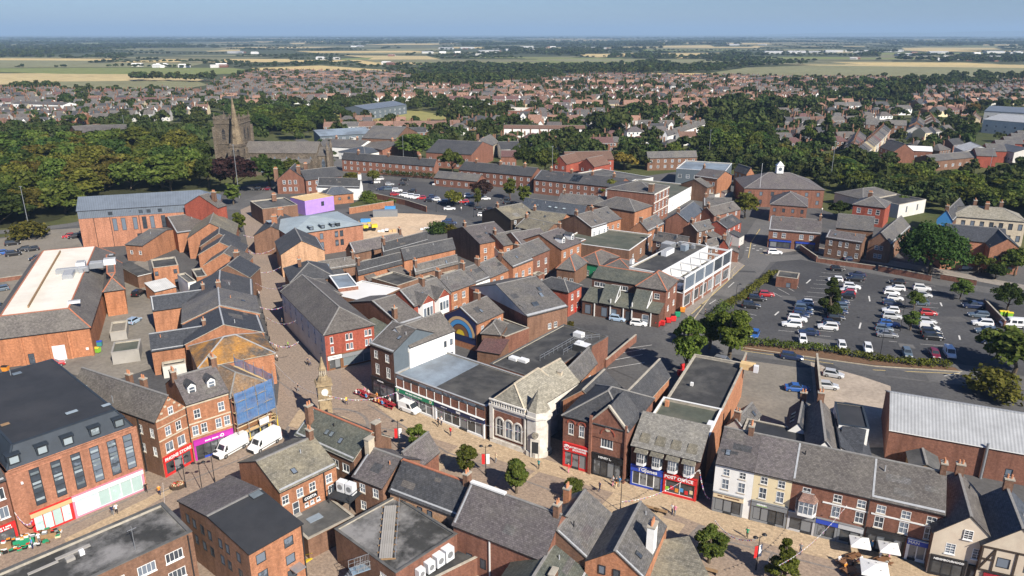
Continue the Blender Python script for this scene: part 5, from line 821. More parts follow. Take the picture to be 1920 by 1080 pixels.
r=gr('slate_warehouse','broad grey slate warehouse with rooflights and a pale boarded gable',(-3.6,162.5),(5.6,168.9),(5.3,153.8),6.4,4.0,{'*': 'brick_brown','l': 'brick_red'},'slate_grey',[W('f',(.55,.7),2.2,.9,1.3)],gmat={'l': 'render_pale'})
for x,y in ((.35,.12),(.42,.12),(.7,.22),(.78,.3)):rooflight(r,r['w']*x,r['d']*y,6.55+8*y,.52,.9,1.5,mat='glass')
building('white_windowed_block','brick block with white casements at the end of the slate warehouse',(5.2,154.0),(9.9,162.6),6.2,4,'mono',1.6,'brick_brown','slate_grey',[W('f',(.2,.45,.7),3.6,.8,1.3,'case')]);building('red_annex','small bright red brick annex with hipped roof near the red bins',(13.5,168.8),(17.1,174.0),6.4,10,'hip',1.8,'brick_crimson','slate_dark',[W('f',(.3,.75),(1.2,4),.9,1.4)])
# ---------------------------------------------------------------- market arcade and hall
A,B=(17.1,171.0),(34.1,161.8)
r=building('market_arcade','dark brick market arcade with sloping canopy roofs and white trussed porches',A,B,3.6,5,'mono',1.9,'brick_dark','slate_green',[W('f',(.08,.3,.42,.62),.4,1.6,2.4,'dark'),W('f',(.83,),.1,1.6,2.6,'wdoor')],far=False);w=r['w']
building('','',off(A,B,.3,5.02),off(A,B,w-5,5.02),8.0,9,'gable',1.8,'brick_dark','slate_green',[W('f',(.1,.2,.42,.52,.62),6.0,1.4,1.1,'case')],into=r,pre='upper_',ridge='ridge_clay',far=False);building('','',off(A,B,w-7,3.5),off(A,B,w+.3,3.5),8.2,9,'hip',3.0,'brick_red','slate_brown',[W('f',(.3,.7),5.8,1.3,1.3),W('r',2,(2.5,5.8),1.2,1.3)],into=r,pre='tower_',ridge='ridge_clay',far=False)
for k in (.33,.74):
    q=MB();slab(q,[(-.5,3.9),(3.4,7.6),(6.0,5.6)],-1.9,1.9,'slate_green',.14,'x','gutter');o=part_at(r,'porch_roof',q,k*w,0,0);q=MB();q.bar((2.0,.0,4.3),(2.0,3.4,7.5),.12,.16,'frame_white');q.bar((2.0,.0,4.3),(2.0,3.4,5.2),.12,.16,'frame_white');q.bar((2.0,3.4,5.2),(2.0,3.4,7.5),.12,.16,'frame_white');q.bar((2.0,1.7,4.8),(2.0,1.7,5.9),.12,.16,'frame_white');q.build('truss',o)
for k in (.17,.38,.55,.66,.9):b=MB();b.box(k*w - .1,-.25,0,k*w+.1,-.003,5.2 if k in (.38,.66) else 3.4,'frame_white');b.build('downpipe',r)
A,B=(41.8,172.4),(60.2,197.5)
r=building('market_hall','market hall with a white concrete frame and open roof terrace',A,B,4.8,6.5,'flat',0,'brick_red','felt_grey',[W('f',6,1.0,4.2,2.8,'shop')],ph=.1,cop='frame_white',far=False);w=r['w'];d9=dist(A,(29.4,180.7))
building('','',off(A,B,0,6.55),off(A,B,w,6.55),8.8,d9-6.5,'flat',0,{'*': 'frame_white','l': 'frame_white'},'felt_dark',[],into=r,pre='rear_',ph=.4,cop='frame_white')
for k in range(6):
    x=.2+k*(w - .4)/5;b=MB();b.box(x - .13,-.3,0,x+.13,.0,8.8,'frame_white');b.build('frame_post',r);b=MB();b.box(x - .12,.06,8.3,x+.12,6.5,8.75,'frame_white');b.build('roof_beam',r)
for z0,z1 in ((8.81,9.15),(4.9,5.35)):b=MB();b.box(0,-.32,z0,w,.04,z1,'frame_white');b.build('edge_beam',r)
for k in range(5):x=.2+(k+.5)*(w - .4)/5;b=MB();b.box(x-1.2,1.5+k%2,4.81,x+1.2,3,5.9+.3*(k%3),('paint_white','paint_red','glass','paint_grey','paint_brown')[k]);b.build('terrace_booth',r);g=MB();g.box(x-(w - .4)/10+.25,-.1,5.52,x+(w - .4)/10 - .25,-.06,8.6,'glass');g.build('terrace_glazing',r)
for (x,y,sx,sy,sz,m) in ((w*.5,12,5,1.6,1.3,'steel_white'),(w*.72,14,3.4,3,1.4,'steel'),(w*.75,10,2.4,1.5,1.6,'felt_blue'),(w*.88,13,1,1,1.2,'steel'),(w*.12,16,1.2,.8,1.2,'frame_white'),(w*.86,9,1.2,1.0,1.0,'steel')):b=MB();b.box(0,0,0,sx,sy,sz,m);b.box(.1,.1,sz,sx - .1,sy - .1,sz+.1,'lead');part_at(r,'roof_plant',b,x,y,8.42)
# ---------------------------------------------------------------- block behind the market
for a in (('covered_stalls','hipped market stall roof over green boarded stalls',(18.1,202.3),(24.2,197.7),4.2,11,'hip',2.4,'paint_green','slate_brown'),('covered_stalls','long market stall roof with a pale gabled porch',(24.2,195.2),(32.3,192.3),4.2,9,'hip',2.0,'brick_crimson','slate_brown'),('covered_stalls','market stall roof with a steep red ridged pyramid',(12.2,194.2),(16.9,191.8),4.5,9,'hip',3.2,'brick_brown','slate_grey'),
          ('flat_annex','pale flat roofed brick annex left of the white gabled house',(18.2,216.3),(22.7,222.4),5,9,'flat',0,'brick_red','felt_grey'),('hipped_offices','hipped slate offices with a white arched doorway',(41.8,249.0),(49.2,258.1),7.6,17,'hip',2.8,'brick_orange','slate_grey'),
          ('flat_shop','long flat roofed shop with a white fascia by the town hall',(59.5,279.1),(76.0,307.6),5.4,26,'flat',0,'render_white','felt_green'),('flat_shop','dark flat market roof between the stalls and the brick houses',(34.3,209.9),(44.1,228.2),5,22,'flat',0,'brick_brown','felt_green'),('flat_shop','white edged flat roofs behind the town hall',(46.1,312.0),(62.2,326.8),5,30,'flat',0,'render_pale','felt_grey')):
    building(*a[:10],[W('f',3,.6 if a[4]<5 else 1.5,1.1,1.6)],ridge='ridge_clay' if 'stall' in a[0] else 'ridge_grey',cop='frame_white')
for lb,R1,R2,E,h,rise,wl_,rf in (('white rendered gabled house above the market stalls',(20.1,231.6),(25.6,237.6),(23.5,225.6),7.4,3.0,{'*': 'render_white','l': 'brick_brown'},'slate_brown'),('orange brick house joined to the white gabled house',(25.6,237.6),(31.6,243.9),(30.2,233.9),7.4,3.0,'brick_orange','slate_grey'),
        ('brown slate house with dormers behind the market hall',(43.7,221.4),(52.5,214.5),(43.2,220.2),5.6,2.2,'brick_brown','slate_brown'),('gabled brick house between the offices and market',(40.5,230.4),(47.5,240.7),(44.5,231.1),6,2.6,'brick_orange','slate_grey'),('house with white verges and a blue grey slope',(54.8,242.3),(64.3,260.5),(64.0,251.8),6,2.6,'brick_red','slate_blue'),
        ('small brown gabled house near the road junction',(57.1,232.5),(64.5,238.3),(59.4,230.7),5.4,2.0,'brick_brown','slate_grey'),('small hipped brick house at the road junction',(66.3,235.2),(73.7,245.0),(72.0,236.9),5.6,2.0,'brick_crimson','slate_dark'),('brown slate cottage beside the white concrete frame',(56.5,212.5),(62.8,217.4),(61.0,213.8),5.2,2.0,'brick_brown','slate_brown'),
        ('long brown house behind the junction',(67.7,254.7),(79.9,265.2),(72.4,254.4),5.4,2.2,'brick_red','slate_brown'),('red brick end house by the red post box',(62.8,213.7),(66.9,225.1),(67.8,223.6),5.2,2.0,'brick_crimson','slate_grey'),('grey slate house beyond the tree at the junction',(70.4,269.7),(80.0,267.9),(69.9,265.3),6,2.2,'brick_brown','slate_grey'),
        ('gabled house with a lichen roof by the mid car park',(-5.5,252.1),(3.4,259.7),(-0.7,245.8),5.4,2.8,'timber_dark','slate_lichen'),('tan roofed cottages in front of the black roofed hall',(7.3,251.4),(18.2,245.0),(7.2,245.8),5.2,2.4,'brick_orange','slate_lichen'),('mottled slate house below the tan roofed cottages',(4.4,241.2),(13.6,232.5),(3.5,235.6),5.2,2.2,'brick_brown','slate_lichen'),
        ('large slate house with brown gable at the car park corner',(-14.8,218.8),(-5.6,225.5),(-9.8,211.1),6.6,3.2,{'*': 'brick_orange','l': 'brick_brown'},'slate_purple'),('long slate range with rooflights behind the dormered house',(-5.6,215.3),(2.4,221.7),(-3.1,210.9),6,2.4,'brick_orange','slate_grey'),('dormered slate row above the black roofed hall',(18.5,278.4),(43.9,268.8),(18.9,273.5),5.4,2.4,'brick_brown','slate_grey')):
    gr('brick_house',lb,R1,R2,E,h,rise,wl_,rf,[W('f',3,(1.2,3.6) if h<7 else (1.4,4.6),1.0,1.4)],chim=((.05,.5,h+rise - .5,1.8,.7,1.0,2),))
r=gr('black_roofed_hall','long hall with a near black slate roof and a row of rooflights',(4.8,266.9),(25.8,253.6),(4.0,264.5),5.6,3.0,'brick_dark','slate_blue')
for k in (.25,.45,.55,.68):rooflight(r,r['w']*k,r['d']*.22,7.0,.5,1.2,1.2)
r=building('town_hall','tall red brick civic building with white stone bands and a low hipped roof',(50.3,260.4),(58.3,274.1),11.5,18,'hip',2.2,{'*': 'brick_red'},'slate_grey',[W('f',4,(1.5,5.0,8.4),1.3,2.2)],edge='stone_pale',chim=((.1,.1,11,3.5,2.0,1.6,0),));w=r['w'];boxes(r,'string_course',[(-.1,-.15,z,w+.1,-.003,z+.4) for z in (4.2,7.8,10.9)],'stone_pale')
# right: civic offices, brick pairs, villas
r=building('civic_offices','broad brick offices with a big hipped maroon slate roof and white cupola',(91.5,290.7),(121.7,287.5),7.4,22,'hip',4.6,'brick_red','slate_purple',[W('f',7,(1.4,4.6),1.2,1.6,'dark')]);w=r['w']
b=MB();b.box(-1.3,-1.3,0,1.3,1.3,3.0,'frame_white');b.poly([(-1.5,-1.5,3),(1.5,-1.5,3),(0,0,4.8)],'frame_white');b.poly([(1.5,-1.5,3),(1.5,1.5,3),(0,0,4.8)],'frame_white');b.poly([(1.5,1.5,3),(-1.5,1.5,3),(0,0,4.8)],'frame_white');b.poly([(-1.5,1.5,3),(-1.5,-1.5,3),(0,0,4.8)],'frame_white');o=part_at(r,'cupola',b,w*.5,11,11.8);c=MB();c.cyl((0,-1.36,1.7),(0,-1.305,1.7),.7,.7,16,'render_grey');c.build('dial',o)
building('','',(93.8,266.2),(105.5,261.8),6.4,15,'hip',3.6,'brick_red','slate_purple',[W('f',4,(1.2,3.8),1.0,1.4,'dark')],into=r,pre='wing_')
b=MB();b.cyl((0,0,0),(0,0,17),.09,.05,6,'steel_white');b.cyl((0,0,17),(0,0,17.2),.12,.02,6,'steel_white');o=b.build('flagpole');o.location=(*(97.4,290.4),0.1);tag(o,'tall white flagpole in front of the civic offices','flagpole')
r=building('brick_shop_pair','red brick pair with blue shop fronts and parked blue cars',(81.9,231.2),(96.3,225.8),5.8,11,'gable',3.2,'brick_red','slate_purple',[W('f',(.13,.3,.64,.83),3.6,1.2,1.5)],far=False);shop(r,.03,.46,'blue',None,panes=3,top=2.9,fh=.6,pil='navy');shop(r,.54,.92,'blue',None,panes=3,top=2.9,fh=.6,pil='navy')
r=building('twin_gabled_villa','brown brick villa with two low front gables and white sashes',(95.8,220.5),(104.0,214.3),6.2,6,'gable',1.6,'brick_brown','slate_purple',[W('f',(.15,.42,.6,.9),(1.2,4.0),.9,1.5)],far=False);gr('','',(106.4,238.1),(116.1,233.6),(103.7,231.6),6.4,3.0,'brick_brown','slate_grey',[],into=r,pre='rear_')
r=building('red_villa','bright red brick villa with white bay windows above the car park',(122.1,262.5),(130.7,256.5),7.2,11,'hip',2.8,'brick_crimson','slate_grey',[W('f',(.2,.55,.8),(1.2,4.4),1.3,1.8)],chim=((.4,.5,9,2,1.4,.8,4),))
building('grey_clinic','low grey and white clinic with a dark flat roof by the railway trees',(142.9,270.7),(157.8,280.1),5.2,12,'flat',0,'render_pale','felt_dark',[W('f',(.3,.7),1.8,.8,2.2,'dark')]);building('grey_clinic','wide slate roofed clinic wing behind the red villa',(135.0,282.9),(153.7,290.9),4.6,14,'hip',2.6,'render_pale','slate_grey')
gr('gabled_villa','brick villa with a steep slate gable left of the big chestnut',(109.5,214.9),(126.3,236.8),(120.7,224.4),6,3.0,'brick_brown','slate_grey',[W('l',(.4,.6),(1.2,3.8),1.0,1.3),W('f',3,3.8,1,1.3)])
r=building('modern_care_home','modern brick building with slate gables right of the big chestnut',(136.1,204.8),(143.4,202.1),7.4,16,'gfront',2.8,'brick_pink','slate_plain',[W('f',(.25,.75),(1.0,3.8),1.3,1.3,'dark')],far=False);gr('','',(131.7,220.4),(145.4,213.9),(130.1,214.1),7.4,3.0,'brick_pink','slate_plain',[W('f',(.2,.4),(1.2,4.0),1.2,2.2,'dark')],into=r,pre='range_')
building('','',(124.6,207.8),(130.4,206.7),7.2,15,'gfront',2.6,'brick_pink','slate_plain',[],into=r,pre='wing_')
r=building('stone_terrace','buff stone terrace with a hipped stone slate roof and tall chimneys',(144.2,240.2),(164.0,232.1),8.2,12,'hip',2.8,'stone_buff','slate_stone',[W('f',8,(1.4,5.2),1.2,2.0,'dark')],chim=((.35,.6,9.6,3,1.0,1.6,4),(.5,.4,9.6,2.6,1.2,.9,3),(.7,.6,9.6,3,1.0,1.2,3)));gr('slate_house','house with blue sheeted gable and dark slates left of the stone terrace',(140.0,235.7),(155.1,254.7),(151.4,246.4),8,3.0,{'*': 'brick_dark','l': 'paint_skyblue'},'slate_dark')
# ---------------------------------------------------------------- terraces and halls in the middle distance
CH=lambda n,z:tuple(((i+.5)/n,.5,z,1.8,.8,1.4,4) for i in range(n))
for nm,lb,R1,R2,E,h,rise,wl_,rf,wn_,ch in (('long_terrace','long dark roofed terrace of red brick shops behind the mid car park',(-83.6,373.3),(-35.6,351.7),(-37.8,350.4),6.2,2.8,'brick_red','slate_dark',14,3),('long_terrace','dark roofed brick terrace between the two round trees',(-21.7,345.5),(11.3,328.1),(9.3,322.8),6.2,2.8,'brick_red','slate_dark',11,3),('long_terrace','dark roofed brick terrace with solar panels',(12.7,322.7),(46.3,303.8),(11.8,315.3),6.2,2.8,'brick_red','slate_dark',12,4),
        ('low_terrace','low brick bungalow terrace beside the copper tree',(-33.3,337.2),(-13.4,327.8),(-32.0,332.0),3.8,2.2,'brick_red','slate_grey',6,0),('brick_hall','big slate roofed brick hall with a cross gable',(-38.8,398.1),(-15.2,389.9),(-36.8,380.8),7.6,4.4,'brick_red','slate_dark',5,0),('brown_tiled_hall','brown tiled brick hall among trees',(25.8,371.1),(49.2,374.6),(26.5,364.8),6.4,3.2,'brick_crimson','tile_brown',6,0),
        ('apartment_block','brown brick flats with a steep dark roof and a white verge',(-81.0,443.3),(-61.0,438.0),(-75.1,425.1),9,5,'brick_brown','slate_grey',5,0),('white_roofed_club','club building with a bright white curved roof beyond the church',(-109.5,486.5),(-87.1,475.5),(-102.4,460.3),5,2,'render_pale','membrane_white',4,0),('white_house_row','row of white fronted cottages beyond the church',(-106.4,432.7),(-80.9,423.7),(-102.5,419.0),5.4,2.6,'render_white','slate_grey',6,2),('brick_row','red brick cottages behind the long terrace',(-83.4,437.3),(-61.1,415.0),(-78.9,414.9),5.4,2.6,'brick_red','slate_brown',5,2),
        ('white_cottage','low white cottage with a blue grey hip behind the long terrace',(-90.0,416.7),(-73.5,406.5),(-82.2,401.5),4.2,2.4,'render_white','slate_blue',4,0),('white_villa','white villa with a tall chimney beside the brick hall',(-7.3,414.9),(3.5,417.1),(-6.4,407.5),5.6,3.0,'render_white','slate_dark',3,1),('brown_house','brown tiled house between the white villa and the round trees',(-5.5,388.6),(2.2,388.6),(-5.2,382.8),5.4,2.4,'brick_red','tile_maroon',3,0),
        ('church_hall','stone gabled hall right of the brick hall',(-17.2,405.6),(-12.1,428.0),(-9.5,418.0),7,4,'stone_buff','slate_grey',2,0),('grey_roofed_block','brick block with grey roof by the railway trees',(67.4,375.1),(92.8,378.7),(67.8,373.0),6.4,2.6,'brick_brown','slate_grey',7,0),('white_row','white fronted terrace stepping up towards the trees',(93.1,459.1),(132.3,524.4),(132.6,521.8),6.4,2.6,'render_white','slate_grey',8,4),
        ('brick_house','brick house with two tone roof next to the lead roofed building',(102.6,338.1),(105.2,328.1),(101.8,333.6),6.4,2.6,'brick_orange','slate_brown',3,0),('nursing_home','brown roofed brick nursing home beyond the wood, left range',(-280.5,483.8),(-269.9,492.6),(-274.3,472.9),6,3,'brick_pink','slate_brown',4,0),('nursing_home','brown roofed brick nursing home beyond the wood, right range',(-267.0,487.3),(-245.5,490.3),(-260.3,475.0),6.4,3,'brick_pink','slate_brown',7,0),('long_shed','low brown roofed shed among the trees on the left',(-282.7,421.0),(-287.6,467.7),(-279.2,418.5),4,2,'brick_brown','slate_brown',5,0),
        ('long_low_shop','long grey roofed building in the terraces on the right',(244.0,524.4),(268.6,517.7),(244.2,522.2),6,3,'brick_brown','slate_grey',6,0),('brown_hall','broad brown roofed hall beside the terraced street',(207.3,413.1),(206.9,396.4),(201.9,412.7),6,4,'brick_red','slate_brown',3,0),('white_roofed_hall','low hall with a pale curved roof near the railway trees',(215.9,411.8),(227.5,407.7),(214.2,407.6),5,2,'brick_red','membrane_white',4,0),('white_barn','pale metal barn with a broad gable roof on the right',(253.3,416.4),(249.4,399.9),(243.7,408.8),5.4,3,'sheet_pale','sheet_pale',2,0)):
    gr(nm,lb,R1,R2,E,h,rise,wl_,rf,[W('f',wn_,(1.2,3.9) if h>5.5 else 1.2,1.2,1.4)],chim=CH(ch,h+rise - .4) if ch else (),kind='hip' if 'hip' in lb else 'gable')
r=building('white_flats','long three storey white panelled flats with a low brown roof',(-5.4,480.9),(46.1,478.1),8.0,10,'gable',1.6,'render_white','tile_brown',[W('f',18,(1.3,4.4),1.3,1.2,'case')]);w=r['w']
for k in range(10):b=MB();b.box(w*k/9 - .4,-.25,0,w*k/9+.4,-.003,7.8,'brick_brown');b.build('brick_pier',r)
for k in range(2):building('','',((19.7,358.4),(31.5,352.2))[k],((25.8,353.8),(38.1,346.3))[k],6.4,13,'gfront',3.4,'brick_crimson','tile_brown',[W('f',2,(1.2,3.8),1.1,1.4)],into=bpy.data.objects['brown_tiled_hall'],pre='wing_',far=True)
r=building('lead_roofed_hall','white and grey hall with a pale blue lead flat roof',(73.3,332.6),(93.0,324.5),8,24,'flat',0,'render_grey','felt_blue',[W('f',6,4,1.6,1.6)],cop='frame_white');building('brick_offices','plain brick offices beside the lead roofed hall',(76.0,308.6),(83.4,301.4),9,12,'gable',2.4,'brick_orange','slate_purple',[W('f',(.6,.85),(3,6),1,1.5)]);building('brick_house','buff fronted shop with dark slate roof below the lead roofed hall',(78.9,298.9),(89.8,310.3),6,12,'gable',2.6,'brick_brown','slate_grey',[W('f',3,3.4,1,1.4)])
r=bpy.data.objects['long_terrace.002']
for i in range(3):
    for j in range(4):b=MB();b.box(0,0,0,1.0,1.6,.08,'glass_car');o=b.build('solar_panel',r);o.location=(r['w']*.42+j*1.1,1.0+i*1.7*.9,6.75+i*1.7*.9*2.8/(r['d']/2));o.rotation_euler.x=math.atan2(2.8,r['d']/2)
for i,(lb,A,B,h,d,kd,rs,wl_,rf) in enumerate((('grey and white school block with a monopitch roof',(-114.3,449.8),(-85.2,464.9),7,16,'mono',2,'render_grey','felt_blue'),('white and blue sports hall with striped roof glazing',(-114.5,603.4),(-89.6,650.2),8,26,'gable',2.5,'render_grey','sheet_blue'),('long pale roofed school on the playing field edge',(-49.2,618.5),(8.5,605.2),7,30,'flat',0,'brick_red','membrane'),('white terrace of flats on the far left',(-437.8,672.0),(-385.0,656.6),7,14,'gable',1.5,'render_white','slate_brown'),
        ('large grey blue warehouse at the right edge',(324.8,524.4),(352.2,486.7),9,50,'gable',2.5,'sheet_pale','sheet_grey'),('second grey warehouse behind the large one at the right edge',(361.5,584.4),(398.3,552.8),9,40,'gable',2.5,'sheet_pale','sheet_blue'),('dark flat roofed brick store on the far left',(-450.3,666.8),(-446.5,682.8),7,20,'flat',0,'render_pale','felt_grey'),('low brick works with blue grey roof on the right',(260.9,408.7),(263.3,393.3),6,16,'gable',2,'render_pale','slate_blue'),('long grey roofed works beside the railway trees',(210.8,371.8),(249.1,389.0),5,12,'gable',2,'brick_brown','slate_grey'))):
    building(('school_block','sports_hall','school_block','white_flats','warehouse','warehouse','brick_store','works','works')[i],lb,A,B,h,d,kd,rs,wl_,rf,[W('f',8,(1.3,4.4) if h>6 else 1.5,1.6,1.4)])
for k in range(6):      # saw-tooth brick works, right edge
    building('works','saw-tooth brick workshop bay on the right, '+('nearest','second','third','fourth','fifth','farthest')[k]+' of six',((240.9,395.2),(255.7,410.7),(269.8,425.3),(284.2,440.8),(297.5,455.1),(309.3,467.7))[k],((237.3,382.5),(252.7,398.9),(266.3,412.7),(280.2,427.4),(294.4,443.2),(305.9,455.1))[k],6,9,'gfront',3,'brick_crimson','slate_grey')
# ---------------------------------------------------------------- repairs and fittings on the pitched roofs
rr=random.Random(11);bpy.context.view_layer.update()
for root,w,d,h,rise,rp,rm,has in ROOFS:
    yr=d*rp;sl=math.atan2(rise,yr);L=math.hypot(rise,yr)
    def on_slope(nm,x0,x1,t0,t1,mat,lift):      # a patch lying on the front slope, t from eave to ridge
        b=MB();b.poly([(x0,yr*t0,h+.14+rise*t0+lift),(x1,yr*t0,h+.14+rise*t0+lift),(x1,yr*t1,h+.14+rise*t1+lift),(x0,yr*t1,h+.14+rise*t1+lift)],mat);b.build(nm,root)
    if not rm.startswith(('slate','tile')):continue
    if root.name.split('.')[0] in ('rear_range','brick_house','terraced_house','slate_house','rear_wing','workshop','mural_house','slate_warehouse') and rr.random()<.75 and w>7:
        for k in range(1 if w<14 else 2):     # lean-to and box extensions in the yards
            ew=rr.uniform(2.6,5.0);x0=rr.uniform(.5,max(.6,w/(2 if w>14 else 1)-ew - .5))+(w/2 if k else 0);ed=rr.uniform(2.2,3.8);a=root.matrix_basis@Vector((x0,-ed,0));c=root.matrix_basis@Vector((min(x0+ew,w - .2),-ed,0));fl=rr.random()<.4
            building('','',(a.x,a.y),(c.x,c.y),rr.uniform(2.6,3.4),ed - .02,'flat' if fl else 'mono',1.1,rr.choice(('brick_brown','brick_red','brick_orange','render_pale')),rr.choice(('felt_dark','felt_grey')) if fl else rr.choice(('slate_grey','slate_brown','slate_dark')),[W('f',(.5,),.9,.8,1.0)],into=root,pre='extension_',ov=.1)
    for k in range(rr.choice((0,1,1,2,3))):
        x0=rr.uniform(.05,.8)*w;x1=min(w - .1,x0+rr.uniform(.7,3.2));t0=rr.uniform(.05,.7);on_slope('slate_patch',x0,x1,t0,min(.96,t0+rr.uniform(.08,.3)),rr.choice(('slate_lichen','slate_weathered') if 'lichen' in rm else ('slate_green','slate_grey') if 'green' in rm else ('slate_dark','slate_grey','slate_brown','slate_purple')),.012+.004*k)
    if rr.random()<.5:on_slope('valley_flashing',0.05,.3,.02,.97,'lead',.03)
    if rr.random()<.4:on_slope('eaves_flashing',.1,w - .1,.0,.05,'lead',.028)
    if rr.random()<.35:
        x=rr.uniform(.2,.8)*w;t=rr.uniform(.3,.6);rooflight(root,x,yr*t,h+.16+rise*t,sl,.7,.95,mat='glass')
    if rr.random()<.6:
        x=rr.uniform(.1,.9)*w;b=MB();b.cyl((0,0,0),(0,0,rr.uniform(.5,.9)),.09,.08,7,rr.choice(('lead','pot_clay','gutter')));part_at(root,'vent_pipe',b,x,yr*.7,h+.1+rise*.7)
    if not has and rr.random()<.6:
        b=MB();b.box(-.35,-.5,0,.35,.5,2.0,'brick_brown');b.box(-.43,-.58,2.0,.43,.58,2.15,'coping');x=rr.choice((.5,w - .5));part_at(root,'chimney',b,x,yr,h+rise - .6)
        for s in (-.22,.22):b=MB();b.cyl((0,0,0),(0,0,.55),.14,.11,7,'pot_clay');part_at(root,'chimney_pot',b,x,yr+s,h+rise+1.55)
# ---------------------------------------------------------------- church
ch=empty('parish_church',(-137,372,0),-.03);tag(ch,'old dark stone church with a massive battlemented tower and a spire before it','church')
def tower(root,name,x,y,w,h,mat,pin=2.4,merlon=True):
    b=MB();b.box(x-w/2,y-w/2,0,x+w/2,y+w/2,h,mat);o=b.build(name,root)
    for sx in (-1,1):
        for sy in (-1,1):q=MB();q.box(x+sx*w/2 - .8,y+sy*w/2 - .8,0,x+sx*w/2+.8,y+sy*w/2+.8,h*.86,mat);q.build('buttress',o);q=MB();q.cyl((x+sx*(w/2 - .4),y+sy*(w/2 - .4),h),(x+sx*(w/2 - .4),y+sy*(w/2 - .4),h+pin),.45,.08,4,mat);q.build('pinnacle',o)
    q=MB();q.box(x-w/2 - .25,y-w/2 - .25,h*.55,x+w/2+.25,y+w/2+.25,h*.55+.4,mat);q.box(x-w/2 - .3,y-w/2 - .3,h*.92,x+w/2+.3,y+w/2+.3,h*.92+.4,mat);q.build('string_course',o)
    if merlon:
        n=6
        for k in range(n):
            t=-w/2+.6+k*(w-1.2)/(n-1)
            for (mx,my) in ((t,-w/2),(t,w/2),(-w/2,t),(w/2,t)):q=MB();q.box(x+mx - .45,y+my - .25,h,x+mx+.45,y+my+.25,h+1.0,mat);q.build('merlon',o)
    for (M,sx) in ((Matrix.Translation((x,y-w/2,0)),0),(Matrix.Translation((x+w/2,y,0))@Matrix.Rotation(math.pi/2,4,'Z'),1)):
        for dx in ((-2.2,2.2) if w>12 else (-1.1,1.1)):
            q=MB();pts=[(dx - .8,h*.62),(dx+.8,h*.62),(dx+.8,h*.78),(dx,h*.84),(dx - .8,h*.78)];q.poly([(a,-.06,z) for a,z in pts],'render_black')
            for k in range(5):q.box(dx - .7,-.16,h*.63+k*h*.03,dx+.7,-.07,h*.63+k*h*.03+.2,mat)
            placed(q.build('belfry_opening',o),M)
    return o
tower(ch,'west_tower',0,0,13,26,'stone_church',3.0)
tower(ch,'steeple_tower',5.2,-9.9,5.6,15,'stone_church',.4,False)
sp=MB();ring=[(2.9*math.cos(t),2.9*math.sin(t),15) for t in np.arange(8)*math.pi/4+math.pi/8]
for i in range(8):sp.poly([ring[i],ring[(i+1)%8],(0,0,38)],'stone_spire')
o=part_at(ch,'spire',sp,5.2,-9.9,0)
for k,z in enumerate((18,24)):
    q=MB();a=2.3-k*.6;q.box(-.6,-a - .4,z,.6,-a+.9,z+2,'stone_spire');q.poly([(-.7,-a - .45,z+2),(.7,-a - .45,z+2),(0,-a+.3,z+3.4)],'stone_spire');q.build('spire_light',o)
def nave(nm,x0,x1,y0,y1,h,rise,win):
    b=MB();b.box(x0,y0,0,x1,y1,h,'stone_church');ym=(y0+y1)/2;b.poly([(x1,y0,h),(x1,y1,h),(x1,ym,h+rise)],'stone_church');b.poly([(x0,y1,h),(x0,y0,h),(x0,ym,h+rise)],'stone_church');o=b.build(nm,ch)
    q=MB();slab(q,[(y0 - .3,h),(ym,h+rise+.1),(y1+.3,h)],x0 - .2,x1+.2,'slate_brown',.2,'x','stone_church');q.build('roof',o)
    n=win
    for k in range(n):
        x=x0+(k+.5)*(x1-x0)/n;q=MB();q.poly([(a,y0 - .05,z) for a,z in ((x - .9,h*.25),(x+.9,h*.25),(x+.9,h*.62),(x,h*.85),(x - .9,h*.62))],'glass');q.build('window',o);q=MB();q.box(x-(x1-x0)/n/2 - .35,y0 - .9,0,x-(x1-x0)/n/2+.35,y0 - .001,h*.8,'stone_church');q.build('buttress',o)
nave('nave',6.7,42,-6,8,10,4.6,6);nave('aisle',9,40,-11.5,-6.02,6,1.6,6);nave('chancel',42.2,47,-4,6,8.5,3.5,1)
for s in (0,1):q=MB();q.cyl((47-s,-4.4+s*10.5,0),(47-s,-4.4+s*10.5,12),.9,.7,8,'stone_church');q.cyl((47-s,-4.4+s*10.5,12),(47-s,-4.4+s*10.5,15),.8,.05,8,'stone_church');q.build('turret',ch)
# ---------------------------------------------------------------- clock tower
ct=empty('clock_tower',(*TOWER,.1),math.radians(20));ct.scale=(.82,.82,.89);tag(ct,'slim sandstone clock tower with an open cupola and short spire','clock tower')
def ptw(nm,fn,parent=None):b=MB();fn(b);return b.build(nm,parent or ct)
ptw('base',lambda b:(b.box(-1.75,-1.75,0,1.75,1.75,.5,'stone_tower'),b.box(-1.5,-1.5,.5,1.5,1.5,1.5,'stone_tower')))
ptw('shaft',lambda b:b.box(-1.25,-1.25,1.5,1.25,1.25,6.6,'stone_tower'))
for s in ('f','r'):
    M=Matrix.Identity(4) if s=='f' else Matrix.Rotation(math.pi/2,4,'Z');b=MB();b.box(-.3,-1.28,3.0,.3,-1.251,4.6,'render_black');placed(b.build('slit_window',ct),M)
ptw('string_course',lambda b:b.box(-1.45,-1.45,6.6,1.45,1.45,6.9,'stone_buff'));cs=ptw('clock_stage',lambda b:b.box(-1.4,-1.4,6.9,1.4,1.4,9.6,'stone_tower'))
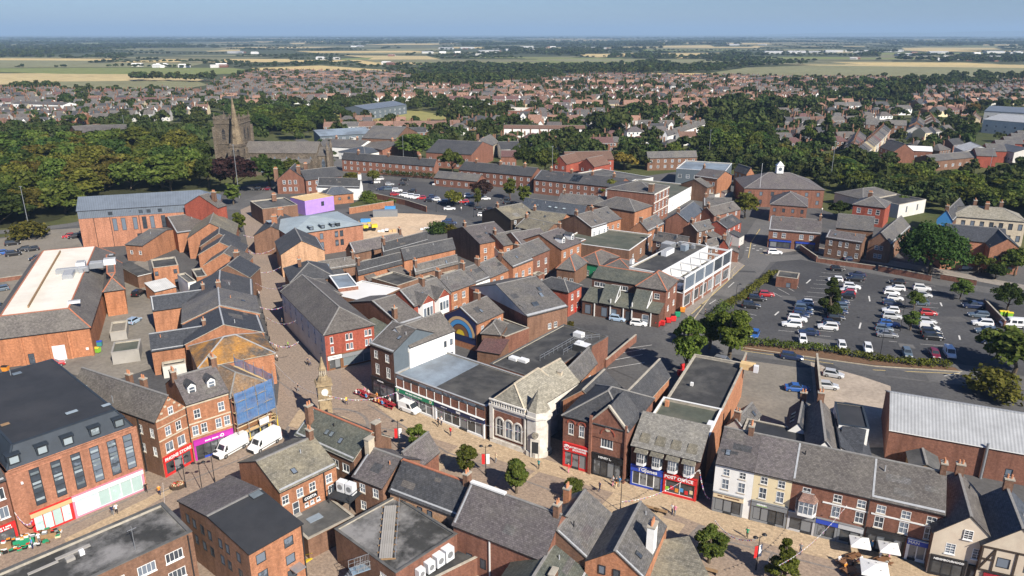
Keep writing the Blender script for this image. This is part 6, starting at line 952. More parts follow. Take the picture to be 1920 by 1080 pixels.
for k in range(4):
    M=Matrix.Rotation(k*math.pi/2,4,'Z');b=MB();b.cyl((0,-1.47,8.3),(0,-1.401,8.3),.78,.78,24,'stone_buff');b.cyl((0,-1.5,8.3),(0,-1.471,8.3),.64,.64,24,'paint_white');b.bar((0,-1.52,8.3),(0,-1.52,8.8),.06,.03,'paint_black');b.bar((0,-1.52,8.3),(-.35,-1.52,8.15),.06,.03,'paint_black')
    for j in range(12):t=j*math.pi/6;b.bar((.58*math.cos(t),-1.515,8.3+.58*math.sin(t)),(.68*math.cos(t),-1.515,8.3+.68*math.sin(t)),.05,.02,'paint_black')
    placed(b.build('clock_face',ct),M)
ptw('cornice',lambda b:(b.box(-1.7,-1.7,9.6,1.7,1.7,9.9,'stone_tower'),b.box(-1.55,-1.55,9.9,1.55,1.55,10.1,'stone_tower')))
def oct_(r,z):return [(r*math.cos(t),r*math.sin(t),z) for t in np.arange(8)*math.pi/4+math.pi/8]
def loft(b,rings,mat):
    for A,B in zip(rings,rings[1:]):
        n=len(A)
        for i in range(n):j=(i+1)%n;b.poly([A[i],A[j],B[j],B[i]],mat)
ptw('dome',lambda b:loft(b,[oct_(1.35,10.1),oct_(1.25,10.6),oct_(1.0,11.1),oct_(.75,11.3)],'stone_tower'))
for k in range(8):t=k*math.pi/4+math.pi/8;ptw('cupola_column',lambda b:b.cyl((.62*math.cos(t),.62*math.sin(t),11.3),(.62*math.cos(t),.62*math.sin(t),12.5),.11,.1,6,'stone_buff'))
ptw('cupola_floor',lambda b:b.cyl((0,0,11.25),(0,0,11.35),.8,.8,8,'stone_tower'));ptw('spire',lambda b:loft(b,[oct_(.85,12.5),oct_(.8,12.7),oct_(.55,13.3),oct_(.3,14.2),oct_(.1,15.2)],'stone_tower'));ptw('finial',lambda b:(b.cyl((0,0,15.15),(0,0,16.2),.04,.03,5,'iron'),b.box(-.3,-.02,15.8,.3,.02,15.86,'iron')))
# ---------------------------------------------------------------- scaffold on the corner building
m,n,l,bs=_new('debris_net');bs.inputs['Base Color'].default_value=(.10,.22,.45,1);bs.inputs['Roughness'].default_value=.7;tc=n.new('ShaderNodeTexCoord');nz=_ramp(n,l,_noise(n,l,tc.outputs['Object'],.7,6,.75),((.3,.45),(.7,.95)))
tr=n.new('ShaderNodeBsdfTransparent');mx=n.new('ShaderNodeMixShader');l.new(nz,mx.inputs[0]);l.new(tr.outputs[0],mx.inputs[1]);l.new(bs.outputs[0],mx.inputs[2]);l.new(mx.outputs[0],n['Material Output'].inputs[0])
(cx,cy),rz,cw,cd=SCAF;sf=empty('scaffold',(cx,cy,.1),rz);tag(sf,'scaffolding with torn blue debris netting wrapped round the corner building','scaffold')
path=[(-.1,-1.3),(cw*.55,-1.3),(cw+.3,-1.1),(cw+1.2,.2),(cw+1.3,cd*.5),(cw+1.3,cd+.2)]
net=MB();zs=(4.4,6.3,8.4,10.0)
for a,c in zip(path,path[1:]):
    N=5
    for i in range(N):
        for j in range(3):
            f=lambda t,z,k:(a[0]+(c[0]-a[0])*t+.12*math.sin(9*t+k),a[1]+(c[1]-a[1])*t+.12*math.cos(7*t+k*2),z)
            net.poly([f(i/N,zs[j],j),f((i+1)/N,zs[j],j),f((i+1)/N,zs[j+1],j+1),f(i/N,zs[j+1],j+1)],'debris_net')
net.build('netting',sf,True)
for k,(px,py) in enumerate([(a[0]+(c[0]-a[0])*t,a[1]+(c[1]-a[1])*t) for a,c in zip(path,path[1:]) for t in (0,.5)]+[path[-1]]):
    b=MB();b.cyl((px,py,0),(px,py,10.6),.05,.05,6,'steel');b.build('standard',sf);b=MB();b.cyl((px,py,.05),(px,py,2.2),.08,.08,6,'paint_yellow');b.build('foam_guard',sf)
for z in (2.3,4.3,6.3,8.3):
    for a,c in zip(path,path[1:]):
        b=MB();b.bar((*a,z),(*c,z),.06,.06,'steel');b.build('ledger',sf);b=MB();u=Vector((c[0]-a[0],c[1]-a[1])).normalized();nn=Vector((-u.y,u.x))*.45;b.poly([(a[0],a[1],z+.08),(c[0],c[1],z+.08),(c[0]+nn.x*2,c[1]+nn.y*2,z+.08),(a[0]+nn.x*2,a[1]+nn.y*2,z+.08)],'timber_pale');b.build('boards',sf)
b=MB();b.box(cw*.55,-1.36,2.6,cw*.8,-1.32,3.7,'paint_white');b.build('banner',sf)
# ---------------------------------------------------------------- trees
def leaf_cloud(cent,rad,per,size,rng,flat=.0,squash=.85):
    "leaf quads spread over many overlapping clumps"
    n=len(cent)*per;ci=np.repeat(np.arange(len(cent)),per);d=rng.normal(size=(n,3));d/=np.linalg.norm(d,axis=1)[:,None]
    low=d[:,2]<-.35;d[low,2]*=-.6;d/=np.linalg.norm(d,axis=1)[:,None]
    rr=rad[ci]*(.6+.58*rng.random(n));p=cent[ci]+d*rr[:,None]*np.array([1,1,squash])
    nrm=d+rng.normal(size=(n,3))*.6+np.array([0,0,.3]);nrm/=np.linalg.norm(nrm,axis=1)[:,None]
    a=np.cross(nrm,rng.normal(size=(n,3)));a/=np.linalg.norm(a,axis=1)[:,None];b=np.cross(nrm,a);s=(size*(.6+.8*rng.random(n)))[:,None]
    q=np.stack([p-a*s*.5-b*s*.32,p+a*s*.5-b*s*.32,p+a*s*.42+b*s*.42,p-a*s*.42+b*s*.42],1);return q.reshape(-1,3)
def quads_mesh(name,q,mat):
    me=bpy.data.meshes.new(name);n=len(q)//4;me.vertices.add(len(q));me.vertices.foreach_set('co',q.astype(np.float32).ravel());me.loops.add(len(q));me.loops.foreach_set('vertex_index',np.arange(len(q),dtype=np.int32))
    me.polygons.add(n);me.polygons.foreach_set('loop_start',np.arange(0,len(q),4,dtype=np.int32));me.polygons.foreach_set('loop_total',np.full(n,4,np.int32));me.materials.append(MATS[mat]);me.update();return me
def crown_shape(kind,rng):
    "clump centres in a crown 10 m tall"
    if kind=='round':
        n=50;d=rng.normal(size=(n,3));d/=np.linalg.norm(d,axis=1)[:,None];d[:,2]=np.abs(d[:,2])*1.25 - .42;r=(.55+.42*rng.random(n))[:,None];c=d*r*np.array([3.6,3.6,4.1])+np.array([0,0,5.0]);c[:,:2]*=(1+.18*rng.normal(size=(n,1)));rad=.7+.7*rng.random(n)
    elif kind=='oval':
        n=44;d=rng.normal(size=(n,3));d/=np.linalg.norm(d,axis=1)[:,None];c=d*(.5+.45*rng.random((n,1)))*np.array([2.2,2.2,3.6])+np.array([0,0,5.9]);rad=.45+.55*rng.random(n)
    elif kind=='cone':
        n=34;z=1.6+8*rng.random(n)**1.2;t=rng.random(n)*6.28;r=(1.02-z/10)*2.5*(.6+.4*rng.random(n));c=np.stack([r*np.cos(t),r*np.sin(t),z],1);rad=.35+.55*(1-z/10.5)
    elif kind=='spread':
        n=85;d=rng.normal(size=(n,3));d/=np.linalg.norm(d,axis=1)[:,None];d[:,2]=np.abs(d[:,2])*1.2 - .5;c=d*(.6+.38*rng.random((n,1)))*np.array([5.0,5.0,4.3])+np.array([0,0,4.7]);rad=1.0+.8*rng.random(n)
    else:   # bush
        n=22;d=rng.normal(size=(n,3));d/=np.linalg.norm(d,axis=1)[:,None];d[:,2]=np.abs(d[:,2]);c=d*(.4+.5*rng.random((n,1)))*np.array([6.5,6.5,6.5])+np.array([0,0,1.2]);rad=1.8+1.4*rng.random(n)
    return c,rad
CROWN={};TRUNK={}
def crown_mesh(kind,var,mat,fine):
    key=(kind,var,mat,fine)
    if key not in CROWN:
        rng=np.random.default_rng(hash((kind,var))%1+var*17+len(kind)*101);c,rad=crown_shape(kind,rng);per,size=((190,.32) if fine else (72,.55))
        if kind=='bush':size*=1.5
        CROWN[key]=quads_mesh('crown',leaf_cloud(c,rad,per,size,rng),mat)
    return CROWN[key]
def trunk_mesh(kind,var):
    if (kind,var) not in TRUNK:
        rng=np.random.default_rng(var*31+len(kind)*7);c,rad=crown_shape(kind,np.random.default_rng(var*17+len(kind)*101));b=MB();top=8.6 if kind in ('cone','oval') else 5.6
        p=Vector((0,0,-.3));r=.32
        for k in range(4):q=Vector((rng.normal()*.12,rng.normal()*.12,top*(k+1)/4));b.cyl(p,q,r,r*.75,7,'bark',k==3);p=q;r*=.75
        if kind!='bush':
            for k in rng.choice(len(c),9,replace=False):z0=min(top*.8,max(1.8,c[k][2]-2.4));b.cyl((0,0,z0),tuple(c[k]),.13,.04,5,'bark',False)
        TRUNK[(kind,var)]=b.mesh('trunk')
    return TRUNK[(kind,var)]
def tree(loc,h,w,kind='round',mat='leaf_mid',label='',group=None,var=None,fine=False,name=None):
    var=rnd.randrange(4) if var is None else var;bw={'round':9.0,'oval':5.6,'cone':5.4,'spread':12.0,'bush':16.0}[kind]
    t=empty(name or {'bush': 'shrub'}.get(kind,'tree'),(loc[0],loc[1],.05),rnd.uniform(0,6.28));t.scale=(w/bw,w/bw,h/10);tag(t,label,'shrub' if kind=='bush' else 'tree',group)
    obj('crown',crown_mesh(kind,var,mat,fine),t);obj('trunk' if kind!='bush' else 'stem',trunk_mesh(kind,var),t);return t
NT='street tree on the main shopping street, '
for k,(p,h,w,kd,mt,lb) in enumerate((((-15.23,106.58),5.4,4.0,'oval','leaf_bright',NT+'nearest the clock tower'),((-6.94,100.07),5.6,3.6,'oval','leaf_mid',NT+'second from the clock tower'),((0.64,95.54),6.0,4.2,'oval','leaf_mid',NT+'in front of the bank door'),((9.12,94.19),3.8,4.0,'round','leaf_mid',NT+'small and partly hidden by the slate gable'),((25.52,80.13),5.6,4.6,'oval','leaf_mid',NT+'in front of the white terraced shop'),((33.83,76.56),6.8,4.4,'cone','leaf_bright',NT+'cone shaped at the bottom edge'),
        ((34.9,135.8),13.5,7.2,'oval','leaf_bright','tall bright green tree beside the red bins, left of two'),((45.5,143.5),12.5,8.6,'oval','leaf_bright','tall thin crowned tree beside the road, right of two'),((42.9,149.4),8.5,6.5,'oval','leaf_mid','lower tree filling the gap between the two tall trees by the road'),((50.6,153.9),6.0,6.0,'round','leaf_bright','small tree at the left end of the car park hedge'),((77.3,170.6),9.5,7.5,'cone','leaf_dark','dark dense tree on the left island of the car park'),((99.5,173.5),5.6,5.0,'round','leaf_mid','small round tree on the right island of the car park'),((92.0,160.2),5.0,4.2,'oval','leaf_mid','smaller tree near the front end of the right car park island'),
        ((115.6,181.4),6.2,6.0,'round','leaf_mid','round tree at the far right lane of the car park'),((122.8,173.5),8.0,8.0,'round','leaf_dark','dark tree beside the yellow topped bins'),((119.1,203.1),17.0,20,'spread','leaf_dark','huge round chestnut tree above the car park wall'),((101.0,136.8),11,14,'round','leaf_mid','big leafy tree at the right edge behind the warehouse'),((91.2,127.4),6.0,13,'bush','leaf_olive','wide olive green shrub behind the warehouse roof'),
        ((133.4,204.1),7,7,'round','leaf_mid','tree in front of the modern brick gables, left'),((142.2,201.1),9,9,'round','leaf_mid','tree in front of the modern brick gables, right'),((135.0,198.2),5,7,'round','leaf_dark','low dark tree between the two in front of the modern gables'),((86.3,270.5),11,10,'round','leaf_olive','round tree by the flagpole and the road junction'),((-93.1,248.0),8.0,5.0,'oval','leaf_bright','slim street tree at the top of the pedestrian street'))):
    tree(p,h,w,kd,mt,lb,fine=(k<16),var=k%4)
for p,h,w,kd,mt,lb in (((-29.2,364.0),14,14,'round','leaf_mid','round green tree at the end of the long dark roofed terrace'),((6.6,367.0),15,14,'round','leaf_dark','large dark tree behind the second terrace, left half'),((16.1,361.1),14,14,'round','leaf_mid','large dark tree behind the second terrace, right half'),((41.3,304.4),9.5,11,'round','leaf_olive','round olive tree before the solar panel terrace'),((29.4,311.9),8,7,'oval','leaf_bright','bright tree before the solar panel terrace'),((4.6,290.4),9.5,6,'oval','leaf_bright','bright green upright tree by the mid car park'),((-0.9,304.4),9,6,'oval','leaf_bright','bright green tree left of the upright one by the terraces'),
        ((-12.1,304.4),9.5,10,'round','leaf_copper','dark purple leaved tree by the bungalow terrace'),((-23.1,291.3),7.5,9,'round','leaf_olive','small olive tree in the mid car park'),((-13.4,287.5),9,3.4,'oval','leaf_mid','narrow cypress in the mid car park'),((-26.3,250.1),4.6,10,'bush','leaf_dark','clipped round bush beside the building plot'),((-21.2,250.1),3.4,6,'bush','leaf_olive','low bush right of the clipped round bush'),((-120.2,319.8),18,20,'round','leaf_copper','huge copper beech in front of the church'),((-108.1,329.3),17,19,'round','leaf_dark','large green tree in front of the church nave'),((-111.7,294.3),9.5,7,'oval','leaf_mid','light green tree by the tall mast near the church'),
        ((-103.7,376.1),9,12,'round','leaf_mid','tree at the right end of the church'),((-106.7,358.2),10,12,'round','leaf_mid','tree hiding the foot of the church nave'),((-135.0,329.3),15,14,'round','leaf_dark','dark tree left of the church tower'),((-139.8,488.2),15,20,'round','leaf_mid','broad tree behind the church nave'),((-53.6,406.4),16,22,'round','leaf_mid','big spreading tree behind the long terrace'),((-73.1,338.0),6,9,'round','leaf_olive','low tree left of the mid car park'),((-63.3,338.0),7,8,'round','leaf_olive','low tree before the long terrace'),((-59.2,302.3),5,8,'bush','leaf_bright','bright shrub beside the white gable'),((152.4,286.6),6,8,'round','leaf_bright','shrubby tree by the grey clinic'),((121.1,270.5),8,9,'round','leaf_dark','dark tree between the brick pair and the red villa'),((113.2,232.4),6,5,'oval','leaf_dark','dark tree right of the twin gabled villa'),((40.7,379.3),8,10,'round','leaf_bright','bright tree before the brown tiled hall'),((56.6,376.1),10,16,'round','leaf_amber','autumn tinted tree right of the brown tiled hall'),((84.0,389.0),13,14,'round','leaf_mid','tree before the grey roofed block'),((119.6,401.0),9,10,'round','leaf_bright','bright tree behind the lead roofed hall'),((133.3,406.4),9,10,'round','leaf_olive','olive tree left of the civic offices'),
        ((-161.4,241.7),7,16,'bush','leaf_olive','wide olive bush beside the left car park'),((-418.0,719.2),14,16,'round','leaf_dark','round dark tree among the far left houses'),((182.6,439.5),21,14,'cone','leaf_dark','tall dark conifer group in the terraces on the right'),((175.9,445.9),17,12,'round','leaf_mid','tall green tree left of the dark conifers'),((285.4,473.3),16,15,'round','leaf_dark','dark tree before the saw-tooth works'),((372.3,616.6),14,12,'round','leaf_amber','orange tinted tree by the grey warehouses'),((255.7,410.0),7,12,'round','leaf_bright','bright tree beside the long grey works'),((-128.0,578.8),13,14,'round','leaf_dark','tree on the left of the playing field'),((-113.8,578.8),7,18,'bush','leaf_dark','low bushes on the playing field edge')):
    tree(p,h,w,kd,mt,lb)
def inside(p,poly):
    x,y=p;c=False;n=len(poly)
    for i in range(n):
        x1,y1=poly[i];x2,y2=poly[(i+1)%n]
        if (y1>y)!=(y2>y) and x<(x2-x1)*(y-y1)/(y2-y1)+x1:c=not c
    return c
def fill(poly,step,jit=.4):
    xs=[p[0] for p in poly];ys=[p[1] for p in poly];out=[]
    y=min(ys)
    while y<max(ys):
        x=min(xs)
        while x<max(xs):
            q=(x+rnd.uniform(-jit,jit)*step,y+rnd.uniform(-jit,jit)*step)
            if inside(q,poly):out.append(q)
            x+=step
        y+=step*.87
    return out
WOODS=(('leafy tree in the dense wood left of the church',[(-194.0,227.4),(-187.8,250.1),(-180.6,256.1),(-172.6,258.4),(-167.2,268.9),(-169.1,281.0),(-174.4,300.3),(-160.9,313.0),(-146.6,322.1),(-135.0,329.3),(-142.4,351.3),(-176.8,413.7),(-206.9,441.6),(-223.7,437.4),(-247.2,429.2),(-279.6,437.4),(-333.2,406.4)],13.8,(15,20),(16,21),('leaf_mid','leaf_olive','leaf_mid','leaf_olive','leaf_dark')),
         ('tree in the belt along the railway behind the clinic',[(150.5,358.2),(147.0,317.5),(164.5,306.5),(174.9,293.3),(198.1,262.3),(226.7,303.4),(214.2,322.1),(194.8,338.0),(178.2,365.5),(163.5,380.9)],10.5,(9,13),(12,16),('leaf_mid','leaf_bright','leaf_dark','leaf_mid')),
         ('tree in the belt behind the civic offices',[(131.7,392.4),(150.5,358.2),(162.9,379.3),(156.5,406.4),(141.5,413.7)],9.5,(10,14),(9,12),('leaf_mid','leaf_olive')),
         ('tree in the copse behind the lead roofed hall',[(103.7,406.4),(136.2,406.4),(161.0,463.8),(156.6,504.1),(130.3,498.7),(107.6,445.9)],12.5,(14,18),(14,18),('leaf_dark','leaf_mid','leaf_dark')),
         ('tree in the dark belt behind the church',[(-182.9,488.2),(-161.6,521.0),(-133.6,526.8),(-128.7,558.2),(-155.5,616.6),(-196.2,608.7),(-211.6,568.3)],15,(14,18),(14,18),('leaf_dark','leaf_mid')))
for lb,poly,step,hr,wr,mats in WOODS:
    sheet('woodland_floor',poly,.075,'woodland_floor')
    for q in fill(poly,step):tree(q,rnd.uniform(*hr),rnd.uniform(*wr),'round' if rnd.random()<.85 else 'oval',rnd.choice(mats),lb,lb.replace('tree','trees',1)).location.z=-1.9
# hedges: one clipped mass of leaves on a soil bed
def hedge(pts,w,h,mat,label,name='hedge'):
    pts=[V2(p) for p in pts];cent=[];rad=[];rng=np.random.default_rng(len(pts)*13+int(abs(pts[0].x)))
    for a,c in zip(pts,pts[1:]):
        n=max(2,int((c-a).length/.8))
        for i in range(n):q=a+(c-a)*(i/n);cent.append((q.x+rng.normal()*w*.16,q.y+rng.normal()*w*.16,h*(.42+.2*rng.random())));rad.append(w*(.42+.22*rng.random()))
    c=np.array(cent);c0=c.mean(0);c0[2]=0;o=obj(name,quads_mesh(name,leaf_cloud(c-c0,np.array(rad),70,.3,rng,squash=h/w*.9),mat),None,tuple(c0));tag(o,label,'hedge');return o
hedge([(51.1,151.5),(60.4,149.7),(68.8,147.4)],2.2,1.9,'leaf_mid','clipped shrub hedge along the front of the car park, left length');hedge([(69.0,147.4),(76.2,143.5),(83.9,141.1),(90.4,139.8)],2.0,1.5,'leaf_bright','lighter hedge along the front of the car park, right length');hedge([(53.6,175.1),(61.4,184.3),(68.8,194.4),(74.9,203.1)],2.0,1.7,'leaf_olive','hedge between the road and the left edge of the car park');hedge([(48.1,165.2),(53.4,174.3)],2.6,2.6,'leaf_mid','bushy end of the hedge by the two tall trees')
hedge([(-57.9,295.2),(-50.7,290.4),(-47.7,298.2)],3.0,2.0,'leaf_bright','rough shrubs along the plot boundary');hedge([(-61.7,358.2),(-45.8,354.0),(-32.5,347.2)],4,3,'leaf_dark','dark hedge between the long terrace and the mid car park');hedge([(12.4,160.9),(14.5,164.2)],2,1.0,'leaf_olive','weedy patch by the red annex')
# ---------------------------------------------------------------- the houses beyond the centre
def house_mb(w,d,h,rise,kind,wall,rf,chim=True,bay=False):
    b=MB();b.box(-w/2,-d/2,0,w/2,d/2,h,wall,bottom=False);ov=.3
    if kind=='hip':
        i=min(w,d)/2*.9;B0=[(-w/2-ov,-d/2-ov,h),(w/2+ov,-d/2-ov,h),(w/2+ov,d/2+ov,h),(-w/2-ov,d/2+ov,h)];R0,R1=(-w/2+i,0,h+rise),(w/2-i,0,h+rise)
        for f in ([B0[0],B0[1],R1,R0],[B0[1],B0[2],R1],[B0[2],B0[3],R0,R1],[B0[3],B0[0],R0]):b.poly(f,rf)
    elif kind=='cross':
        slab(b,[(-d/2-ov,h - .1),(0,h+rise),(d/2+ov,h - .1)],-w/2 - .1,w/2+.1,rf,.12,'x','frame_white')
        for s in (-1,1):b.poly([(s*w/2,-d/2*s,h),(s*w/2,d/2*s,h),(s*w/2,0,h+rise)],wall)
        for s in (-1,1):
            g=w*.2;x=s*w*.27;b.poly([(x-g,-d/2 - .5,0),(x+g,-d/2 - .5,0),(x+g,-d/2 - .5,h),(x,-d/2 - .5,h+rise*.75),(x-g,-d/2 - .5,h)],'render_white');b.poly([(x-g - .2,-d/2 - .7,h - .2),(x,-d/2 - .7,h+rise*.8),(x,0,h+rise*.8),(x-g - .2,0,h - .2)],rf);b.poly([(x+g+.2,-d/2 - .7,h - .2),(x+g+.2,0,h - .2),(x,0,h+rise*.8),(x,-d/2 - .7,h+rise*.8)],rf)
            for z in (.9,3.4):b.box(x - .8,-d/2 - .56,z,x+.8,-d/2 - .501,z+1.3,'glass')
    else:
        slab(b,[(-d/2-ov,h - .1),(0,h+rise),(d/2+ov,h - .1)],-w/2 - .05,w/2+.05,rf,.12,'x','frame_white')
        for s in (-1,1):b.poly([(s*w/2,-d/2*s,h),(s*w/2,d/2*s,h),(s*w/2,0,h+rise)],wall)
    if kind!='cross':
        n=max(2,int(w/2.6))
        for s in (-1,1):
            for k in range(n):
                x=-w/2+(k+.5)*w/n
                for z in ((.9,3.4) if h>4 else (.9,)):y=s*d/2;b.box(x - .62,min(y,y+s*.06),z - .06,x+.62,max(y,y+s*.06),z+1.3,'frame_white');b.box(x - .5,min(y,y+s*.08),z+.04,x+.5,max(y,y+s*.08),z+1.2,'glass')
    if chim:
        for x in ((-w/2+.6,w/2 - .6) if w>9 else (w*.3,)):b.box(x - .45,-.4,h+rise*.5,x+.45,.4,h+rise+1.2,'brick_brown');b.cyl((x,0,h+rise+1.2),(x,0,h+rise+1.7),.14,.12,5,'pot_clay')
    return b
HT={}
def house_type(i):
    "walls, roof, form: twenty-odd recurring types"
    if i not in HT:
        walls=('brick_red','brick_orange','render_white','render_cream','brick_brown','render_pale');roofs={'o':('tile_orange','tile_red','tile_orange'),'g':('slate_grey','slate_brown','slate_dark'),'b':('tile_brown','slate_purple','tile_maroon')}
        rr=random.Random(i*7+3);pal,form,v=i//100,(i//10)%10,i%10;rf=roofs['ogb'[pal]][v%3];wl_=walls[(v*2+form)%6]
        dims=((11,8,5.0,2.8,'hip'),(10,8.5,5.0,3.2,'cross'),(12,8,5.0,3.0,'gable'),(7,8.5,5.4,3.0,'gable'),(11,9,2.8,3.0,'hip'))[form]
        HT[i]=(house_mb(*dims,wl_,rf),dims,rf,wl_)
    return HT[i]
ZONES=(   # polygon, rows' heading, row gap, house gap, palette letters, forms, phrase
    ([(-374.6,521.0),(-642.6,909.6),(-525.8,892.8),(-447.8,861.0),(-408.3,892.8),(-328.7,845.9),(-255.6,650.5),(-257.0,600.9),(-290.5,593.4),(-279.3,551.7),(-329.5,564.9),(-327.3,504.1)],.12,27,12.5,'gggobgb',(0,2,3,1),'left of the church'),
    ([(-268.9,688.1),(-379.7,973.6),(-431.4,1280.0),(-366.2,1332.0),(-186.9,1263.5),(-120.3,1024.9),(-122.0,817.2),(-170.3,765.2),(-194.8,698.2)],.2,27,12,'gggbog',(0,2,3,2),'beyond the church'),
    ([(-160.4,719.2),(-147.6,817.2),(-113.3,963.9),(-13.3,963.9),(52.3,945.1),(36.1,741.5),(-56.0,730.2),(-100.4,759.1),(-124.9,747.3)],.05,29,13,'obgbo',(1,0,1,2),'behind the playing field'),
    ([(1.9,532.8),(11.3,646.0),(25.7,927.0),(160.0,963.9),(179.4,892.8),(261.1,817.2),(221.2,659.5),(174.6,551.7),(138.8,532.8),(105.4,515.2),(70.4,498.7),(48.3,488.2)],-.08,28,14,'ogbgbg',(0,1,0,4),'in the middle distance'),
    ([(-40.4,973.6),(36.5,1058.3),(115.8,1201.5),(331.2,1172.7),(416.6,1119.0),(524.7,1119.0),(552.2,1024.9),(392.4,831.3),(292.0,777.6),(265.4,831.3),(163.2,983.4)],.0,28,13,'bgbog',(2,1,0,1),'below the pale field'),
    ([(143.7,765.2),(249.7,817.2),(300.4,771.3),(320.8,719.2),(280.3,668.8),(205.5,668.8),(151.5,678.3)],-.05,28,13.5,'obo',(1,1,0),'with white gables on the right'),
    ([(146.9,421.4),(200.1,604.8),(259.8,664.1),(333.5,703.3),(336.5,650.5),(271.5,568.3),(227.7,504.1),(181.5,425.3),(156.5,406.4)],.15,26,13,'ggbg',(0,4,2),'left of the terraced street'),
    ([(165.5,385.7),(207.3,456.9),(244.5,509.6),(290.4,558.2),(337.0,600.9),(353.5,578.8),(300.4,506.8),(269.2,488.2),(251.9,488.2),(202.8,406.4),(177.7,376.1)],1.05,19,6.2,'gbg',(3,3),'in the terraced street on the right'),
    ([(341.0,659.5),(466.0,884.7),(813.0,1145.3),(498.1,693.1),(430.4,693.1),(349.7,608.7)],.35,27,12,'gobg',(0,3,1),'near the right edge'),
    ([(211.5,406.4),(262.3,488.2),(298.9,504.1),(269.0,445.9),(231.8,406.4),(207.1,365.5)],.5,24,12,'ggb',(3,2,4),'beside the railway trees'),
    ([(-37.5,532.8),(-41.6,593.4),(-13.8,659.5),(11.4,650.5),(0.0,551.7)],.1,22,13,'ggg',(0,0,4),'near the white panelled flats'),
    ([(44.7,450.2),(56.3,498.7),(105.4,515.2),(138.1,529.8),(124.2,488.2),(88.5,429.2),(68.4,417.5)],.15,27,14,'ggb',(0,4,2),'before the copse'),
    ([(-118.3,463.8),(-139.7,551.7),(-130.0,578.8),(-61.4,545.2),(-20.6,532.8),(-48.8,493.4),(-67.7,478.2),(-84.2,456.9)],.1,24,11,'ggbo',(2,3,0),'between the church and the playing field'),
    ([(-16.6,425.3),(-19.0,488.2),(47.8,483.1),(46.6,437.4),(21.0,421.4)],.05,26,13,'gob',(0,2,4),'behind the solar panel terrace'))
bpy.context.view_layer.update()
FP=[]
for o in bpy.data.objects:
    if o.type=='EMPTY' and o.get('category') and 'w' in o: 
        c=Matrix.Rotation(o.rotation_euler.z,3,'Z')@Vector((o['w']/2,o['d']/2,0));FP.append((o.location.x+c.x,o.location.y+c.y,max(o['w'],o['d'])/2+6,o['w']/2+7,o['d']/2+7,o.rotation_euler.z))
FP.append((-125,384,45,45,20,0))
def blocked(x,y):
    for cx,cy,r,hw,hd,a in FP:
        dx,dy=x-cx,y-cy
        if dx*dx+dy*dy<(r+12)**2:
            u,v=dx*math.cos(a)+dy*math.sin(a),-dx*math.sin(a)+dy*math.cos(a)
            if abs(u)<hw and abs(v)<hd:return True
    return False
KEEP=[[(-153.4,654.9),(-143.1,683.2),(-81.1,683.2),(-48.7,633.1),(-40.7,551.7),(-86.3,558.2),(-131.6,586.0)]]+[w_[1] for w_ in WOODS]
HOUSES=[];GREEN=[]
for poly,ang,gap,hg,pal,forms,phrase in ZONES:
    c,s=math.cos(ang),math.sin(ang);cx=sum(p[0] for p in poly)/len(poly);cy=sum(p[1] for p in poly)/len(poly);R_=max(dist(p,(cx,cy)) for p in poly);j=-R_;row=0
    while j<R_:
        i=-R_+rnd.uniform(0,8);row+=1;bend=rnd.uniform(-.0006,.0006);rp=rnd.choice(pal);rform=rnd.choice(forms)
        while i<R_:
            x,y=cx+i*c-(j+bend*i*i)*s,cy+i*s+(j+bend*i*i)*c
            if inside((x,y),poly) and not blocked(x,y) and not any(inside((x,y),k) for k in KEEP):
                if rnd.random()<.24:GREEN.append((x,y))
                else:
                    p_=rp if rnd.random()<.7 else rnd.choice(pal);f_=rform if rnd.random()<.75 else rnd.choice(forms);HOUSES.append((x,y,ang+(math.pi if row%2 else 0)+rnd.gauss(0,.04),'ogb'.index(p_)*100+f_*10+rnd.randrange(6),phrase))
            i+=hg*rnd.uniform(.95,1.15)
        j+=gap*(.62 if row%2 else 1.0)*rnd.uniform(.92,1.1)
HOUSES.sort(key=lambda q:q[0]**2+q[1]**2)
WORD={'tile_orange': 'orange','tile_red': 'red','slate_grey': 'grey','slate_brown': 'brown','slate_dark': 'dark','tile_brown': 'brown','slate_purple': 'purple grey','tile_maroon': 'maroon'};WWORD={'brick_red': 'red brick','brick_orange': 'orange brick','render_white': 'white','render_cream': 'cream','brick_brown': 'brown brick','render_pale': 'pale'}
HMESH={};rest_v,rest_f,rest_m,rest_uv=[],[],[],[];RM=[]
for k,(x,y,a,i,phrase) in enumerate(HOUSES):
    mb,dims,rf,wl_=house_type(i)
    if k<295:
        if i not in HMESH:HMESH[i]=mb.mesh('house')
        o=obj('house',HMESH[i],None,(x,y,.04),a);form=('hipped','double gabled','gabled','terraced','low hipped')[(i//10)%10]
        tag(o,f'{form} {WWORD[wl_]} house with {WORD[rf]} roof, {phrase}','house',f'{form} {WORD[rf]} roofed houses {phrase}')
    else:
        v=np.array(mb.v);ca,sa=math.cos(a),math.sin(a);v=np.stack([v[:,0]*ca-v[:,1]*sa+x,v[:,0]*sa+v[:,1]*ca+y,v[:,2]+.04],1);base=sum(len(q) for q in rest_v);rest_v.append(v)
        for mm in mb.mats:
            if mm not in RM:RM.append(mm)
        rest_f.extend(tuple(base+t for t in f) for f in mb.f);rest_m.extend(RM.index(mb.mats[t]) for t in mb.m)
b=MB();b.v=[tuple(p) for p in np.concatenate(rest_v)];b.f=rest_f;b.m=rest_m;b.mats=RM;tag(b.build('distant_houses'),'mass of small distant houses with orange and grey roofs','houses',None,'stuff')
print('HOUSES',len(HOUSES))
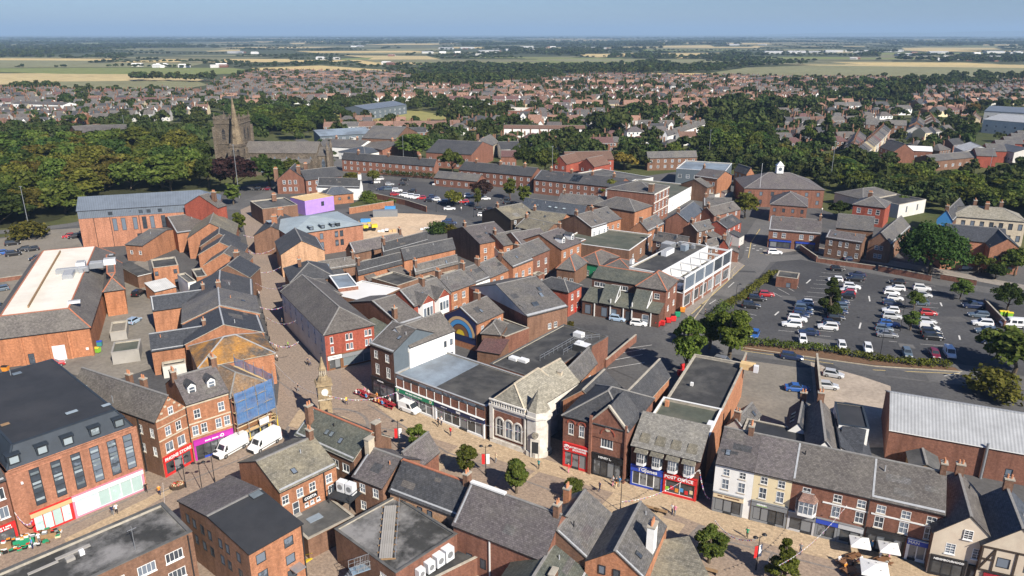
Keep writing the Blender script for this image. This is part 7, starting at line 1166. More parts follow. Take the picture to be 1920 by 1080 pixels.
# ---------------------------------------------------------------- far trees, hedgerows and woods: one uncountable mass
for k in range(150):
    y0=1650*(11000/1650)**rnd.random();x0=rnd.uniform(-.75,.75)*y0;a=rnd.gauss(0,.12);lw=rnd.uniform(50,170)*(1+y0/3000);ld=rnd.uniform(40,150)*(1+y0/2500);sk=rnd.uniform(-.4,.4);q=[(-lw,-ld/2),(lw,-ld/2),(lw+sk*ld,ld/2),(-lw+sk*ld,ld/2)];c,s=math.cos(a),math.sin(a)
    sheet('field',[(x0+u*c-v*s,y0+u*s+v*c) for u,v in q],.3+k*.002,rnd.choice(('field_straw','field_dull','field_olive','field_green','field_gold','field_dull','field_olive')))
FIELDS=[(o.location.z,[tuple(v.co[:2]) for v in o.data.vertices]) for o in bpy.data.objects if o.name.split('.')[0] in ('field','playing_field')]
def in_field(x,y):return any(inside((x,y),f) for _,f in FIELDS)
pts=[]        # x, y, width, height
HG={}
for (x,y,*_r) in HOUSES:HG.setdefault((int(x//10),int(y//10)),[]).append((x,y))
def near_house(x,y,r):
    for a in (-1,0,1):
        for c in (-1,0,1):
            for (hx,hy) in HG.get((int(x//10)+a,int(y//10)+c),()):
                if (hx-x)**2+(hy-y)**2<r*r:return True
    return False
for poly,*_r in ZONES:
    for q in fill(poly,12.5,.5):
        if not near_house(*q,7.2) and not blocked(*q) and rnd.random()<.95:s=rnd.uniform(5,9);pts.append((*q,s,s*rnd.uniform(.9,1.25)))
for x,y in GREEN:s=rnd.uniform(7,11);pts.append((x,y,s,s))
TOWNPOLY=[(-352.0,488.2),(-619.8,876.6),(-529.2,909.6),(-326.0,831.3),(-437.0,1296.9),(-191.7,1296.9),(118.7,1231.7),(426.2,1145.3),(813.0,1145.3),(238.1,319.8),(180.1,310.8),(167.7,317.5),(145.6,336.7),(120.9,358.2),(115.8,385.7),(64.6,376.1),(40.6,406.4),(-18.2,425.3),(-118.3,463.8),(-179.1,468.5),(-194.9,435.3),(-296.9,435.3)]
for q in fill(TOWNPOLY,15,.5):
    if not near_house(*q,8) and not blocked(*q) and not in_field(*q) and not any(inside(q,z[0]) for z in ZONES) and rnd.random()<.6:s=rnd.uniform(6,11);pts.append((*q,s,s*rnd.uniform(.85,1.2)))
# tree lines along field edges near the town
for a,c,n,s0 in (((-555.5,1119.0),(-427.3,1106.3),26,13),((-375.9,1046.9),(-445.9,1296.9),8,12),((-144.7,973.6),(-21.7,1046.9),40,15),((-144.6,1046.9),(0.0,1145.3),40,14),((-49.9,593.4),(0.0,616.6),16,12),((-168.5,600.9),(-127.9,678.3),22,12),((-129.7,688.1),(-53.6,698.2),16,9),((-604.8,909.6),(-535.5,909.6),16,12),((172.8,650.5),(245.6,650.5),24,15),((327.6,909.6),(536.3,945.1),44,15),((346.0,777.6),(427.8,810.3),22,16),((71.3,1296.9),(352.6,1350.3),30,12),((647.2,1145.3),(798.4,1201.5),18,12),((81.3,578.8),(113.8,578.8),12,14),((50.1,506.8),(77.1,521.0),10,15),((175.7,568.3),(165.6,488.2),10,16),((143.5,551.7),(195.0,604.8),16,17),((12.5,441.6),(50.2,473.3),14,10),((129.3,376.1),(148.7,344.5),22,9),((128.2,385.7),(150.6,355.4),20,9),((143.6,331.7),(171.1,294.3),26,8),((166.9,290.4),(169.1,282.9),4,8),((95.3,392.4),(126.9,385.7),18,9),((-17.8,417.5),(62.7,399.3),26,9),((-239.1,483.1),(-187.6,473.3),18,12),((-324.4,488.2),(-286.4,488.2),14,11),((-113.9,445.9),(-96.3,437.4),8,8),((63.7,406.4),(84.8,395.8),12,9),((-82.3,445.9),(-37.3,437.4),12,8),((110.6,358.2),(107.1,338.0),4,7)):
    for k in range(n):t=(k+rnd.random())/n;pts.append((a[0]+(c[0]-a[0])*t+rnd.gauss(0,6),a[1]+(c[1]-a[1])*t+rnd.gauss(0,9),s0*rnd.uniform(.7,1.2),s0*rnd.uniform(.7,1.15)))
near_n=len(pts)
# open country: woods by a noise mask, hedgerow lines
from mathutils import noise as mnoise
def clump(x,y,k):
    w_=(9+k*10)*rnd.uniform(.7,1.3);pts.append((x,y,w_,min(15,8+3*k)*rnd.uniform(.7,1.2)))
for k in range(26000):
    t=rnd.random();y=1050*(14000/1050)**(t**.9);x=rnd.uniform(-.78,.78)*y
    if y<1330 and x<900:continue
    m_=mnoise.noise((x*.0009,y*.00045,3.1))+.5*mnoise.noise((x*.003,y*.0014,8.2));thr=.04 if y>1500 else .15
    if m_>thr and not in_field(x,y):clump(x,y,min(3.5,y/2200))
for k in range(420):
    y0=1150*(11000/1150)**rnd.random();x0=rnd.uniform(-.75,.75)*y0;a=rnd.choice((.05,.1,-.06,1.2,1.5))+rnd.gauss(0,.1);L=rnd.uniform(120,420)*(1+y0/5000);n=int(L/(9+y0*.003))
    if y0<1330 and x0<900:continue
    for i in range(n):
        x,y=x0+math.cos(a)*L*i/n,y0+math.sin(a)*L*i/n
        if not in_field(x,y):pts.append((x,y,rnd.uniform(6,11)*(1+y/6000),rnd.uniform(4,9)))
def far_tree(name,n_,size,seed):
    rng=np.random.default_rng(seed);k=9;d=rng.normal(size=(k,3));d/=np.linalg.norm(d,axis=1)[:,None];d[:,2]=np.abs(d[:,2]);c=d*(.24+.16*rng.random((k,1)))*np.array([1,1,1.15])+np.array([0,0,.42]);me=quads_mesh(name,leaf_cloud(c,.16+.1*rng.random(k),n_,size,rng),'leaf_far');return me
def instanced(name,P_,mesh_objs,label):
    me=bpy.data.meshes.new(name);a=np.array(P_,np.float32);me.vertices.add(len(a));co=np.zeros((len(a),3),np.float32);co[:,:2]=a[:,:2];co[:,2]=.0;me.vertices.foreach_set('co',co.ravel())
    at=me.attributes.new('size','FLOAT_VECTOR','POINT');at.data.foreach_set('vector',np.stack([a[:,2],a[:,2],a[:,3]],1).astype(np.float32).ravel());rt=me.attributes.new('turn','FLOAT_VECTOR','POINT');z=np.zeros((len(a),3),np.float32);z[:,2]=nrg.random(len(a))*6.28;rt.data.foreach_set('vector',z.ravel())
    o=obj(name,me);tag(o,label,'trees',None,'stuff');g=bpy.data.node_groups.new(name,'GeometryNodeTree');g.interface.new_socket('Geometry',in_out='INPUT',socket_type='NodeSocketGeometry');g.interface.new_socket('Geometry',in_out='OUTPUT',socket_type='NodeSocketGeometry')
    N=g.nodes;L=g.links;gi=N.new('NodeGroupInput');go=N.new('NodeGroupOutput');ip=N.new('GeometryNodeInstanceOnPoints');jn=N.new('GeometryNodeGeometryToInstance')
    for m_ in mesh_objs:oi=N.new('GeometryNodeObjectInfo');oi.inputs['Object'].default_value=m_;oi.inputs['As Instance'].default_value=True;L.new(oi.outputs['Geometry'],jn.inputs[0])
    sa=N.new('GeometryNodeInputNamedAttribute');sa.data_type='FLOAT_VECTOR';sa.inputs[0].default_value='size';ra=N.new('GeometryNodeInputNamedAttribute');ra.data_type='FLOAT_VECTOR';ra.inputs[0].default_value='turn'
    ri=N.new('FunctionNodeRandomValue');ri.data_type='INT';ri.inputs[4].default_value=0;ri.inputs[5].default_value=len(mesh_objs)-1
    L.new(gi.outputs[0],ip.inputs['Points']);L.new(jn.outputs[0],ip.inputs['Instance']);ip.inputs['Pick Instance'].default_value=True;L.new(ri.outputs[2],ip.inputs['Instance Index']);L.new(ra.outputs[0],ip.inputs['Rotation']);L.new(sa.outputs[0],ip.inputs['Scale']);L.new(ip.outputs[0],go.inputs[0])
    md=o.modifiers.new('scatter','NODES');md.node_group=g;return o
protos=[bpy.data.objects.new('tree_form',far_tree('tree_form',34,.17,s)) for s in range(4)];protos2=[bpy.data.objects.new('wood_form',far_tree('wood_form',16,.24,s+9)) for s in range(3)]
instanced('garden_trees',pts[:near_n],protos,'mass of garden and street trees among the distant houses');instanced('far_woods',pts[near_n:],protos2,'far woods and hedgerows of the plain')
print('FAR TREES',near_n,len(pts)-near_n)
# pale sheds, farms and hamlets out on the plain
SHED={}
def shed_mesh(w_,d_,h_,m_):
    if (w_,m_) not in SHED:b=MB();slab(b,[(-d_/2,h_*.75),(0,h_),(d_/2,h_*.75)],-w_/2,w_/2,m_,.3,'x','frame_white');b.box(-w_/2+.3,-d_/2+.3,0,w_/2 - .3,d_/2 - .3,h_*.74,m_);SHED[(w_,m_)]=b.mesh('distant_shed')
    return SHED[(w_,m_)]
sites=[(-352,2396),(1300,7232),(1394,2965),(1265,2880),(-6180,10134),(-5459,10134),(-2958,7790),(21,3152),(883,2051),(1446,2651),(1300,2139),(1234,2396),(-241,2723),(-515,2094),(-266.4,1729.0),(-664.9,1590.0),(-610.4,1590.0),(-764.2,1616.0),(-714.4,1616.0),(1311,4594),(-59,2880),(-189,3480),(127,3739),(-100,2455),(1002,2723),(1289,2051),(1158.0,1969.3),(1126,2009),(1699,2651),(-891,2723),(403,3480),(-769,4040)]
for p in sites:
    far_=math.hypot(*p)
    for k in range(2 if far_<2500 else 4):
        w_,d_,h_,m_=rnd.choice(((18,10,7,'render_white'),(16,9,6,'brick_red'),(14,9,6,'render_pale')) if far_<2500 else ((18,10,7,'render_white'),(30,14,7,'sheet_pale'),(46,18,8,'sheet_pale'),(16,9,6,'brick_red'),(26,12,7,'sheet_grey')))
        o=obj('distant_shed',shed_mesh(w_,d_,h_,m_),None,(p[0]+rnd.gauss(0,far_*.016),p[1]+rnd.gauss(0,far_*.012),0),rnd.gauss(0,.3));s_=1+far_/9000;o.scale=(s_,s_,1);tag(o,'small pale building far out on the plain','building','pale buildings far out on the plain')
# ---------------------------------------------------------------- vehicles
def carpaint(name,c,metal=.0):plain('car_'+name,c,.35,.04,2,metal=metal,spec=.5,coat=.7,vary=.06)
for nm,c in dict(white=(.78,.78,.77),silver=(.45,.46,.47),grey=(.17,.175,.185),black=(.014,.014,.016),navy=(.018,.03,.075),blue=(.03,.11,.36),red=(.42,.025,.03),maroon=(.16,.015,.03),green=(.02,.1,.06),slate=(.1,.135,.17),paleblue=(.36,.47,.6)).items():carpaint(nm,c)
plain('tyre',(.015,.015,.016),.8,.1,4);plain('rim',(.4,.41,.42),.35,.1,4,metal=.6);plain('lamp_clear',(.75,.76,.76),.15,.05,4);plain('lamp_red',(.4,.01,.01),.2,.05,4)
SPEC={  # length, half width, height, belt, cabin base x0 x1, roof x0 x1
    'hatchback':(4.0,.87,1.48,.93,-1.92,.95,-1.55,.25),'estate':(4.65,.9,1.48,.93,-2.2,.95,-1.95,.2),'suv':(4.5,.93,1.68,1.05,-2.15,1.05,-1.85,.35),'saloon':(4.6,.9,1.44,.92,-1.75,1.0,-.95,.2),'small van':(4.4,.91,1.85,1.0,-2.17,1.25,-2.12,.55),'pickup':(5.2,.95,1.8,1.1,-.75,1.1,-.55,.45)}
PROTO={}
def car_parts(kind):
    if kind in PROTO:return PROTO[kind]
    L,hw,H,belt,b0,b1,r0,r1=SPEC[kind];h=L/2;P_=[]
    b=MB();van=kind=='small van';tail=belt if kind!='pickup' else belt - .1
    st=[(-h,.78,.45,tail - .16),(-h+.12,.95,.26,tail),(-h+.8,1,.22,belt),(0,1,.22,belt),(b1 - .1,1,.22,belt - .02),(h - .5,.96,.24,belt - .14),(h - .1,.86,.28,belt - .26),(h,.7,.42,belt - .38)]
    sec=lambda s:[(s[0],-hw*s[1],s[2]),(s[0],-hw*s[1],s[3] - .14),(s[0],-hw*s[1]+.1,s[3]),(s[0],hw*s[1] - .1,s[3]),(s[0],hw*s[1],s[3] - .14),(s[0],hw*s[1],s[2])]
    for a,c in zip(st,st[1:]):
        A,C=sec(a),sec(c)
        for i in range(5):b.poly([A[i],A[i+1],C[i+1],C[i]][::-1],'car_white')
        b.poly([A[5],A[0],C[0],C[5]][::-1],'tyre')
    b.poly(sec(st[0]),'car_white');b.poly(sec(st[-1])[::-1],'car_white')
    wb,wt=hw - .08,hw - .24 if not van else hw - .14
    Bq=[(b0,-wb,belt - .03),(b1,-wb,belt - .05),(b1,wb,belt - .05),(b0,wb,belt - .03)];Tq=[(r0,-wt,H),(r1,-wt,H - .02),(r1,wt,H - .02),(r0,wt,H)]
    for i in range(4):j=(i+1)%4;b.poly([Bq[i],Bq[j],Tq[j],Tq[i]],'car_white')
    b.poly(Tq,'car_white');P_.append(('body',b.mesh('body'),(0,0,0)))
    def lerp3(a,c,t):return tuple(a[i]+(c[i]-a[i])*t for i in range(3))
    def glass(nm,i,s0,s1,t0,t1):
        j=(i+1)%4;q=[lerp3(lerp3(Bq[i],Bq[j],s),lerp3(Tq[i],Tq[j],s),t) for s,t in ((s0,t0),(s1,t0),(s1,t1),(s0,t1))];n=(Vector(q[1])-Vector(q[0])).cross(Vector(q[3])-Vector(q[0])).normalized()*.012;g=MB();g.poly([tuple(Vector(p)+n) for p in q],'glass_car');P_.append((nm,g.mesh(nm),(0,0,0)))
    glass('windscreen',1,.06,.94,.1,.93)
    if van:
        glass('side_window',0,.68,.94,.12,.9);glass('side_window',2,.06,.32,.12,.9)
    else:
        glass('side_window',0,.06,.94,.14,.9);glass('side_window',2,.06,.94,.14,.9);glass('rear_window',3,.08,.92,.2,.9)
    w=MB();w.cyl((0,-.1,0),(0,.1,0),.32,.32,14,'tyre');w.cyl((0,-.115,0),(0,.115,0),.2,.2,10,'rim');wm=w.mesh('wheel')
    for x in (-h+.8,h - .85):
        for y in (-hw+.08,hw - .08):P_.append(('wheel',wm,(x,y,.32)))
    hl=MB();hl.box(-.08,-.2,-.08,.05,.2,.08,'lamp_clear');hm_=hl.mesh('headlight');tl=MB();tl.box(-.04,-.13,-.12,.05,.13,.12,'lamp_red');tm=tl.mesh('tail_light')
    for y in (-hw+.3,hw - .3):P_.append(('headlight',hm_,(h - .06,y*.92,belt - .34)))
    for y in (-hw+.24,hw - .24):P_.append(('tail_light',tm,(-h+.04,y,belt - .2)))
    if kind=='pickup':bed=MB();bed.box(-h+.2,-hw+.12,belt - .1,b0 - .1,hw - .12,belt+.35,'car_white');P_.append(('bed_cover',bed.mesh('bed_cover'),(0,0,0)))
    PROTO[kind]=P_;return P_
def car(kind,col,loc,rz,label,group=None,z=.12):
    t=empty('car' if 'van' not in kind else 'van',(*loc,z),rz);tag(t,label,'car' if 'van' not in kind else 'van',group);m=MATS['car_'+col]
    for nm,me,p in car_parts(kind):
        o=obj(nm,me,t,p)
        if nm in ('body','bed_cover'):o.material_slots[0].link='OBJECT';o.material_slots[0].material=m
    return t
ORD=('nearest','second','third','fourth','fifth','sixth','seventh','eighth','ninth','tenth','eleventh','twelfth','thirteenth','fourteenth','fifteenth','sixteenth')
def row(phrase,rz,items,flip=.35,group='cars in the car parks'):
    items=sorted(items,key=lambda q:q[0][1])
    for k,(p,kd,col) in enumerate(items):car(kd,col,p,rz+rnd.gauss(0,.03)+(math.pi if rnd.random()<flip else 0),f'{col} {kd}, {ORD[k]} from the front in {phrase}',group)
H,E,S,Q,V='hatchback','estate','suv','saloon','small van';A_=-.27
row('the row left of the dark island tree',A_,(((74.1,177.4),H,'white'),((72.1,173.2),S,'slate'),((71.0,170.6),E,'navy'),((69.6,168.4),H,'navy'),((67.9,165.9),S,'white'),((65.4,162.5),S,'white'),((67.5,157.6),Q,'navy')))
row('the row right of the dark island tree',A_,(((91.2,189.9),S,'white'),((89.2,187.3),H,'white'),((88.0,185.1),H,'red'),((86.8,182.6),H,'black'),((83.4,178.2),H,'navy'),((81.7,174.7),H,'slate'),((79.8,171.3),Q,'navy'),((77.6,167.0),H,'black'),((73.2,160.9),S,'white'),((74.9,163.5),H,'navy'),((95.0,196.7),E,'black'),((97.3,200.6),Q,'navy'),((94.1,206.1),H,'black'),((89.5,196.3),H,'white')))
row('the row left of the small round tree',A_,(((105.3,193.9),H,'black'),((102.4,188.6),E,'white'),((99.6,185.1),H,'white'),((98.5,181.0),H,'white'),((95.9,177.0),E,'navy'),((93.1,172.0),H,'white'),((91.3,167.7),S,'silver'),((88.4,162.9),E,'blue'),((85.7,159.9),H,'slate'),((84.7,156.3),Q,'grey')))
row('the row right of the small round tree',A_,(((109.4,188.6),S,'white'),((107.2,183.4),H,'silver'),((103.3,177.4),H,'slate'),((101.4,170.2),H,'red'),((98.2,164.6),H,'silver'),((96.5,160.5),V,'white'),((95.3,157.6),S,'black'),((94.3,154.8),S,'black')))
row('the right hand row by the brick wall',A_,(((115.2,175.1),'pickup','navy'),((112.8,168.8),E,'slate'),((110.4,163.2),S,'white'),((108.3,158.3),S,'slate'),((105.6,152.4),H,'navy')),1)
row('the front row facing the hedge',A_-math.pi/2,(((64.6,153.3),H,'white'),((71.8,149.7),H,'white'),((76.9,148.5),H,'white'),((84.1,146.0),H,'slate'),((89.7,145.5),H,'maroon'),((93.0,145.7),V,'white')),0)
row('the short row by the left hedge',A_+.1,(((59.7,175.1),S,'black'),((62.9,180.6),E,'black'),((66.4,183.9),H,'red')),.3);car('hatchback','blue',(54.9,156.3),A_-1.75,'small bright blue hatchback alone at the front left of the car park')
car('suv','white',(81.6,223.2),-.1,'white suv driving on the road past the market hall');car('estate','navy',(58.9,144.1),A_ - .1,'dark blue estate driving past the hedge');car('hatchback','silver',(64.2,135.6),A_ - .15,'silver hatchback in the concrete yard, farther one');car('hatchback','silver',(61.0,130.4),A_+.05,'silver hatchback in the concrete yard, nearer one');car('saloon','blue',(54.7,129.4),A_+.1,'bright blue car alone in the gravel yard')
car('hatchback','paleblue',(25.2,166.3),-.35,'pale blue hatchback outside the market arcade');car('hatchback','white',(29.7,163.2),-.3,'white hatchback beside the pale blue one at the arcade');car('suv','grey',(43.9,141.4),-.6,'grey suv behind the post office roof');car('hatchback','white',(42.8,137.5),-.6,'white hatchback behind the post office roof');car('hatchback','blue',(87.8,232.4),-.1,'blue car outside the brick pair, left');car('hatchback','blue',(92.4,229.9),-.1,'blue car outside the brick pair, right');car('suv','silver',(131.4,207.6),-.1,'silver car under the trees before the modern gables');car('saloon','navy',(102.4,216.3),-.1,'dark car behind the wall at the twin gabled villa')
car('small van','white',(-18.50,121.10),-.62,'small white van parked outside the green fronted shop')
row('the car park by the wood on the left',.6,(((-161.9,233.7),S,'black'),((-157.6,223.2),H,'blue'),((-153.8,221.4),S,'black'),((-154.0,226.8),H,'black'),((-151.3,226.8),H,'black'),((-144.0,216.8),H,'black'),((-149.0,243.0),H,'red'),((-146.3,242.3),S,'black'),((-136.1,188.1),H,'slate'),((-127.2,174.3),E,'black')),.5)
car('suv','black',(-97.8,184.7),1.5,'black suv in the service yard beside the supermarket');car('hatchback','paleblue',(-89.5,164.9),1.4,'pale blue hatchback in the service yard by the tank');car('hatchback','red',(-94.2,140.4),.6,'red car half hidden behind the brick block')
row('the back rows of the mid car park',.05,(((-62.3,339.3),H,'white'),((-62.2,347.2),E,'white'),((-55.2,334.2),H,'silver'),((-48.9,334.2),H,'black'),((-49.8,345.8),H,'black'),((-33.7,334.2),S,'white'),((-57.0,323.3),E,'navy'),((-54.4,323.3),S,'slate'),((-49.7,319.8),S,'white'),((-43.3,318.7),H,'black')),.5)
row('the middle rows of the mid car park',.05,(((-49.5,311.9),H,'red'),((-45.7,310.8),H,'white'),((-42.8,307.6),S,'white'),((-40.1,305.5),S,'white'),((-37.5,304.4),H,'red'),((-32.9,306.5),H,'navy'),((-33.5,299.3),H,'black'),((-31.3,301.3),H,'white'),((-27.8,296.2),S,'navy'),((-25.0,297.2),S,'navy'),((-21.5,299.3),H,'white'),((-19.4,297.2),H,'red'),((-16.8,292.3),H,'slate'),((-17.9,308.7),S,'white'),((-10.8,303.4),H,'white')),.5)
row('the front rows of the mid car park',.05,(((-24.3,284.7),Q,'white'),((-12.4,284.7),H,'black'),((-8.0,282.9),H,'black'),((-11.0,274.0),H,'white'),((-22.0,260.8),S,'navy'),((-23.6,263.9),H,'navy'),((-26.3,251.6),S,'black'),((-2.6,302.3),H,'black'),((-1.1,295.2),E,'black')),.5)
row('the yard by the grey works',.6,(((266.5,411.9),H,'white'),((270.9,406.4),H,'white'),((278.8,417.5),H,'silver'),((229.8,392.4),H,'white'),((251.5,395.8),H,'black'),((254.5,376.1),S,'slate'),((187.7,358.2),H,'white')),.5)
row('the lane beside the church',0,(((-111.6,323.3),H,'black'),((-107.0,323.3),H,'maroon'),((-104.1,421.4),H,'blue'),((-249.9,578.8),H,'white')),.5)
for n_,(p,kd,col) in enumerate((((210.8,450.2),H,'white'),((238.1,488.2),H,'red'),((250.6,501.4),H,'white'),((268.1,521.0),S,'silver'),((282.2,532.8),H,'navy'),((198.0,435.3),H,'silver'))):car(kd,col,p,1.0,f'{col} {kd} parked in the far terraced street on the right','cars in the far terraced street')
# -- large panel vans
def panel_van(loc,rz,label,minibus=False):
    t=empty('minibus' if minibus else 'panel_van',(*loc,.12),rz);tag(t,label,'minibus' if minibus else 'van');b=MB();L,hw,H=5.9,1.0,2.55 if not minibus else 2.3;h=L/2
    st=[(-h,.96,.4,H - .12),(-h+.1,1,.3,H),(.9,1,.28,H),(1.35,.99,.28,H - .12)]
    sec=lambda s:[(s[0],-hw*s[1],s[2]),(s[0],-hw*s[1],1.25),(s[0],-hw*s[1]+.1,s[3] - .22),(s[0],-hw*s[1]+.28,s[3]),(s[0],hw*s[1] - .28,s[3]),(s[0],hw*s[1] - .1,s[3] - .22),(s[0],hw*s[1],1.25),(s[0],hw*s[1],s[2])]
    nose=[[(2.05,-hw*.97,.28),(2.05,-hw*.97,1.15),(2.02,-hw*.9,1.3),(2.0,-hw*.8,1.34),(2.0,hw*.8,1.34),(2.02,hw*.9,1.3),(2.05,hw*.97,1.15),(2.05,hw*.97,.28)],[(2.8,-hw*.92,.3),(2.8,-hw*.92,.9),(2.72,-hw*.85,1.0),(2.7,-hw*.75,1.02),(2.7,hw*.75,1.02),(2.72,hw*.85,1.0),(2.8,hw*.92,.9),(2.8,hw*.92,.3)],[(2.95,-hw*.75,.35),(2.95,-hw*.75,.7),(2.95,-hw*.7,.8),(2.95,-hw*.6,.82),(2.95,hw*.6,.82),(2.95,hw*.7,.8),(2.95,hw*.75,.7),(2.95,hw*.75,.35)]]
    R_=[sec(s) for s in st]+nose
    for A,C in zip(R_,R_[1:]):
        for i in range(7):b.poly([A[i],A[i+1],C[i+1],C[i]][::-1],'car_white')
        b.poly([A[7],A[0],C[0],C[7]][::-1],'tyre')
    b.poly(R_[0],'car_white');b.poly(R_[-1][::-1],'tyre');b.build('body',t)
    def g(nm,q):m_=MB();m_.poly(q,'glass_car');m_.build(nm,t)
    g('windscreen',[(2.01,-.74,1.36),(2.01,.74,1.36),(1.42,.62,2.3 if not minibus else 2.1),(1.42,-.62,2.3 if not minibus else 2.1)])
    for s in (-1,1):
        q=[(1.95,s*.985,1.32),(1.3,s*1.005,1.32),(1.25,s*.925,2.1),(1.45,s*.92,2.1)];g('side_window',q if s>0 else q[::-1])
        if minibus:
            for k in range(3):x=.85-k*1.2;q=[(x,s*1.012,1.3),(x-1.0,s*1.012,1.3),(x-1.0,s*.94,1.95),(x,s*.94,1.95)];g('side_window',q if s>0 else q[::-1])
        m_=MB();m_.box(-2.6,s*1.0 - .02,.55,1.9,s*1.0+.02,.68,'frame_dark');m_.build('side_moulding',t);m_=MB();m_.box(1.75,s*1.02,1.3,1.9,s*1.02+s*.2,1.55,'frame_dark');m_.build('wing_mirror',t)
        m_=MB();m_.box(2.72,s*.68 - .14,.85,2.86,s*.68+.14,1.0,'lamp_clear');m_.build('headlight',t);m_=MB();m_.box(-h - .02,s*.9 - .07,.9,-h+.05,s*.9+.07,1.5,'lamp_red');m_.build('tail_light',t)
    w=MB();w.cyl((0,-.12,0),(0,.12,0),.36,.36,14,'tyre');w.cyl((0,-.13,0),(0,.13,0),.2,.2,10,'rim');wm=w.mesh('wheel')
    for x in (-1.8,1.85):
        for y in (-.9,.9):obj('wheel',wm,t,(x,y,.36))
    m_=MB();m_.box(2.6,-.6,.5,2.97,.6,.68,'frame_dark');m_.build('grille',t);return t
panel_van((-46.01,107.23),math.radians(60+180),'long white panel van outside the purple shop');panel_van((-41.02,108.90),math.radians(60+180),'long white panel van beside the scaffold');panel_van((117.1,162.2),-.2+math.pi,'white minibus behind the brick wall at the right edge',True)
# -- yellow loader on the building plot
t=empty('site_loader',(*(-49.4,252.4),.15),.3);tag(t,'yellow and black site dumper on the bare building plot','dumper')
for nm,q,m_ in (('chassis',(-2.2,-.8,.6,2.0,.8,1.1),'paint_black'),('engine_cover',(-2.2,-.8,1.1,-.6,.8,2.0),'paint_yellow'),('skip',(.6,-1.0,1.1,2.6,1.0,2.1),'paint_yellow'),('canopy',(-.8,-.75,2.7,.5,.75,2.85),'paint_yellow')):b=MB();b.box(*q,m_);b.build(nm,t)
for x in (-1.4,1.3):
    for y in (-.95,.95):b=MB();b.cyl((x,y - .2,.6),(x,y+.2,.6),.6,.6,12,'tyre');b.build('wheel',t)
for x in (-.7,.4):
    for y in (-.65,.65):b=MB();b.bar((x,y,1.1),(x,y,2.7),.07,.07,'paint_black');b.build('cab_post',t)
# ---------------------------------------------------------------- people
def person_mesh(pose):
    me=bpy.data.meshes.new('person');hip=.92 if pose!='sit' else .5;J=[(0,0,hip),(0,0,hip+.28),(0,0,hip+.5),(0,.02,hip+.62),(0,.03,hip+.74),(0,.02,hip+.84)];E_=[(0,1),(1,2),(2,3),(3,4),(4,5)];Rr=[.15,.13,.17,.06,.105,.075]
    def add(p,par,r):J.append(p);Rr.append(r);E_.append((par,len(J)-1));return len(J)-1
    for s in (-1,1):
        k=add((s*.19,0,hip+.5),2,.075);f=s*.12 if pose=='walk' else (.22 if pose=='sit' else 0);k=add((s*.24,f*.4,hip+.25),k,.055);k=add((s*.22,f+.08,hip+.02 if pose!='sit' else hip+.22),k,.042);k=add((s*.21,f+.14,hip - .07 if pose!='sit' else hip+.22),k,.04)
        q=add((s*.1,0,hip - .06),0,.105)
        if pose=='sit':q=add((s*.11,.42,hip),q,.075);q=add((s*.11,.45,.1),q,.05);add((s*.11,.6,.05),q,.045)
        else:g=-s*.2 if pose=='walk' else 0;q=add((s*.1,g*.5+.03,hip*.52),q,.075);q=add((s*.1,g,.09),q,.05);add((s*.1,g+.14,.05),q,.045)
    me.from_pydata(J,E_,[]);o=bpy.data.objects.new('person',me);LINK(o);md=o.modifiers.new('s','SKIN');sv=me.skin_vertices[0].data if me.skin_vertices else None
    if sv is None:me.attributes;bpy.context.view_layer.objects.active=o
    for i,r in enumerate(Rr):me.skin_vertices[0].data[i].radius=(r,r*.8)
    me.skin_vertices[0].data[0].use_root=True;sb=o.modifiers.new('d','SUBSURF');sb.levels=1
    bpy.context.view_layer.update();out=bpy.data.meshes.new_from_object(o.evaluated_get(bpy.context.evaluated_depsgraph_get()));bpy.data.objects.remove(o);out.name='person'
    for m_ in ('skin','paint_blue','paint_grey','paint_brown','paint_black'):out.materials.append(MATS[m_])
    for p in out.polygons:
        x,y,z=p.center;p.use_smooth=True;arm=abs(x)>.17
        p.material_index=4 if z<.1 else (3 if (z>hip+.84 or (z>hip+.72 and y<.0)) else (0 if z>hip+.58 or (arm and z<hip+.3) else (1 if z>hip - .02 and not (pose=='sit' and y>.16) else 2)))
    return out
plain('skin',(.55,.34,.24),.7,.1,4)
def add_skin_layer():pass
PM={}
def person(loc,rz,pose,top,bot,hair,label,z=.12,s=1.0):
    if pose not in PM:PM[pose]=person_mesh(pose)
    o=obj('person',PM[pose],None,(*loc,z),rz);o.scale=(s,s,s)
    for i,m_ in ((1,top),(2,bot),(3,hair)):o.material_slots[i].link='OBJECT';o.material_slots[i].material=MATS['paint_'+m_]
    tag(o,label,'person');return o
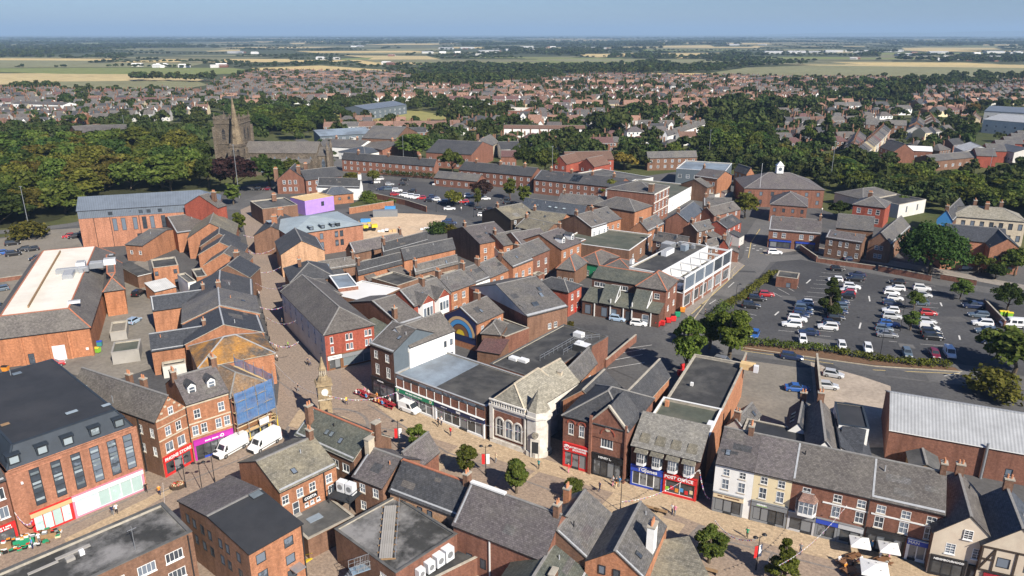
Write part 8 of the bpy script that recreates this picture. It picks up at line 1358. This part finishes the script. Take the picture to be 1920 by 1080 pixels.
for p,rz,ps,tp,bt,hr,lb in (((13.11,96.09),2.0,'walk','navy','navy','brown','person in dark clothes walking before the black shop front'),((15.29,97.48),2.2,'walk','white','pink','brown','person in white top walking near the black shop front, left'),((15.70,96.92),2.2,'walk','orange','cream','cream','person in orange top beside the walker in white'),((16.24,97.34),2.3,'walk','skyblue','grey','black','person in pale blue beside the walker in orange'),((8.82,100.96),1.2,'stand','red','pink','brown','person in red outside the red shop front'),((-23.11,115.66),.4,'walk','grey','black','black','person with a pushchair on the square, standing'),((-12.86,115.66),2.5,'walk','black','black','brown','person in black near the blue shop fronts, left'),((-12.33,116.04),2.5,'stand','white','navy','brown','person in white near the blue shop fronts, right'),
        ((-48.7,149.7),-1.6,'walk','limegreen','black','brown','person in green walking down the pedestrian street'),((-42.2,141.1),1.6,'walk','navy','black','black','person in dark clothes by the corner of the red block'),((-41.6,140.6),1.6,'walk','grey','navy','brown','second person by the corner of the red block'),((-75.0,207.6),1.7,'walk','white','pink','cream','person in white high up the pedestrian street'),((-66.4,184.3),1.7,'walk','black','black','black','person in black halfway up the pedestrian street'),((-65.8,183.4),1.7,'walk','white','navy','brown','person in white halfway up the pedestrian street'),((-49.1,143.0),-1.4,'stand','white','black','brown','person in white beside the scaffold on the street'),((-50.7,148.0),-1.4,'walk','cream','brown','cream','person in cream above the scaffold on the street'),
        ((-54.57,95.68),.6,'walk','black','black','black','person in black at the corner of the brick block'),((-63.50,83.98),.6,'stand','white','grey','brown','shopper in white at the left stalls'),((-63.77,82.88),2.6,'stand','skyblue','navy','black','shopper in blue at the left stalls'),((-66.84,86.25),1.2,'stand','red','black','brown','stall holder in red at the left stalls'),((-67.80,84.54),1.0,'stand','cream','brown','cream','shopper in cream at the left stalls'),((47.48,82.34),-1.2,'stand','skyblue','navy','black','person in blue between the parasols'),((49.05,80.76),-1.2,'walk','white','pink','brown','person in white beside the parasols'),((119.1,281.0),0,'walk','white','grey','brown','person in white in the far yard'),((-19.6,282.9),0,'walk','white','grey','brown','person in white in the mid car park'),((71.7,227.4),1,'walk','red','black','brown','person in red at the road junction'),((47.0,169.8),1,'walk','black','black','black','person in black by the road hedge'),((-10.46,112.38),-.6,'walk','red','navy','brown','person in red on the square before the navy fascia'),((-2.56,104.02),2.4,'walk','cream','grey','cream','person in cream crossing before the bank'),((4.20,102.17),-.7,'walk','teal','black','black','person in teal beside the third street tree'),((22.84,90.45),2.5,'walk','white','navy','brown','person in white passing the post office benches'),((23.17,90.20),2.5,'walk','pink','grey','cream','person in pink passing the post office benches'),((31.91,85.10),-.6,'walk','green','black','black','person in green before the cream terraced shop'),((37.95,81.81),2.5,'walk','grey','navy','brown','person in grey before the oriel window'),((-30.54,123.57),.9,'walk','yellow','navy','brown','person in yellow right of the clock tower'),((-40.9,129.0),2.0,'walk','black','grey','black','person in black left of the clock tower'),((-52.27,95.00),.5,'walk','orange','navy','brown','person in orange near the planter'),((-56.34,90.45),.5,'walk','white','black','black','person in white before the frosted shop windows'),((-56.76,90.08),.5,'walk','navy','grey','brown','person in navy before the frosted shop windows'),((-54.0,163.5),1.8,'walk','grey','black','brown','person in grey in the shade of the pedestrian street')):
    person(p,rz,ps,tp,bt,hr,lb)
# ---------------------------------------------------------------- cafe furniture
def picnic(loc,rz,col,label,people=()):
    t=empty('picnic_table',(*loc,.115),rz);tag(t,label,'table','outdoor cafe tables');m_='paint_'+col
    b=MB();b.box(-.9,-.38,.7,.9,.38,.76,m_);b.build('table_top',t)
    for y in (-.75,.75):b=MB();b.box(-.9,y - .14,.42,.9,y+.14,.47,m_);b.build('bench',t)
    for x in (-.65,.65):b=MB();b.bar((x,-.75,.02),(x,.0,.7),.07,.09,m_);b.bar((x,.75,.02),(x,0,.7),.07,.09,m_);b.bar((x,-.85,.4),(x,.85,.4),.07,.06,m_);b.build('leg',t)
    for k,(dx,dy,tp,bt,hr) in enumerate(people):
        q=Matrix.Rotation(rz,3,'Z')@Vector((dx,dy,0));person((loc[0]+q.x,loc[1]+q.y),rz+(0 if dy<0 else math.pi),'sit',tp,bt,hr,f'person in {tp} at the {label}')
    return t
TBL='red picnic table outside the pub, '
for p,lb,pp in (((-28.8,127.9),TBL+'nearest the corner',((-.4,-.75,'white','grey','brown'),(.4,.75,'pink','navy','black'),(.3,-.75,'navy','black','cream'))),((-27.3,126.6),TBL+'second from the corner',((-.3,.75,'white','blue','brown'),(.4,-.75,'skyblue','grey','brown'))),((-26.0,125.7),TBL+'third from the corner',((.3,.75,'orange','brown','brown'),)),((-24.61,124.62),TBL+'fourth from the corner',((-.4,-.75,'cream','black','black'),(.4,-.75,'orange','grey','brown'))),((-23.25,123.57),TBL+'fifth from the corner',((.3,.75,'white','navy','cream'),(-.3,-.75,'skyblue','blue','brown'))),((-22.11,122.53),TBL+'nearest the green shop',())):picnic(p,-.55,'darkred' if 'third' not in lb else 'brown',lb,pp)
TB2='brown cafe table by the parasols, '
for p,lb,pp in (((42.96,79.52),TB2+'leftmost',((-.4,.75,'white','navy','brown'),(.4,-.75,'black','grey','black'))),((44.58,80.55),TB2+'upper one',((.2,-.75,'white','pink','cream'),)),((42.76,77.92),TB2+'bottom one',((0,.75,'orange','black','brown'),)),((47.96,79.93),TB2+'right one',((.3,.75,'white','blue','brown'),))):picnic(p,.4,'brown',lb,pp)
def parasol(loc,rz,s,label,h=2.6):
    t=empty('parasol',(*loc,.115),rz);tag(t,label,'parasol','white parasols outside the bar');b=MB();q=[(-s,-s,h - .55),(s,-s,h - .55),(s,s,h - .55),(-s,s,h - .55)]
    for i in range(4):b.poly([q[i],q[(i+1)%4],(0,0,h)],'render_white');a,c=q[i],q[(i+1)%4];b.poly([(a[0],a[1],a[2] - .2),(c[0],c[1],c[2] - .2),c,a],'render_white')
    b.build('canopy',t);b=MB();b.cyl((0,0,0),(0,0,h),.035,.03,8,'timber');b.build('pole',t);b=MB();b.cyl((0,0,0),(0,0,.1),.4,.35,12,'concrete');b.build('base',t)
    for x,y in ((-.4,.2),(.35,-.4),(.1,.5)):b=MB();b.box(x*s - .12,y*s - .08,0,x*s+.12,y*s+.08,.02,'paint_black');o=b.build('printed_mark',t);o.location.z=h - .55*max(abs(x),abs(y))*1.05+.0
parasol((45.45,81.60),-.3,1.2,'white parasol against the bar front, left');parasol((48.74,80.55),-.3,1.2,'white parasol against the bar front, right');parasol((45.05,76.56),-.35,1.6,'large white parasol nearest the camera')
# ---------------------------------------------------------------- street furniture
def lamp(loc,label,h=5.2,heads=2,banner=True,rz=0):
    t=empty('street_lamp',(*loc,.11),rz);tag(t,label,'street lamp','street lamps');b=MB();b.cyl((0,0,0),(0,0,.8),.11,.09,8,'iron');b.cyl((0,0,.8),(0,0,h),.06,.045,8,'iron');b.build('column',t)
    for s in ((-1,1) if heads==2 else (1,)):
        b=MB();b.bar((0,0,h - .3),(s*.7,0,h),.05,.05,'iron');b.build('arm',t);b=MB();b.cyl((s*.7,0,h - .05),(s*.7,0,h+.12),.34,.16,12,'iron');b.cyl((s*.7,0,h - .2),(s*.7,0,h - .05),.12,.3,12,'lamp_clear');b.build('lamp_head',t)
    if banner:
        for s,c in ((-1,'red'),(1,'white')):b=MB();b.box(s*.1,-.015,h*.38,s*.6,.015,h*.72,'paint_'+c);o=b.build('banner',t);q=MB();q.bar((s*.05,0,h*.73),(s*.65,0,h*.73),.03,.03,'iron');q.build('banner_arm',o)
    return t
for p,lb in (((-18.69,108.23),'double headed lamp with red and blue banners by the first tree'),((-4.06,100.37),'double headed lamp with red banner between the second and third trees'),((15.54,91.08),'double headed lamp behind the slate gables'),((31.16,78.71),'double headed lamp with union banner near the cone tree'),((-46.20,95.68),'lamp by the planter with hanging flowers'),((-49.25,97.06),'dark lamp column outside the phone shop'),((-45.43,98.48),'lamp outside the purple shop')):lamp(p,lb,rz=rnd.uniform(-.5,.5),banner='banner' in lb)
for p,lb in (((101.6,145.7),'tall black lamp column at the front of the car park'),((89.3,159.5),'tall black lamp column on the right car park island'),((78.3,145.7),'tall lamp column in the front hedge'),((53.6,168.4),'lamp column in the left hedge'),((-55.9,322.1),'tall lamp mast in the mid car park, left'),((-29.1,281.0),'tall lamp mast in the mid car park, right'),((-14.3,272.2),'tall lamp mast beside the building plot'),((134.6,204.1),'tall dark mast by the modern gables')):lamp(p,lb,8.5,1,False)
for k,p in enumerate(((-57.5,162.9),(-55.5,157.0),(-54.0,153.9),(-52.6,150.3),(-59.3,167.0),(-61.1,171.3),(-65.5,182.2),(-68.1,188.6),(-70.3,194.4),(-73.5,202.6),(-51.5,148.0),(-81.2,221.4))):
    b=MB();b.cyl((0,0,0),(0,0,1.0),.09,.08,8,'iron');b.cyl((0,0,1.0),(0,0,1.1),.11,.03,8,'iron');o=b.build('bollard');o.location=(*p,.11);tag(o,'black bollard along the left of the pedestrian street','bollard','bollards on the pedestrian street')
def bench(loc,rz,label):
    t=empty('bench',(*loc,.115),rz);tag(t,label,'bench','benches on the shopping street')
    for y in (-.2,0,.2):b=MB();b.box(-1.0,y - .08,.44,1.0,y+.08,.48,'timber');b.build('seat_slat',t)
    for x in (-.8,.8):b=MB();b.box(x - .05,-.28,0,x+.05,.28,.44,'iron');b.build('leg',t)
for p,rz,lb in (((20.10,91.33),-.45,'dark bench outside the post office, left'),((21.21,90.70),-.45,'dark bench outside the post office, right'),((5.22,106.58),-.4,'bench by the bank corner'),((25.11,78.21),-.4,'bench under the tree before the white shop')):bench(p,rz,lb)
t=empty('planter',(*(-50.45,97.06),.11),.5);tag(t,'dark octagonal planter full of red and cream flowers','planter');b=MB();oc=[(1.15*math.cos(a),.8*math.sin(a)) for a in np.arange(8)*math.pi/4];b.prism(oc,0,.55,'timber_dark','soil');b.build('box',t)
fl=leaf_cloud(np.array([(math.cos(a)*.6,math.sin(a)*.4,.6) for a in np.arange(9)*.7]),np.full(9,.3),30,.14,nrg);me=quads_mesh('flowers',fl,'leaf_amber');me.materials.append(MATS['paint_red']);me.materials.append(MATS['paint_cream']);me.polygons.foreach_set('material_index',nrg.integers(0,3,len(me.polygons)).astype(np.int32));obj('flowers',me,t)['kind']='stuff'
def bin_(loc,rz,col,lid,label,s=1.0):
    t=empty('wheeled_bin',(*loc,.12),rz);tag(t,label,'bin','wheeled bins');b=MB();a,c=.6*s,.5*s
    q0=[(-a*.85,-c*.85,.15),(a*.85,-c*.85,.15),(a*.85,c*.85,.15),(-a*.85,c*.85,.15)];q1=[(-a,-c,1.15*s),(a,-c,1.15*s),(a,c,1.15*s),(-a,c,1.15*s)]
    for i in range(4):b.poly([q0[i],q0[(i+1)%4],q1[(i+1)%4],q1[i]],'paint_'+col)
    b.poly(q1,'paint_'+col);b.build('body',t);b=MB();slab(b,[(-c - .04,1.15*s),(0,1.32*s),(c+.04,1.15*s)],-a - .03,a+.03,'paint_'+lid,.05,'x','paint_'+lid);b.build('lid',t)
    for x in (-a*.7,a*.7):b=MB();b.cyl((x,-c*.7,.1),(x,c*.7,.1),.1,.1,8,'tyre');b.build('wheel',t)
for p,c,l_,lb in (((34.1,162.5),'red','red','red bin at the arcade corner, first from the left'),((35.3,163.2),'red','red','red bin at the arcade corner, second from the left'),((37.1,164.9),'red','red','red bin at the arcade corner, third from the left'),((38.4,165.9),'red','red','red bin at the arcade corner, fourth from the left'),((40.0,168.8),'green','green','green bin behind the red bins at the arcade'),((42.0,172.0),'orange','orange','orange bin behind the green bin at the arcade'),((15.2,172.0),'red','red','red bin by the small red annex, left'),((16.1,173.2),'red','red','red bin by the small red annex, right'),((33.7,135.8),'red','red','red bin behind the long slate roof, front'),((35.0,138.8),'red','red','red bin behind the long slate roof, back'),((119.0,169.8),'limegreen','yellow','green bin with yellow lid by the wall, left'),((119.8,169.5),'limegreen','yellow','green bin with yellow lid by the wall, middle'),((120.4,168.8),'limegreen','yellow','green bin with yellow lid by the wall, right'),((-89.0,147.4),'limegreen','yellow','green and yellow bin beside the supermarket'),((-90.4,150.9),'teal','blue','blue and green bin beside the supermarket'),((31.2,164.9),'blue','blue','blue bin beside the white car at the arcade'),((11.6,164.2),'green','green','green bin beside the weedy wall'),((-102.7,138.0),'orange','black','orange bin at the supermarket door'),((68.9,277.5),'red','red','red bin in the far yard'),((69.9,232.4),'red','red','red post box coloured bin at the junction')):bin_(p,rnd.uniform(-.5,.3),c,l_,lb)
# produce stall at the left edge
t=empty('market_stall',(*(-65.43,84.20),.115),.45);tag(t,'crowded fruit and flower stall in front of the red shop at the left edge','market stall');b=MB()
for k in range(3):m_=MB();m_.box(-4+k*2.6,-.6,0,-1.6+k*2.6,.6,.8,'paint_green' if k%2 else 'timber');m_.build('trestle',t)
for k in range(60):x,y=rnd.uniform(-4.5,4.5),rnd.uniform(-1.6,.8);c=rnd.choice(('white','grey','black','cream','brown','green','black','white'));s_=rnd.uniform(.2,.35);m_=MB();m_.box(-s_,-s_*.7,0,s_,s_*.7,.25,'paint_'+c);m_.box(-s_*.8,-s_*.5,.25,s_*.8,s_*.5,.34,'paint_'+rnd.choice(('red','green','orange','brown','green','white','black')));o=m_.build('crate',t);o.location=(x,y,.81 if -.5<y<.5 and x<3.6 else .02);o.rotation_euler.z=rnd.uniform(-.3,.3)
# walls and fences
def wall_line(pts,h,t_,mat,label,name='brick_wall',cop='coping'):
    b=MB();b.prism(band(pts,t_),0,h,mat);o=b.build(name);o.location.z=.06;tag(o,label,'wall');c=MB();c.prism(band(pts,t_+.08),h,h+.1,cop);c.build('coping',o);return o
for pts,h,lb in (([(91.6,214.6),(105.2,206.6)],1.3,'low red brick wall below the twin gabled villa'),([(105.6,205.6),(115.9,196.3)],1.7,'red brick wall below the big chestnut'),([(119.5,198.2),(126.3,192.6)],1.5,'red brick wall right of the big chestnut'),([(91.1,227.4),(91.4,214.6)],1.8,'short brick wall between the brick pair and the villa'),([(118.4,176.2),(114.3,161.2)],2.0,'sloping brick wall by the white minibus'),([(42.0,127.9),(48.7,142.5)],2.2,'brick wall between the post office yard and gravel yard'),([(19.2,139.8),(27.5,153.3)],1.8,'brick wall of the hatched yard behind the bank'),([(-61.8,277.5),(-46.9,290.4)],2.4,'orange brick wall along the building plot'),([(-57.8,306.5),(-42.7,293.3),(-32.8,281.0)],2.2,'dark brick wall between plot and mid car park'),([(64.35,108.23),(72.19,104.97)],1.8,'wall behind the timber shed'),([(-141.2,195.3),(-133.7,200.1)],1.2,'brick wall in the left car park')):wall_line(pts,h,.3,'brick_red' if 'orange' not in lb else 'brick_orange',lb)
wall_line([(62.2,139.8),(56.25,122.53)],3.2,.3,'brick_dark','tall dark boundary wall between the gravel and concrete yards')
o=building('ticket_hut','small brown brick hut with a flat roof at the car park entrance',(71.4,191.8),(76.3,189.5),3,5.5,'flat',0,'brick_red','felt_dark',[W('f',(.6,),.2,1.2,1.4,'dark')],ph=.15)
container((-51.8,272.2),.12,'grey','long grey container at the back of the building plot',9);container((-48.4,278.3),.12,'skyblue','blue container at the back of the building plot',4);container((-54.9,263.9),.1,'skyblue','low blue skip on the building plot',3.5,1.8,1.2)
# boards and pallets on the plot
for p,c,lb in (((-46.4,250.1),'white','pale pallets stacked on the plot, left'),((-43.8,250.1),'buff','pale pallets stacked on the plot, middle'),((-32.0,253.1),'white','white and purple wrapped bales on the plot')):b=MB();[b.box(i*1.3,j*.2,0,i*1.3+1.1,j*.2+1.0,.5+.3*((i+j)%3),'paint_'+c) for i in range(3) for j in (0,)];o=b.build('pallet_stack');o.location=(*p,.12);tag(o,lb,'pallets')
# ---------------------------------------------------------------- bunting
def bunting(a,za,c,zc,label,n=26,sag=1.2):
    t=empty('bunting',(a[0],a[1],0),0);tag(t,label,'bunting','strings of bunting over the streets');p=lambda k:Vector(((c[0]-a[0])*k,(c[1]-a[1])*k,za+(zc-za)*k-sag*4*k*(1-k)));b=MB()
    for i in range(12):b.bar(p(i/12),p((i+1)/12),.02,.02,'paint_white')
    b.build('cord',t);f=MB();u=(p(1)-p(0));u.z=0;u.normalize()
    for i in range(n):
        q=p((i+.5)/n);s_=.11;m_=('paint_white','paint_white','paint_red','paint_blue','paint_purple')[i%5];g=MB();g.poly([tuple(q-u*s_),tuple(q+u*s_),tuple(q+Vector((0,.02,-.25)))],m_);g.build('flag',t)
for a,za,c,zc,lb in (((-32.02,112.14),8,(-44.5,127.4),7,'bunting from the clock tower to the scaffold'),((-31.13,112.14),8,(-19.94,117.08),6,'bunting from the clock tower to the pub'),((-19.94,117.08),6,(2.09,103.31),6,'bunting along the panelled shops'),((26.85,92.74),6,(28.81,93.01),1,'bunting hanging down beside the post office'),((26.85,92.74),6,(14.82,86.46),5,'bunting from the post office to the lamp'),((44.52,84.42),6,(31.26,72.36),6,'bunting from the brick terrace to the cone tree'),((30.59,78.56),5,(26.41,82.35),5,'bunting from the banner lamp to the white shop'),((-47.0,151.6),6,(-54.8,155.8),5,'bunting across the pedestrian street, nearest'),((-51.5,163.5),6,(-58.6,162.7),5,'bunting across the pedestrian street, second'),((-56.1,175.2),6,(-65.4,180.3),5,'bunting across the pedestrian street, third'),((-61.8,190.9),6,(-70.6,191.7),5,'bunting across the pedestrian street, fourth'),((-69.0,209.2),6,(-77.6,209.9),5,'bunting across the pedestrian street, fifth'),((-76.2,227.7),6,(-84.7,228.2),5,'bunting across the pedestrian street, farthest'),((-43.2,139.7),6,(-49.2,139.7),6,'bunting across the wide mouth of the pedestrian street'),((-64.83,82.67),6,(-62.55,82.35),5,'short bunting at the left edge shop'),((-49.31,90.90),5,(-44.69,81.24),5,'bunting across the left street')):bunting(a,za,c,zc,lb)
# tall masts
for p,h,lb in (((-113.6,306.5),22,'tall mast by the tree near the church'),((-169.3,254.6),15,'tall lamp mast at the edge of the wood'),((216.7,338.0),16,'slim railway mast in the trees'),((142.4,331.7),20,'lattice mast behind the civic offices'),((104.4,397.5),17,'thin radio mast behind the lead roofed hall'),((-266.2,521.0),12,'pole beyond the wood'),((-57.6,397.5),14,'pole before the long terrace'),((18.6,344.5),16,'white pole before the solar panel terrace')):
    b=MB();b.cyl((0,0,0),(0,0,h),.14,.08,6,'steel');b.box(-.5,-.1,h,.5,.1,h+.15,'steel');o=b.build('mast');o.location=(*p,.05);tag(o,lb,'mast')
# ---------------------------------------------------------------- the air
hm=bpy.data.materials.new('haze');hm.use_nodes=True;hn=hm.node_tree.nodes;hn.remove(hn['Principled BSDF']);pv=hn.new('ShaderNodeVolumePrincipled');pv.inputs['Color'].default_value=(.50,.73,1.0,1);pv.inputs['Density'].default_value=.000085;pv.inputs['Anisotropy'].default_value=0.0
hm.node_tree.links.new(pv.outputs[0],hn['Material Output'].inputs['Volume']);MATS['haze']=hm
b=MB();b.box(-41000,-250,-1,41000,41500,330,'haze');tag(b.build('haze'),'thin blue haze over the plain','haze',None,'stuff')
# lettering becomes plain mesh
bpy.context.view_layer.update();dg=bpy.context.evaluated_depsgraph_get()
for o in [o for o in bpy.data.objects if o.type=='FONT']:
    me=bpy.data.meshes.new_from_object(o.evaluated_get(dg));n=bpy.data.objects.new('lettering',me);LINK(n);n.parent=o.parent;n.matrix_basis=o.matrix_basis.copy();bpy.data.objects.remove(o)
print('OBJECTS',len(bpy.data.objects),'MESHES',len(bpy.data.meshes))
